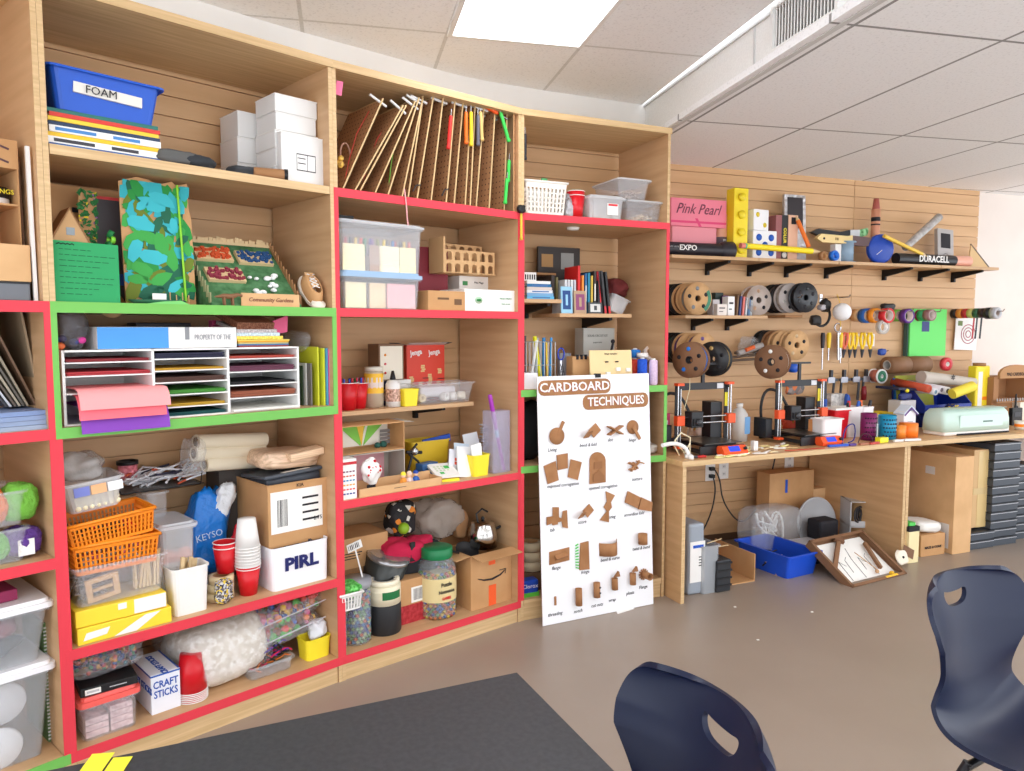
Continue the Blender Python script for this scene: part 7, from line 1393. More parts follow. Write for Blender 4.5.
# outlets under the bench
for k,(px,py,lb) in enumerate(((710,472,'double power socket with two black plugs under the bench'),(723.5,470,'double power socket with no plugs beside the plugged one'),(789,462,'double power socket near the carton under the bench'))):
    x,zz = F.hit(px,py,-.01);t = T(F,'power_socket',lb,'socket',x,-.009,zz);MB().box(-.038,.038,-.006,0,-.06,.06).build('plate',WHITE,t,bevel=.002)
    for s in (-1,1): MB().box(-.016,.016,-.008,-.006,s*.025 - .014,s*.025+.014).build('outlet',mat((226,224,220),.4),t);MB().box(-.007,-.004,-.0085,-.008,s*.025 - .005,s*.025+.006).box(.004,.007,-.0085,-.008,s*.025 - .005,s*.025+.006).build('slot',INK,t)
    if k == 0:
        for s in (-1,1): MB().box(-.014,.018,-.035,-.0075,s*.025 - .011,s*.025+.011).build('plug',BLACK,t)
def cable(label,pts,r=.005,m=BLACK):
    P = [];
    for px,py,y in pts: x,zz = F.hit(px,py,y);P.append(Vector((x,y,zz)))
    o = P[0].copy();P = smooth([p - o for p in P],3);t = MB().tube(P,r,7).build('power_cable',m);t.location = F.w(*o);t.rotation_euler = (0,0,F.rz);return tag(t,label,'cable')
cable('black cable looping up from the socket to the bench top',[(713,467,-.045),(720,478,-.06),(722,500,-.08),(735,520,-.14),(745,522,-.16),(757,508,-.1),(768,490,-.06),(775,458,-.04)])
cable('black cable dropping from the lower plug to the floor',[(713,476,-.045),(716,490,-.06),(711,515,-.1),(700,536,-.15)])

# ================================================================ benches
BW_ = mat((206,164,118),.4,kind='wood',sc=(2,2,26),amp=8);BT = mat((214,172,122),.35,kind='wood',sc=(2,26,26),amp=8)
def bench(F,L,panels,label,dep):
    t = T(F,'workbench',label,'workbench',0,0,0);MB().box(-.012,L,-.012,dep,ZN - .028,ZN).build('top',BT,t);MB().box(-.012,L,-.0135,-.012,ZN - .028,ZN).build('edge_band',EDGE,t)
    for x in panels: p = MB().box(x,x+.022,0,dep - .02,0,ZN - .028).build('side_panel',BW_,t);MB().box(x,x+.022,-.0015,0,0,ZN - .028).build('edge_band',EDGE,p)
xB = 1.69
bench(N1,xB - .002,(0,xB - .026),'wooden workbench holding the two printers',.77)
bench(N2,2.6,(.0,2.5),'wooden workbench holding the pale green cutting machine',.76)
F = N1;z = ZN+.001;rr = random.Random(3)
# printers
def printer(x,y,label,rot,sc=1.0):
    t = T(F,'desktop_printer',label,'printer',x,y,z,rot);t.scale = (sc,)*3
    K = mat((30,30,33),.4);W2 = .19;H = .385
    MB().box(-W2,-W2+.035,-.003,.003,.02,H).box(W2 - .035,W2,-.003,.003,.02,H).box(-W2,W2,-.003,.003,H - .04,H).build('frame',K,t,bevel=.001)
    MB().box(-.15,-.13,-.17,.17,.012,.032).box(.13,.15,-.17,.17,.012,.032).box(-.15,.15,-.18,-.17,.0,.05).box(-.15,.15,.17,.18,0,.05).build('base_rails',K,t)
    MB().box(-.125,.125,-.19,.06,.062,.066).build('print_bed',mat((66,62,58),.3),t);MB().box(-.11,.11,-.16,.04,.045,.056).build('bed_carriage',K,t)
    for s in (-1,1):
        MB().tube([(s*(W2 - .005),-.022,.04),(s*(W2 - .005),-.022,H - .01)],.0045,8).build('guide_rod',STEEL,t);MB().tube([(s*(W2 - .024),-.022,.04),(s*(W2 - .024),-.022,H - .03)],.003,8).build('lead_screw',STEEL,t)
        MB().box(s*(W2 - .015) - .022,s*(W2 - .015)+.022,-.036,-.0,H - .012,H+.002).build('top_bracket',ORED,t);MB().box(s*(W2 - .015) - .022,s*(W2 - .015)+.022,-.04,-.0,.02,.034).build('foot_bracket',ORED,t)
        MB().box(s*(W2 - .012) - .026,s*(W2 - .012)+.026,-.046,-.008,.15,.205).build('axis_end',ORED,t,bevel=.003)
    for zz in (.16,.195): MB().tube([(-W2,-.03,zz),(W2,-.03,zz)],.0045,8).build('cross_rod',STEEL,t)
    e = MB().box(-.13,-.05,-.075,-.01,.14,.23).box(-.12,-.06,-.085,-.075,.15,.19).build('extruder',K,t,bevel=.004);MB().lathe([(.0004,.118),(.004,.125),(.008,.14)],10,-.09,-.05).build('nozzle',mat((200,160,80),.3,1),e);MB().at(-.09,-.086,.17,rx=90).lathe([(.0004,0),(.02,0),(.02,.01),(.0004,.01)],18).build('fan',mat((50,50,54),.3),e)
    MB().box(.07,.15,.01,.09,.05,.27).build('power_supply',K,t);MB().box(W2 - .033,W2 - .004,-.0045,-.003,H - .14,H - .06).build('yellow_label',YEL,t);MB().box(W2 - .09,W2 - .045,-.0045,-.003,H - .036,H - .006).build('badge',mat((214,216,220),.4),t)
    b = MB();b.at(.05,-.24,.0,rx=0).prism([(0,0),(.05,0),(.075,.03),(.055,.05),(.02,.052),(-.005,.02)],-.09,.075,'x');b.build('control_box',ORED,t,bevel=.002)
    MB().add([(.0,-.2425,.0245),(.075,-.2425,.0245),(.075,-.2225,.0502),(.0,-.2225,.0502)],[(0,1,2,3)]).build('screen',mat((40,70,200),.3,em=.5),t);MB().at(.105,-.238,.036,rx=60).lathe([(.0004,0),(.009,0),(.009,.01),(.0004,.01)],14).build('dial',INK,t)
    m = MB().tube(smooth([Vector(p) for p in ((-.09,-.0,.22),(-.12,.05,.32),(-.22,.06,.33),(-.24,.08,.2),(-.2,.08,.05))],2),.009,8);m.build('cable_sleeve',K,t)
    MB().tube([(-.2,.08,.02),(-.2,.08,.2),(-.24,.1,.2)],.012,8).build('electronics_box',K,t) if False else MB().box(-.25,-.2,.01,.12,.03,.15).build('electronics_box',K,t,bevel=.003)
    MB().box(-.01,.01,-.006,.006,H,H+.11).box(-.09,.09,-.005,.005,H+.1,H+.112).build('spool_holder',K,t)
    return t
xa,wa,_ = F.fit(680,731,380,.22,z);P1 = printer(xa,.26,'black and orange printer standing nearer the shelving',0)
xb_,wb,_ = F.fit(772,829,378,.26,z);P2 = printer(xb_+.01,.3,'black and orange printer standing in the middle of the bench',0,.98)
# spools on the printers (axis along the bench)
def pspool(px,py,y,fl,fil,label,rot):
    x,zc = F.hit(px,py,y);t = T(F,'filament_spool',label,'spool',x,y,zc,rot);r = .1;wd = .055
    for yy in (0,wd - .005): MB().at(0,yy,0,rx=-90).ring(0,0,0,.005,r*.22,r,32).build('flange',fl,t)
    MB().at(0,.005,0,rx=-90).ring(0,0,0,wd - .01,r*.5,r*.88,28).build('filament',fil,t)
    MB().at(0,.001,0,rx=-90).ring(0,0,0,wd - .002,r*.18,r*.3,18).build('hub',INK,t)
    for k in range(5): a = 2*pi*k/5+.4;MB().at(.62*r*cos(a),-.0006,.62*r*sin(a),rx=-90).lathe([(.0004,0),(r*.12,0),(r*.12,.001),(.0004,.001)],12).build('cutout',fil if k % 2 else INK,t)
pspool(689,360,.2,KBD,mat((40,120,220),.4),'brown card spool of blue filament over the nearer printer',-62)
pspool(712,359,.28,SB_,mat((190,160,100),.4),'black spool of gold filament over the nearer printer',-62)
pspool(771,362,.22,KBD,mat((236,236,234),.4),'brown card spool of white filament over the middle printer',-62)
simple(F,'blue_spool','small blue spool edge behind the white filament spool','spool',MB().at(0,0,0,rx=-90).lathe([(.0004,0),(.03,0),(.03,.04),(.0004,.04)],18),BLUE,F.hit(795,368,.4)[0],.4,F.hit(795,368,.4)[1])
for k,(pa,pb,lb) in enumerate((((690,376),(684,410),'cream filament strand feeding the nearer printer'),((780,370),(782,404),'white filament strand feeding the middle printer'))):
    a,za = F.hit(*pa,.24);b,zb = F.hit(*pb,.2);t = MB().tube([(0,0,0),((b - a)*.3+.02,0,(zb - za)*.4),(b - a,-.04,zb - za)],.002,5).build('filament_strand',mat((230,220,180),.5));t.location = F.w(a,.24,za);t.rotation_euler.z = F.rz;tag(t,lb,'filament')
x,w,h = F.fit(738,751,404,.4,z);t = T(F,'spray_bottle','translucent white bottle with a blue label between the printers','bottle',x,.45,z);MB().lathe([(.0004,0),(w/2,0),(w/2,h*.7),(w*.3,h*.84),(w*.16,h*.88),(w*.16,h),(.0004,h)],20).build('body',mat((226,224,220),.3,0,.8),t);MB().lathe([(w*.17,h*.9),(w*.2,h*.9),(w*.2,h),(.0004,h)],14).build('cap',WHITE,t)
MB().box(-.002,w*.38,-w/2 - .002,-w*.3,h*.2,h*.65).build('label',mat((120,170,220),.5),t)
t = T(F,'pink_box','pink box standing behind the nearer printer','box',F.hit(669,405,.35)[0],.4,z);MB().cbox(.09,.1,.2).build('body',mat((214,60,110),.5),t);MB().box(-.03,.03,-.001,0,.13,.16).build('label',WHITE,t)
for k,(px,c,cc,lb) in enumerate(((700,.12,CLEARF,'clear bag heap behind the nearer printer bed'),(706,.1,mat((190,150,120),.6),'tan plastic heap behind the nearer printer bed'),(794,.1,mat((190,70,50),.6),'red plastic heap behind the middle printer'))): simple(F,'parts_heap',lb,'parts',MB().blob(.14,.1,c,60+k,amp=.2,rough=.15),cc,F.sx(px,.6,z),.62,z)
x,zz = F.hit(795,388,.66);simple(F,'chip_bag','grey and orange patterned bag hanging behind the middle printer','bag',MB().blob(.17,.03,.09,66,amp=.15),mat((130,120,116),.5,kind='cells',s=30,cs=[(130,120,116),(110,100,96),(150,140,136),(210,110,50),(90,84,84)]),x,.66,zz - .045)
# white loop lamp arm and wooden frame at the left end
t = T(F,'desk_lamp','white curved arm lamp at the left end of the bench','lamp',F.sx(684,.1,z),.06,z);MB().lathe([(.0004,0),(.022,0),(.02,.02),(.0004,.022)],18).build('base',WHITE,t);MB().tube(smooth([Vector(p) for p in ((0,0,.02),(-.01,.02,.06),(-.08,.02,.085),(-.17,.0,.08))],3),.011,10).build('arm',WHITE,t)
t = T(F,'stick_sculpture','little open frame of pale sticks at the bench corner','model',F.sx(683,.1,z),.12,z);MB().tube([(-.04,0,.09),(0,0,.13),(.06,0,.1),(.06,0,0)],.004,6).tube([(-.04,0,.09),(.01,-.02,.02),(.06,0,.07)],.004,6).tube([(0,0,.13),(-.03,.03,.07),(.02,.04,0)],.004,6).build('sticks',mat((236,224,190),.6),t)
simple(F,'plastic_puck','small white knob lying at the bench corner','knob',MB().lathe([(.0004,0),(.016,0),(.014,.02),(.0004,.022)],16),WHITE,F.sx(691,.03,z),.03,z)
t = T(F,'pliers','red handled pliers lying near the bench edge','pliers',F.sx(697,.04,z),.04,z+.008);MB().tube([(0,0,0),(.05,.01,0)],.006,8).tube([(0,0,0),(.05,-.012,0)],.006,8).build('handle',mat((200,40,36),.4),t);MB().tube([(0,0,0),(-.035,0,0)],[.008,.003],6).build('jaw',DGREY,t)
# scraps between printers
GS = [mat((238,232,200),.5),mat((232,224,150),.5),mat((240,238,230),.5),mat((226,200,150),.5)]
for k in range(46):
    px = rr.uniform(716,792);y = rr.uniform(.0,.2);ln = rr.uniform(.03,.09)
    if px < 745: y = rr.uniform(-.005,.03)
    a = rr.uniform(-25,30);o = MB().at(0,0,0,rz=a).box(-ln/2,ln/2,-.006,.006,0,rr.uniform(.003,.008)).build('plastic_scrap',GS[k % 4]);o.location = F.w(F.sx(px,y,z),y,z+.0005+.0012*(k % 5));o.rotation_euler.z = F.rz;tag(o,'pale printed plastic scrap lying between the printers','scrap','printed plastic scraps on the bench')
t,= [simple(F,'white_block','upright white block among the plastic scraps','block',MB().cbox(.03,.03,.055),WHITE,F.sx(756,.1,z),.1,z,bevel=.002)]
simple(F,'red_strip','long red strip at the bench edge before the middle printer','strip',MB().at(0,0,0,rz=-4).box(-.14,.14,-.005,.005,0,.004),mat((190,70,50),.5),F.sx(805,.02,z),.02,z)
# boxes and cups on the right half
def fbox(name,label,cat,a,b,pt,y,d,m,tb=False,lid=None,**k):
    x,w,h = F.fit(a,b,pt,y,z)
    if tb: return tub(F,name,label,x,y,z,w,d,h,m,lid=lid,cat=cat,**k),w,h
    t = T(F,name,label,cat,x,y,z);MB().cbox(w,d,h).build('body',m,t,bevel=.002);return t,w,h
fbox('white_carton','tall white carton behind the low white tray','box',817,829,408,.42,.08,WHITE)
fbox('orange_block','small tan orange block beside the middle printer','block',814,820,420,.2,.05,mat((236,160,100),.5))
fbox('white_tray','low white tray with an orange and yellow rim of bits','tray',823,843,419,.12,.1,mat((238,232,230),.4),tb=True,taper=.94)
simple(F,'yellow_strip','yellow foam strip on the low white tray','strip',MB().cbox(.09,.03,.012),YEL,F.sx(830,.2,z+.09),.24,z+.098)
t,w,h = fbox('red_bucket','red and white plastic bucket behind the low white tray','bucket',835,850,410,.24,.1,RED,tb=True,taper=.8);MB().box(-w/2 - .008,w/2+.008,-.008,.108,h,h+.012).build('rim',WHITE,t)
def tools_in(x,y,zz,items,label):
    for k,(dx,L,c,tl) in enumerate(items):
        t = T(F,'hand_tool',label[k],'tool',x+dx,y,zz,tilt=(0,tl));MB().tube([(0,0,0),(0,0,L*.55)],.004,6).build('shaft',STEEL,t);MB().tube([(0,0,L*.5),(0,0,L*.75),(0,0,L)],[.009,.012,.009],8).build('handle',mat(c,.4),t)
for k,(a,b) in enumerate(((849,863),(862,874))):
    x,w,h = F.fit(a,b,407,.26,z);tub(F,'white_container',['left','right'][k]+' tall white container packed with hand tools',x,.26,z,w,.1,h,mat((236,230,228),.4),taper=.94,rim=.002)
    tools_in(x,.31,z+.03,((-.03,.2,((200,30,40),(240,110,40))[k],4),(.0,.19,(30,30,34),-8),(.03,.2,((40,90,180),(40,36,40))[k],12)),[s+(' in the left white container',' in the right white container')[k] for s in ('upright tool with a bright handle','upright tool with a black handle','upright tool leaning outward')])
x,zz = F.hit(838,407,.6);t = T(F,'patterned_box','white box with a grey pattern and blue cap behind the bucket','box',x,.6,z);MB().cbox(.13,.08,zz - z+.09).build('body',mat((200,198,194),.5,kind='mottle',s=30,amp=40),t);MB().blob(.04,.03,.09,6,x=.05,y=-.03,z=zz - z).build('blue_cap',mat((30,80,170),.4),t)
t = T(F,'blue_cutter','blue handled tool leaning on the slatted wall','tool',F.sx(825,.6,z+.1),.6,z+.14,tilt=(-8,6));MB().tube([(0,0,0),(0,0,.07)],.014,8).build('grip',BLUE,t);MB().tube([(0,0,.07),(0,0,.2)],.011,8).build('body',DGREY,t)
def holecup(a,b,pt,y,c,label):
    x,w,h = F.fit(a,b,pt,y,z);t = T(F,'pencil_cup',label,'cup',x,y+w/2,z);MB().lathe([(.0004,0),(w/2,0),(w/2,h),(w/2 - .004,h),(w/2 - .004,.004),(.0004,.004)],6 if False else 24).build('body',mat(c,.4),t)
    m = MB()
    for i in range(9):
        for j in range(5): aa = R(-160+i*17.5+8*(j % 2));m.at((w/2+.0005)*cos(aa),(w/2+.0005)*sin(aa),h*(.15+.17*j),rz=math.degrees(aa),ry=90).lathe([(.0004,0),(.0055,0),(.0055,.0008),(.0004,.0008)],6)
    m.build('holes',mat((40,24,40),.8),t)['kind'] = 'stuff'
holecup(869,880,414,.1,(120,30,90),'purple pierced pencil cup near the bench edge');holecup(888,900,416,.08,(20,140,180),'teal pierced pencil cup near the bench edge')
simple(F,'grey_ruler','grey upright strip in front of the purple cup','strip',MB().cbox(.012,.006,.11),mat((150,160,160),.4,.5),F.sx(877,.08,z),.08,z)
simple(F,'yellow_block','neon yellow block between the purple and teal cups','block',MB().cbox(.07,.04,.03),mat((240,240,40),.4),F.sx(884.5,.02,z),.02,z,bevel=.003)
fbox('white_box','white box behind the neon yellow block','box',880,888,417,.2,.05,WHITE);fbox('yellow_case','mustard yellow case behind the teal cup','case',894,909,414,.3,.12,mat((206,186,40),.5));fbox('yellow_case','bright yellow lid behind the purple cup','case',872,893,413,.42,.12,mat((240,214,50),.5))
for k,(a,b,c,pt,lb) in enumerate(((900,909,(240,140,50),426,'small orange jar beside the teal cup'),(910,922,(246,130,40),424,'orange jar under the little white house'))):
    x,w,h = F.fit(a,b,pt,.08,z);t = T(F,'orange_jar',lb,'jar',x,.08+w/2,z);MB().lathe([(.0004,0),(w/2,0),(w/2,h),(.0004,h)],22).build('jar',mat(c,.4),t)
x,w,h = F.fit(910,922,406,.14,z);t = T(F,'paper_house','little white house model with a purple zigzag roof','model',x,.19,z);MB().cbox(w,.06,h*.8).build('walls',mat((240,240,244),.5),t)
for s in (-1,1): MB().at(0,0,h,ry=s*38).box(0 if s > 0 else -.09,.09 if s > 0 else 0,-.01,.07,-.006,.0).build('roof',mat((214,226,240),.5),t);MB().at(0,-.001,h - .012,ry=s*38).box(0 if s > 0 else -.08,.08 if s > 0 else 0,-.012,-.008,-.008,.0).build('roof_trim',mat((100,60,140),.5),t)
MB().box(-.02,.03,-.001,0,.06,.09).build('door',LGREY,t)
t = T(F,'white_crate','pale grey box with black and yellow clips behind the little house','box',F.sx(910,.36,z),.38,z);MB().cbox(.15,.1,.2).build('body',mat((206,202,206),.5),t,bevel=.003);MB().blob(.1,.05,.05,4,y=.03,z=.2).build('clips',mat((40,50,110),.5),t);MB().ball(.02,.03,.265,.014).build('yellow_knob',YEL,t)
x0_,x1_ = F.sx(893,.6,z),F.sx(930,.6,z);t = T(F,'olive_board','olive green board leaning on the slatted wall','board',(x0_+x1_)/2,.56,z,tilt=(-6,0));hh = F.hit(905,375,.6)[1] - z;MB().cbox(x1_ - x0_,.012,hh).build('board',mat((160,160,50),.5),t);MB().box(-(x1_ - x0_)/2 - .015,-(x1_ - x0_)/2 - .002,0,.01,0,hh*.95).build('blue_edge',mat((30,110,190),.5),t)
# loose cables and bits
t = MB().tube(smooth([Vector(p) for p in ((0,0,.005),(.04,.02,.1),(.09,0,.13),(.13,.02,.08),(.1,0,.02),(.05,0,.01))],3),.0035,6).build('blue_cable',mat((30,50,140),.5));t.location = F.w(F.sx(842,.06,z),.06,z);t.rotation_euler.z = F.rz;tag(t,'blue cable looping up before the white containers','cable')
t = MB().tube(smooth([Vector(p) for p in ((0,0,.004),(.05,.02,.06),(.1,0,.05),(.12,-.01,.01),(.07,-.01,.005))],3),.003,6).build('dark_cable',mat((60,40,44),.5));t.location = F.w(F.sx(858,.05,z),.05,z);t.rotation_euler.z = F.rz;tag(t,'dark cable loop lying beside the purple cup','cable')
for k,(px,y,c,L,lb) in enumerate(((838,.03,(40,90,200),.14,'flat blue strip beside the orange control box'),(852,.02,(90,60,140),.05,'small purple piece near the bench edge'),(866,.015,(170,110,80),.12,'brown stick lying near the bench edge'),(874,.01,(190,70,60),.08,'red stick lying near the bench edge'),(898,.02,(236,234,230),.07,'white block lying before the teal cup'),(912,.01,(240,240,238),.12,'long white strip lying before the orange jars'),(846,.04,(150,200,226),.03,'pale blue peg on the bench'))): simple(F,'bench_oddment',lb,'oddment',MB().at(0,0,0,rz=rr.uniform(-15,15)).box(-L/2,L/2,-.009,.009,0,.012),mat(c,.5),F.sx(px,y,z),y,z)
# second bench
F = N2;z = ZN+.001
x0_,x1_ = F.sx(944,.06,z),F.sx(1011,.06,z);w = x1_ - x0_;h = F.hit(970,409,.08)[1] - z;t = T(F,'cutting_machine','pale mint green cutting machine with rounded ends','machine',(x0_+x1_)/2,.06,z)
MG = mat((196,220,208),.35)
MB().box(-w*.48,w*.5,.01,.17,.0,h*.2).build('base',mat((238,234,228),.4),t,bevel=.01)
def rbox(w0,w1,h0,h1,d,m,nm):
    b = MB();prof = [(h0,1.0,0),(h0+(h1 - h0)*.5,1.0,.004),(h0+(h1 - h0)*.8,.985,.012),(h1,.95,.035)];rings = []
    for zz,k,ins in prof:
        a = w0/2*k;r = .03;pts = []
        for sx,sy,a0 in ((1,-1,-90),(1,1,0),(-1,1,90),(-1,-1,180)):
            for j in range(4): an = R(a0+30*j);pts.append((sx*(a - r)+r*cos(an),d/2+sy*(d/2 - ins - r)+r*sin(an),zz))
        rings.append(pts)
    vs = sum(rings,[]);n = 16;fs = [tuple(range(n))[::-1],tuple(range(n*3,n*4))]+[(k*n+i,k*n+(i+1) % n,(k+1)*n+(i+1) % n,(k+1)*n+i) for k in range(3) for i in range(n)]
    b.add(vs,fs,True);return b.build(nm,m,t)
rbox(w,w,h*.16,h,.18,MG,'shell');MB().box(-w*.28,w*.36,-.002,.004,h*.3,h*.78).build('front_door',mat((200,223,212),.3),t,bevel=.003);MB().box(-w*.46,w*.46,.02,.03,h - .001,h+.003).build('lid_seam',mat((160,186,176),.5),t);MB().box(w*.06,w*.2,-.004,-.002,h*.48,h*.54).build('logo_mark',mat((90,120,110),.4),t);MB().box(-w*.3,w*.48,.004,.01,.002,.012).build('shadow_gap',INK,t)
# blue bin with rolls behind
x,zz = F.hit(930,408,.42);xl,xr = F.sx(925,.42,z+.2),F.sx(972,.42,z+.2);w = xr - xl;zt = F.hit(930,390,.42)[1]
t = T(F,'parts_bin','deep blue stacking bin with an open front on the bench','bin',(xl+xr)/2,.42,z+.1);MB().prism([(0,0),(.28,0),(.28,.16),(.1,.16),(.0,.06)],-w/2,-w/2+.006,'x').prism([(0,0),(.28,0),(.28,.16),(.1,.16),(.0,.06)],w/2 - .006,w/2,'x').box(-w/2,w/2,0,.28,0,.005).box(-w/2,w/2,0,.006,0,.06).box(-w/2,w/2,.274,.28,0,.16).build('body',mat((24,50,150),.35),t)
t = T(F,'parts_bin','lower dark blue stacking bin under the open one','bin',(xl+xr)/2,.46,z);MB().cbox(w*.96,.25,.098).build('body',mat((22,40,110),.4),t)
for k,(px,py,c,cc,r,lb) in enumerate(((929,389,(196,80,50),(190,90,60),.028,'orange red paper roll end above the blue bin'),(936,392,(220,220,224),(120,150,170),.024,'white paper roll end with a grey core'),(942,390,(216,210,216),(110,100,110),.026,'pale paper roll end in the middle of the bunch'),(948,391,(230,226,226),(90,80,76),.028,'white paper roll end beside the dark-cored one'),(956,391,(120,100,84),(50,44,44),.03,'brown paper roll end with a dark core'))):
    x,zz = F.hit(px,py,.36);t = T(F,'paper_roll',lb,'roll',x,.36,zz);MB().at(0,0,0,rx=-84).ring(0,0,0,.3,r*.6,r,20).build('roll',mat(c,.6),t);MB().at(0,.004,0,rx=-84).lathe([(.0004,0),(r*.6,0),(r*.6,.28),(.0004,.28)],16).build('core',mat(cc,.7),t)
xa,za = F.hit(952,394,.3);xb,zb = F.hit(973,386,.28);t = T(F,'paper_roll','yellow paper roll lying across the blue bin','roll',xa,.3,za);MB().tube([(0,0,0),(xb - xa,-.02,zb - za)],.035,20).build('roll',mat((236,214,70),.5),t);MB().tube([(xb - xa,-.02,zb - za),(xb - xa+.004,-.0205,zb - za+.001)],.024,16).build('core',mat((214,190,130),.6),t)
xa,za = F.hit(921,377,.5);xb,zb = F.hit(974,382,.5);t = T(F,'saw_prop','long grey paper sheet roll with a dark star mark','roll',xa,.5,za - .0);t.name = 'grey_roll';MB().tube([(0,0,0),(xb - xa,0,zb - za)],[.045,.03],20).build('roll',mat((190,180,168),.5),t)
m = MB();L = (xb - xa)
for k in range(6): m.at(L*.5,-.041,-.005,ry=60*k).box(-.003,.003,-.002,0,.004,.02)
m.build('star_mark',INK,t)
x,zz = F.hit(912,380,.5);t = T(F,'cardboard_tube','tan card with a yellow triangle behind the blue bin','card',F.sx(915,.62,z+.2),.62,z+.22);t.name = 'tan_card';MB().prism([(-.1,0),(.12,0),(.08,.09),(-.06,.09)],0,.01,'y').build('card',mat((150,126,96),.6),t);MB().prism([(-.03,.03),(.03,.03),(0,.07)],-.002,0,'y').build('triangle',YEL,t)
t = T(F,'black_tray','flat dark tray lying on the blue bin','tray',F.sx(920,.4,z+.27),.44,z+.262,tilt=(0,3));MB().cbox(.3,.2,.018).build('tray',mat((40,44,70),.5),t,bevel=.003)
x,w,h = F.fit(974,988,366,.5,z);t = T(F,'yellow_tube','tall yellow packet with a white stripe standing behind the cutting machine','packet',x,.5,z);MB().cbox(w,.07,h).build('body',mat((244,220,50),.4),t,bevel=.01);MB().box(-w*.34,-w*.05,-.002,0,0.02,h*.9).build('white_stripe',WHITE,t);MB().box(0,w*.3,-.002,0,h*.4,h*.46).build('orange_mark',ORANGE,t);MB().lathe([(.0004,h),(w*.3,h),(w*.3,h+.02),(.0004,h+.02)],18,0,.035).build('core',CARDD,t)
simple(F,'pen_pot','white pot of blue clips on the cutting machine','pot',MB().lathe([(.0004,0),(.05,0),(.055,.035),(.0004,.035)],18),WHITE,F.sx(972,.2,z+.14),.35,z+.1)
simple(F,'clips','blue and yellow clips in the white pot','clips',MB().blob(.09,.06,.04,9,amp=.2,rough=.2),mat((40,50,120),.5,kind='cells',s=80,cs=[(40,50,120),(30,30,60),(30,40,100),(230,200,60)]),F.sx(972,.2,z+.16),.35,z+.13,kind='stuff')
simple(F,'storage_box','low dark box behind the cutting machine','box',MB().cbox(.25,.1,.098),DGREY,F.sx(970,.3,z),.32,z)
# cardboard playset
xl,xr = F.sx(992,.45,z),F.sx(1032,.45,z);w = xr - xl;h = F.hit(1008,372,.45)[1] - z
t = T(F,'cardboard_theatre','brown cardboard puppet theatre with an arched sign','model',(xl+xr)/2,.45,z);KB2 = mat((160,116,78),.8)
MB().box(-w/2,w/2,.01,.2,0,h*.45).box(-w/2,-w/2+.05,0,.2,h*.45,h*.9).box(w/2 - .05,w/2,0,.2,h*.45,h*.9).box(-w/2,w/2,.18,.2,h*.45,h*.9).build('stage',KB2,t)
MB().prism([(-w*.42,h*.88),(w*.42,h*.88),(w*.42,h*.97)]+[(w*.42*cos(a),h*.97+.065*sin(a)) for a in [R(10+20*k) for k in range(9)]]+[(-w*.42,h*.97)],-.02,.0,'y').build('arch',mat((178,134,92),.8),t);text('MAD CARDBOARD',.036,INK,t,0,-.022,h*.955,sx=.72);MB().box(-w/2,w/2,-.03,0,h*.4,h*.43).build('ledge',KB2,t)
m = MB()
for k in range(16): m.tube([(-w/2+.01+k*w/16,-.025,h*.43),(-w/2+.015+k*w/16,-.02,h*.43+.02)],.004,5)
m.build('bottle_caps',LGREY,t)
for k in range(9): simple(F,'brush','thin dark brush standing before the cardboard theatre','brush',MB().at(0,0,0,ry=rr.uniform(-10,10)).tube([(0,0,0),(0,0,.1)],.003,5),mat((80,66,60),.5),F.sx(996+2.2*k,.36,z),.36,z,group='thin brushes before the cardboard theatre')
x,w,h = F.fit(1012,1022,408,.3,z);t = T(F,'walkie_talkie','black two-way radio with an antenna standing on the bench','radio',x,.3,z);MB().cbox(w,.03,h).build('body',BLACK,t,bevel=.004);MB().tube([(-.005,.015,h),(-.003,.015,h+.1)],[.008,.005],8).build('antenna',BLACK,t);MB().box(-w*.3,w*.3,-.002,0,h*.5,h*.75).build('screen',DGREY,t);MB().lathe([(.0004,h),(.006,h),(.006,h+.012),(.0004,h+.012)],10,.014,.015).build('knob',DGREY,t)
t = T(F,'orange_cup','white and orange cup at the far end of the bench','cup',F.sx(1022,.12,z),.14,z);MB().lathe([(.0004,0),(.026,0),(.032,.06),(.028,.06),(.0004,.01)],18).build('cup',OFFW,t);MB().lathe([(.0285,.02),(.0305,.04)],18).build('band',ORANGE,t)
simple(F,'cream_box','cream box stacked behind the two-way radio','box',MB().cbox(.1,.08,.15),OFFW,F.sx(1024,.4,z),.4,z)
# ================================================================ under the benches
F = N1;z = .001
x,w,h = F.fit(687,700,523,.1,z)
t = T(F,'storage_case','grey plastic case with a white printed sheet by the bench leg','case',x+.0,.08,z);MB().cbox(w*1.2,.3,h).build('body',mat((150,158,168),.4),t,bevel=.015);MB().box(-w*.5,w*.62,-.003,.0,.07,h*.75).build('sheet',WHITE,t);MB().box(-w*.3,w*.5,-.0036,-.003,h*.66,h*.7).build('blue_print',BLUE,t);m = MB();[m.box(w*.15,w*.5,-.0036,-.003,h*(.4+.04*k),h*(.415+.04*k)) for k in range(4)];m.build('print',INK,t)
x,w,h = F.fit(700,717,545,.08,z);t = tub(F,'clear_container','upright clear container of grey cloth beside the grey case',x,.06,z,w,.25,h,mat((190,194,198),.2,0,.4),taper=.97);simple(F,'grey_cloth','grey blue cloth filling the clear container','cloth',MB().blob(w*.85,.2,h*.9,4,amp=.04,e=.4),mat((120,128,138),.9),x,.18,z+.006)
simple(F,'sticks','pair of thin sticks poking out of the clear container','sticks',MB().tube([(0,0,0),(.13,-.02,.01)],.003,5).tube([(0,0,.03),(.1,0,.045)],.003,5),ST,x,.1,z+h*.9)
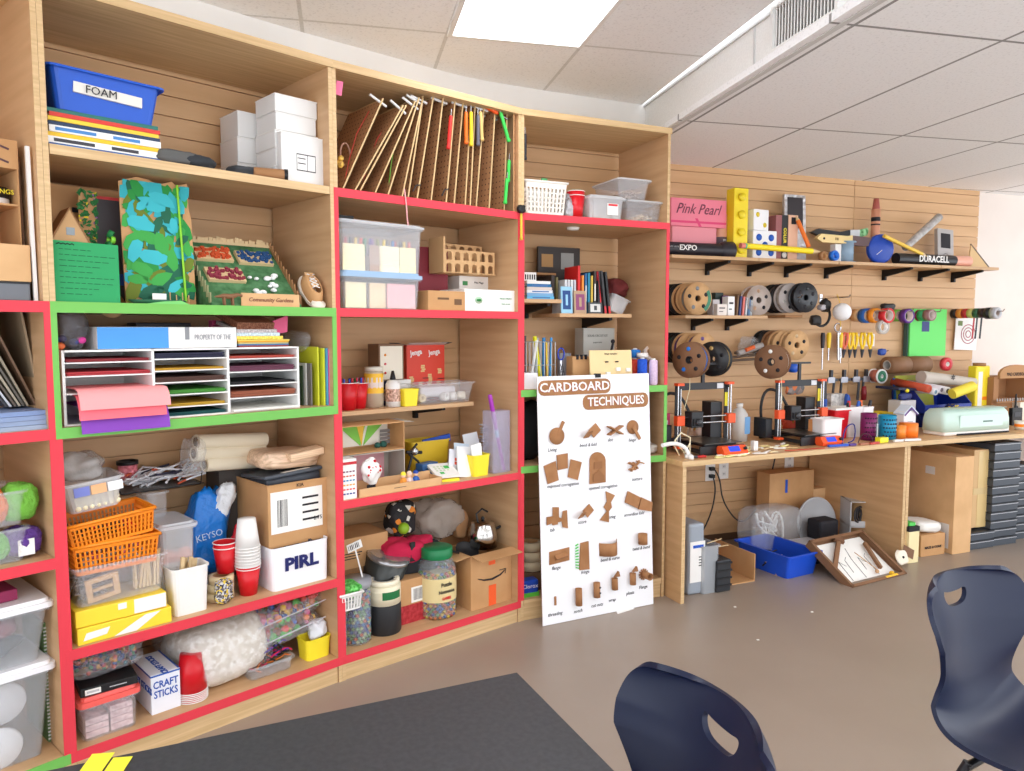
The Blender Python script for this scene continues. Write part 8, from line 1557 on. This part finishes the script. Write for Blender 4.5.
x,w,h = F.fit(718,734,556,.03,z);t = T(F,'hard_case','small black hard case with ribs and a handle','case',x,.05,z);MB().cbox(w*.9,.2,h*.86).build('body',mat((40,42,46),.5),t,bevel=.008);MB().tube([(-.03,.1,h*.86),(-.02,.1,h),(.02,.1,h),(.03,.1,h*.86)],.008,8).build('handle',BLACK,t);m = MB();[m.box(-w*.47,w*.47,-.006,.0,h*(.15+.2*k),h*(.2+.2*k)) for k in range(4)];m.build('ribs',BLACK,t)
p0,p1,p2 = hit_z(723,552,0),hit_z(757,584,0),hit_z(733,586,0)
t = thing('cardboard_tray','open brown cardboard tray on the floor beside the blue tub','tray',F.w(F.sx(744,.12,0),.12,0),F.rz);MB().box(-.12,.08,0,.35,0,.006).box(.074,.08,0,.35,0,.16).box(-.12,.08,.344,.35,0,.1).build('body',CARD,t)
# blue tub on the floor
a,b,c = hit_z(785,582,0),hit_z(823,573,0),hit_z(750,556,0)
dx = (b - a);hd_ = math.degrees(atan2(dx.x,dx.y));FB = Frame(a.x,a.y,hd_);
t = tub(FB,'plastic_tub','blue plastic tub on the floor holding dark tools',.165,.0,.001,.27,.41,.14,mat((30,80,200),.35),taper=.88,rim=.014)
heap('tool_bits','dark clamps and cords lying in the blue floor tub','tools',FB,.13,.06,.006,.2,.3,.09,[BLACK,INK,mat((200,160,110),.5),LGREY],60,.016,12,shape='wire')
F = N1
# bag of white cords, black box, disc lid, carton
x,w,h = F.fit(756,808,510,.36,z);t = T(F,'cord_bag','clear bag of white cords behind the blue tub','bag',x+.02,.5,z);MB().blob(w,.18,h,5,amp=.06,e=.4).build('film',mat((206,206,206),.12,0,.35,kind='crinkle',spec=.8),t)
for k in range(4): MB().tube(smooth([Vector((rr.uniform(-.12,.12),rr.uniform(-.04,.04),rr.uniform(.03,h*.9))) for _ in range(6)],2),.007,6).build('cord',WHITE,t)
x,w,h = F.fit(808,826,517,.4,z);t = T(F,'black_case','black rounded case beside the bag of cords','case',x,.3,z);MB().cbox(w,.12,h).build('body',INK,t,bevel=.015)
x,zc_ = F.hit(812,521,.5);t = T(F,'round_lid','large grey round lid leaning behind the black case','lid',x,.47,z+.17,tilt=(-8,0));MB().at(0,0,0,rx=90).lathe([(.0004,0),(.16,0),(.17,.006),(.17,.016),(.16,.016),(.155,.008),(.0004,.006)],40).build('disc',mat((186,186,188),.45),t)
x,w,h = F.fit(768,812,472,.6,z);carton(F,'carton','tall brown carton with a blue tape mark under the bench',x,.6,z,w,.12,h,CARD,tape=False);cr = [q for q in bpy.data.objects if q.get('label','').startswith('tall brown carton with a blue')][0];MB().box(-.06,-.04,-.002,0,h*.72,h*.9).build('blue_tape',BLUE,cr)
x,w,h = F.fit(812,850,487,.6,z);carton(F,'carton','brown carton with an open top behind the round lid',x,.6,z,w,.12,h,CARDL,open_=False,tape=True)
x,w,h = F.fit(808,852,541,.2,z);t = T(F,'flat_device','flat grey lidded device lying behind the maze tray','box',x,.2,z);MB().cbox(w,.22,.07).build('base',mat((52,52,56),.4),t,bevel=.006);MB().cbox(w*.99,.21,.035,0,.005,.07).build('lid',mat((200,200,204),.35),t,bevel=.006)
# double bin of cables
x,w,h = F.fit(846,879,500,.32,z);
for k in range(2):
    t = T(F,'cable_bin',['lower white bin with red cables showing','upper white bin with black cables showing'][k],'bin',x,.24,z+k*(h*.5+.001),-28);hb_ = h*.5;MB().box(-w/2,w/2,0,.2,0,.004).box(-w/2,-w/2+.006,0,.2,0,hb_).box(w/2 - .006,w/2,0,.2,0,hb_).box(-w/2,w/2,.194,.2,0,hb_).box(-w/2,w/2,0,.006,0,hb_*.22).box(-w/2,w/2,0,.2,hb_ - .005,hb_).build('body',mat((196,196,196),.4),t)
    for j in range(7): q = MB().tube([(-w*.3+w*.1*j+.03*cos(a2),.05+.01*j,hb_*.48+hb_*.3*sin(a2)) for a2 in [i*pi/6 for i in range(12)]],.006,6,True).build('cable_loop',[mat((50,48,50),.5),RED][0 if k else (j % 2)]);q.location = F.w(x,.24,z+k*(h*.5+.001));q.rotation_euler.z = F.rz;tag(q,['cable loop in the lower white bin','cable loop in the upper white bin'][k],'cable',['cable loops in the lower white bin','cable loops in the upper white bin'][k])
# maze tray leaning
a,b = hit_z(853,588,0),hit_z(907,574,0);d = b - a;FM = Frame(a.x,a.y,math.degrees(atan2(d.x,d.y)));L = d.length;
t = T(FM,'cardboard_maze','cardboard picture frame maze leaning on the grey device','model',L/2,0,.003,tilt=(-58,0));e = .004;Hm = .36
MB().box(-L/2,L/2,.04,.045,0,Hm).box(-L/2,L/2,0,.04,0,e).box(-L/2,L/2,0,.04,Hm - e,Hm).box(-L/2,-L/2+e,0,.04,0,Hm).box(L/2 - e,L/2,0,.04,0,Hm).box(-L/2,L/2,-.003,0,0,.018).box(-L/2,L/2,-.003,0,Hm - .018,Hm).box(-L/2,-L/2+.018,-.003,0,0,Hm).box(L/2 - .018,L/2,-.003,0,0,Hm).build('frame',mat((130,94,66),.8),t)
MB().box(-L/2+.02,L/2 - .02,.037,.04,.02,Hm - .02).build('white_sheet',PAPER,t);m = MB()
for k in range(5): m.tube([(-L*.3+L*.12*k,.036,.06+.05*(k % 2)),(-L*.26+L*.12*k,.036,.2),(-L*.2+L*.12*k,.036,.16+.06*(k % 3))],.0018,5)
m.build('drawn_lines',mat((120,116,110),.6),t)
MB().at(-L*.2,.005,Hm*.7,ry=-38).box(-L*.36,L*.3,0,.02,-.012,.012).build('cardboard_strip',mat((136,98,68),.8),t);MB().at(L*.3,.005,Hm*.5,ry=-70).box(-.1,.1,0,.02,-.01,.01).build('cardboard_strip',mat((136,98,68),.8),t);MB().at(0,-.002,Hm*.92,ry=40).box(-.03,.03,0,.02,-.02,.02).build('cardboard_knot',mat((120,84,60),.8),t)
MB().tube([(L*.05,.01,Hm*.62),(L*.14,.01,Hm*.2)],.003,6).ball(L*.14,.02,Hm*.2,.012).build('stick_figure',mat((190,150,110),.6),t);MB().ball(L*.33,.02,Hm*.1,.016).box(L*.12,L*.34,-.004,0,.004,.016).build('yellow_bits',mat((244,190,40),.5),t)
# right of the divider
F = N2
x,w,h = F.fit(905,918,524,.06,z) ;t = T(F,'cream_carton','cream upright carton with a black top edge by the bench divider','box',F.sx(911,.0,z+.1),-.02,z);MB().cbox(.085,.2,.2).build('body',mat((236,220,170),.6),t,bevel=.002);MB().cbox(.087,.202,.03,0,-.001,.2).build('black_top',INK,t);MB().box(-.02,.03,.02,.1,.23,.25).build('green_bag',mat((90,200,90),.5),t)
x,w,h = F.fit(919,943,534,.06,z);t = carton(F,'carton','low brown box with black lettering under the white pillow',x,.05,z,w,.2,h,CARD,tape=False);text('MAZE & CONE',.022,INK,t,0,-.002,h*.4,bold=.0006)
simple(F,'white_pillow','white rounded packet lying on the low brown box','packet',MB().blob(w*1.1,.2,.08,12,amp=.05,e=.6),mat((236,234,228),.6),x - .0,.15,z+h,tilt=(0,6))
t = T(F,'paper_flower','cream paper flower with a brown card wing before the divider','craft',F.sx(900,-.04,.08),-.06,z+.02,tilt=(-20,0));MB().at(0,0,.04,rx=90).blob(.09,.09,.02,3,amp=.2).build('petals',mat((236,226,206),.7),t);MB().at(.05,-.01,.07,ry=30).box(-.03,.05,-.003,0,-.03,.03).build('brown_wing',mat((120,86,62),.8),t);MB().ball(0,-.02,.04,.008).build('centre',INK,t)
def slab(px0,px1,pt,y,d,label,c,side=None):
    x,w,h = F.fit(px0,px1,pt,y,z);carton(F,'carton',label,x,y,z,w,d,h,c,tape=False);return x,w,h
x,w,h = slab(952,970,457,.02,.62,'tall flat brown carton standing on edge under the second bench',CARDL)
cr = [q for q in bpy.data.objects if q.get('label','').startswith('tall flat brown carton standing on edge')][0];MB().box(-w/2 - .0015,-w/2,.15,.22,h*.78,h*.86).box(-w/2 - .0015,-w/2,.03,.12,.03,h*.3).build('label',mat((216,210,204),.5),cr)
x,w,h = F.fit(971,989,450,.1,.12);t = carton(F,'carton','tall carton with shiny tape strips standing on black boxes',x,.1,.13,w,.4,h - .01,mat((206,170,122),.6),tape=False);MB().box(-w*.25,w*.3,-.0015,0,0,h - .02).build('wide_tape',mat((214,186,130),.25),t);MB().box(-w/2,w/2,-.002,0,h*.42,h*.5).build('cross_tape',mat((206,180,130),.25),t)
BX = mat((66,72,80),.45);BXE = mat((200,202,206),.4)
def flatbox(x,y,zz,w,d,h,label,group):
    t = T(F,'black_box',label,'box',x,y,zz,0,group);MB().cbox(w,d,h*.78).build('body',BX,t,bevel=.001);MB().cbox(w*1.01,d,h*.16,0,-.003,h*.82).build('lid',mat((46,50,56),.45),t);MB().box(-w/2,w/2,-.004,0,h*.76,h*.82).build('light_edge',BXE,t);return t
bh = .0585
x0_,x1_ = F.sx(992,.06,.3),F.sx(1018,.06,.3);w = x1_ - x0_
b0 = None;nB = int((ZN - .04)/bh)
for k in range(nB):
    if b0 is None: b0 = flatbox((x0_+x1_)/2,.06,z,w,.3,bh - .002,'flat dark grey box in the tall stack under the second bench','tall stack of flat dark boxes')
    else: dup(b0,F.w((x0_+x1_)/2+rr.uniform(-.004,.004),.06+rr.uniform(-.004,.004),z+k*bh))
for k in range(9): 
    dup(b0,F.w((x1_+w*.56),.12+rr.uniform(-.006,.006),z+k*bh),label='flat dark grey box in the far stack at the edge of the bench',group='far stack of flat dark boxes')
x2 = F.sx(980,.06,.06)
dup(b0,F.w(x2 - .0,.05,z),label='bottom flat dark box of the pair under the taped carton',group='pair').pop('group',None) if False else None
for k in range(2):
    q = dup(b0,F.w(x2 - .01,.05,z+k*bh),label=['bottom flat dark box of the pair under the taped carton','upper flat dark box of the pair under the taped carton'][k])
    if 'group' in q: del q['group']
simple(F,'storage_box','dark storage box at the back under the second bench','box',MB().cbox(.3,.3,.12),mat((60,50,44),.7),.35,.42,z)
# ================================================================ table and chairs
p = [hit_z(517,672,.745),hit_z(612,768,.745),hit_z(128,762,.745)]
u1 = (p[1] - p[0]).normalized();u2 = Vector((-u1.y,u1.x,0));u2 = u2 if u2.dot(p[2] - p[0]) > 0 else -u2
ang = atan2(u1.y,u1.x);t = thing('work_table','matte black table top in the foreground','table',(p[0].x,p[0].y,0),ang)
TL,TD = .92,1.6;s = 1 if (Matrix.Rotation(ang,3,'Z') @ Vector((0,1,0))).dot(u2) > 0 else -1
TB = mat((54,56,60),.42,kind='mottle',s=90,amp=5)
MB().box(0,TL,min(0,s*TD),max(0,s*TD),.715,.745).build('table_top',TB,t,bevel=.002)
for a in (.06,TL - .06):
    for b in (.06,TD - .06): MB().tube([(a,s*b,0),(a,s*b,.715)],.02,12).build('leg',DGREY,t)
for k,(px,py,sz) in enumerate(((96,764,.035),(116,768,.03))):
    P = hit_z(px,py,.746);o = MB().at(0,0,0,rz=8).box(-sz/2,sz/2,-.06,.03,0,.0008).build('tape_mark',mat((236,226,60),.6));o.location = P;tag(o,['larger strip of yellow tape on the table edge','smaller strip of yellow tape on the table edge'][k],'tape')
NV = mat((13,23,50),.4,spec=.35)
def chair(loc,rz,label):
    """moulded shell chair, faces local -y; x across"""
    t = thing('shell_chair',label,'chair',loc,rz)
    # profile: (y, z, half width) from the front lip of the seat over the back to its top
    pr = [(-.23,.415,.19),(-.225,.44,.2),(-.18,.455,.208),(-.08,.45,.21),(.03,.44,.208),(.11,.445,.2),(.155,.475,.19),(.176,.53,.17),(.187,.59,.166),(.2,.65,.19),(.212,.71,.218),(.225,.765,.222),(.234,.798,.21),(.241,.818,.186),(.244,.828,.15)]
    P = [(Vector((0,a,b)),c) for a,b,c in pr]
    for _ in range(3):
        o = [P[0]]
        for i in range(len(P) - 1): o += [(P[i][0].lerp(P[i+1][0],.25),P[i][1]*.75+P[i+1][1]*.25),(P[i][0].lerp(P[i+1][0],.75),P[i][1]*.25+P[i+1][1]*.75)]
        o.append(P[-1]);P = o
    n = 46;vs = [];fs = []
    for q,hw in P:
        for j in range(n+1):
            uu = -1+2*j/n;x = hw*sin(uu*pi/2) if False else hw*uu
            back = max(0,min(1,(q.z - .5)/.2));curl = .072*abs(uu) ** 2*(1 - .35*max(0,(q.z - .74)/.12))
            vs.append((x,q.y - curl*1.1*back - 0,q.z+curl*(1 - back)*.7))
    def hole(i,j):
        q,hw = P[i];zz = (P[i][0].z+P[min(i+1,len(P) - 1)][0].z)/2;x = hw*(-1+2*(j+.5)/n)
        return ((x/.066) ** 2+((zz - .775)/.032) ** 2) < 1 and q.z > .6
    for i in range(len(P) - 1):
        for j in range(n):
            fs.append((i*(n+1)+j,i*(n+1)+j+1,(i+1)*(n+1)+j+1,(i+1)*(n+1)+j))
    b = MB().add(vs,fs,True);o = b.build('shell',NV,t);md = o.modifiers.new('thick','SOLIDIFY');md.thickness = .011;md.offset = 0
    hp = [(-.048,.787),(-.02,.781),(.02,.781),(.048,.787),(.052,.775),(.044,.758),(.024,.746),(-.024,.746),(-.044,.758),(-.052,.775)]
    hs = [Vector((a,c,0)) for a,c in hp];hs.append(hs[0]);hs = smooth(hs,2)[:-1];ck = MB().prism([(v.x,v.y) for v in hs],.1,.4,'y').build('cutter',NV);ck.parent = t;bo = o.modifiers.new('cut','BOOLEAN');bo.operation = 'DIFFERENCE';bo.object = ck;bo.solver = 'EXACT'
    bpy.context.view_layer.update();me = bpy.data.meshes.new_from_object(o.evaluated_get(bpy.context.evaluated_depsgraph_get()));o.modifiers.clear();o.data = me;bpy.data.objects.remove(ck)
    for pl in me.polygons: pl.use_smooth = True
    es = o.modifiers.new('edges','EDGE_SPLIT');es.split_angle = R(50)
    for s1 in (-1,1):
        for s2 in (-1,1): MB().tube([(s1*.14,s2*.12 - .02,.43),(s1*.2,s2*.2 - .02,.2),(s1*.22,s2*.23 - .02,.0)],.011,10).build('leg',mat((50,50,54),.35,.6),t)
    for yy in (-.12,.1): MB().tube([(-.15,yy,.42),(.15,yy,.42)],.01,8).build('seat_bar',mat((50,50,54),.35,.6),t)
    return t
c1 = chair((.143,1.125,0),R(-71),'navy shell chair nearest the black table')
c2 = chair((1.25,1.66,0),R(31),'navy shell chair standing free on the right')
# back parts of small scraps on the floor
for k,(px,py) in enumerate(((758,640),(735,607),(812,612))): o = MB().box(-.006,.006,-.004,.004,0,.002).build('floor_crumb',PAPER);o.location = hit_z(px,py,0);tag(o,'tiny pale crumb on the open floor','crumb','crumbs on the floor')

# ================================================================ light and view
w = bpy.data.worlds.new('world');scene.world = w;w.use_nodes = True
w.node_tree.nodes['Background'].inputs[0].default_value = (.90,.94,1,1);w.node_tree.nodes['Background'].inputs[1].default_value = 3.5
vs = scene.view_settings;vs.view_transform = 'Standard';vs.look = 'None';vs.gamma = 1;vs.exposure = -0.15;vs.use_curve_mapping = False
scene.cycles.use_denoising = True;scene.cycles.max_bounces = 7;scene.cycles.diffuse_bounces = 6;scene.cycles.transparent_max_bounces = 24
scene.cycles.caustics_reflective = False;scene.cycles.caustics_refractive = False;scene.cycles.sample_clamp_indirect = 4
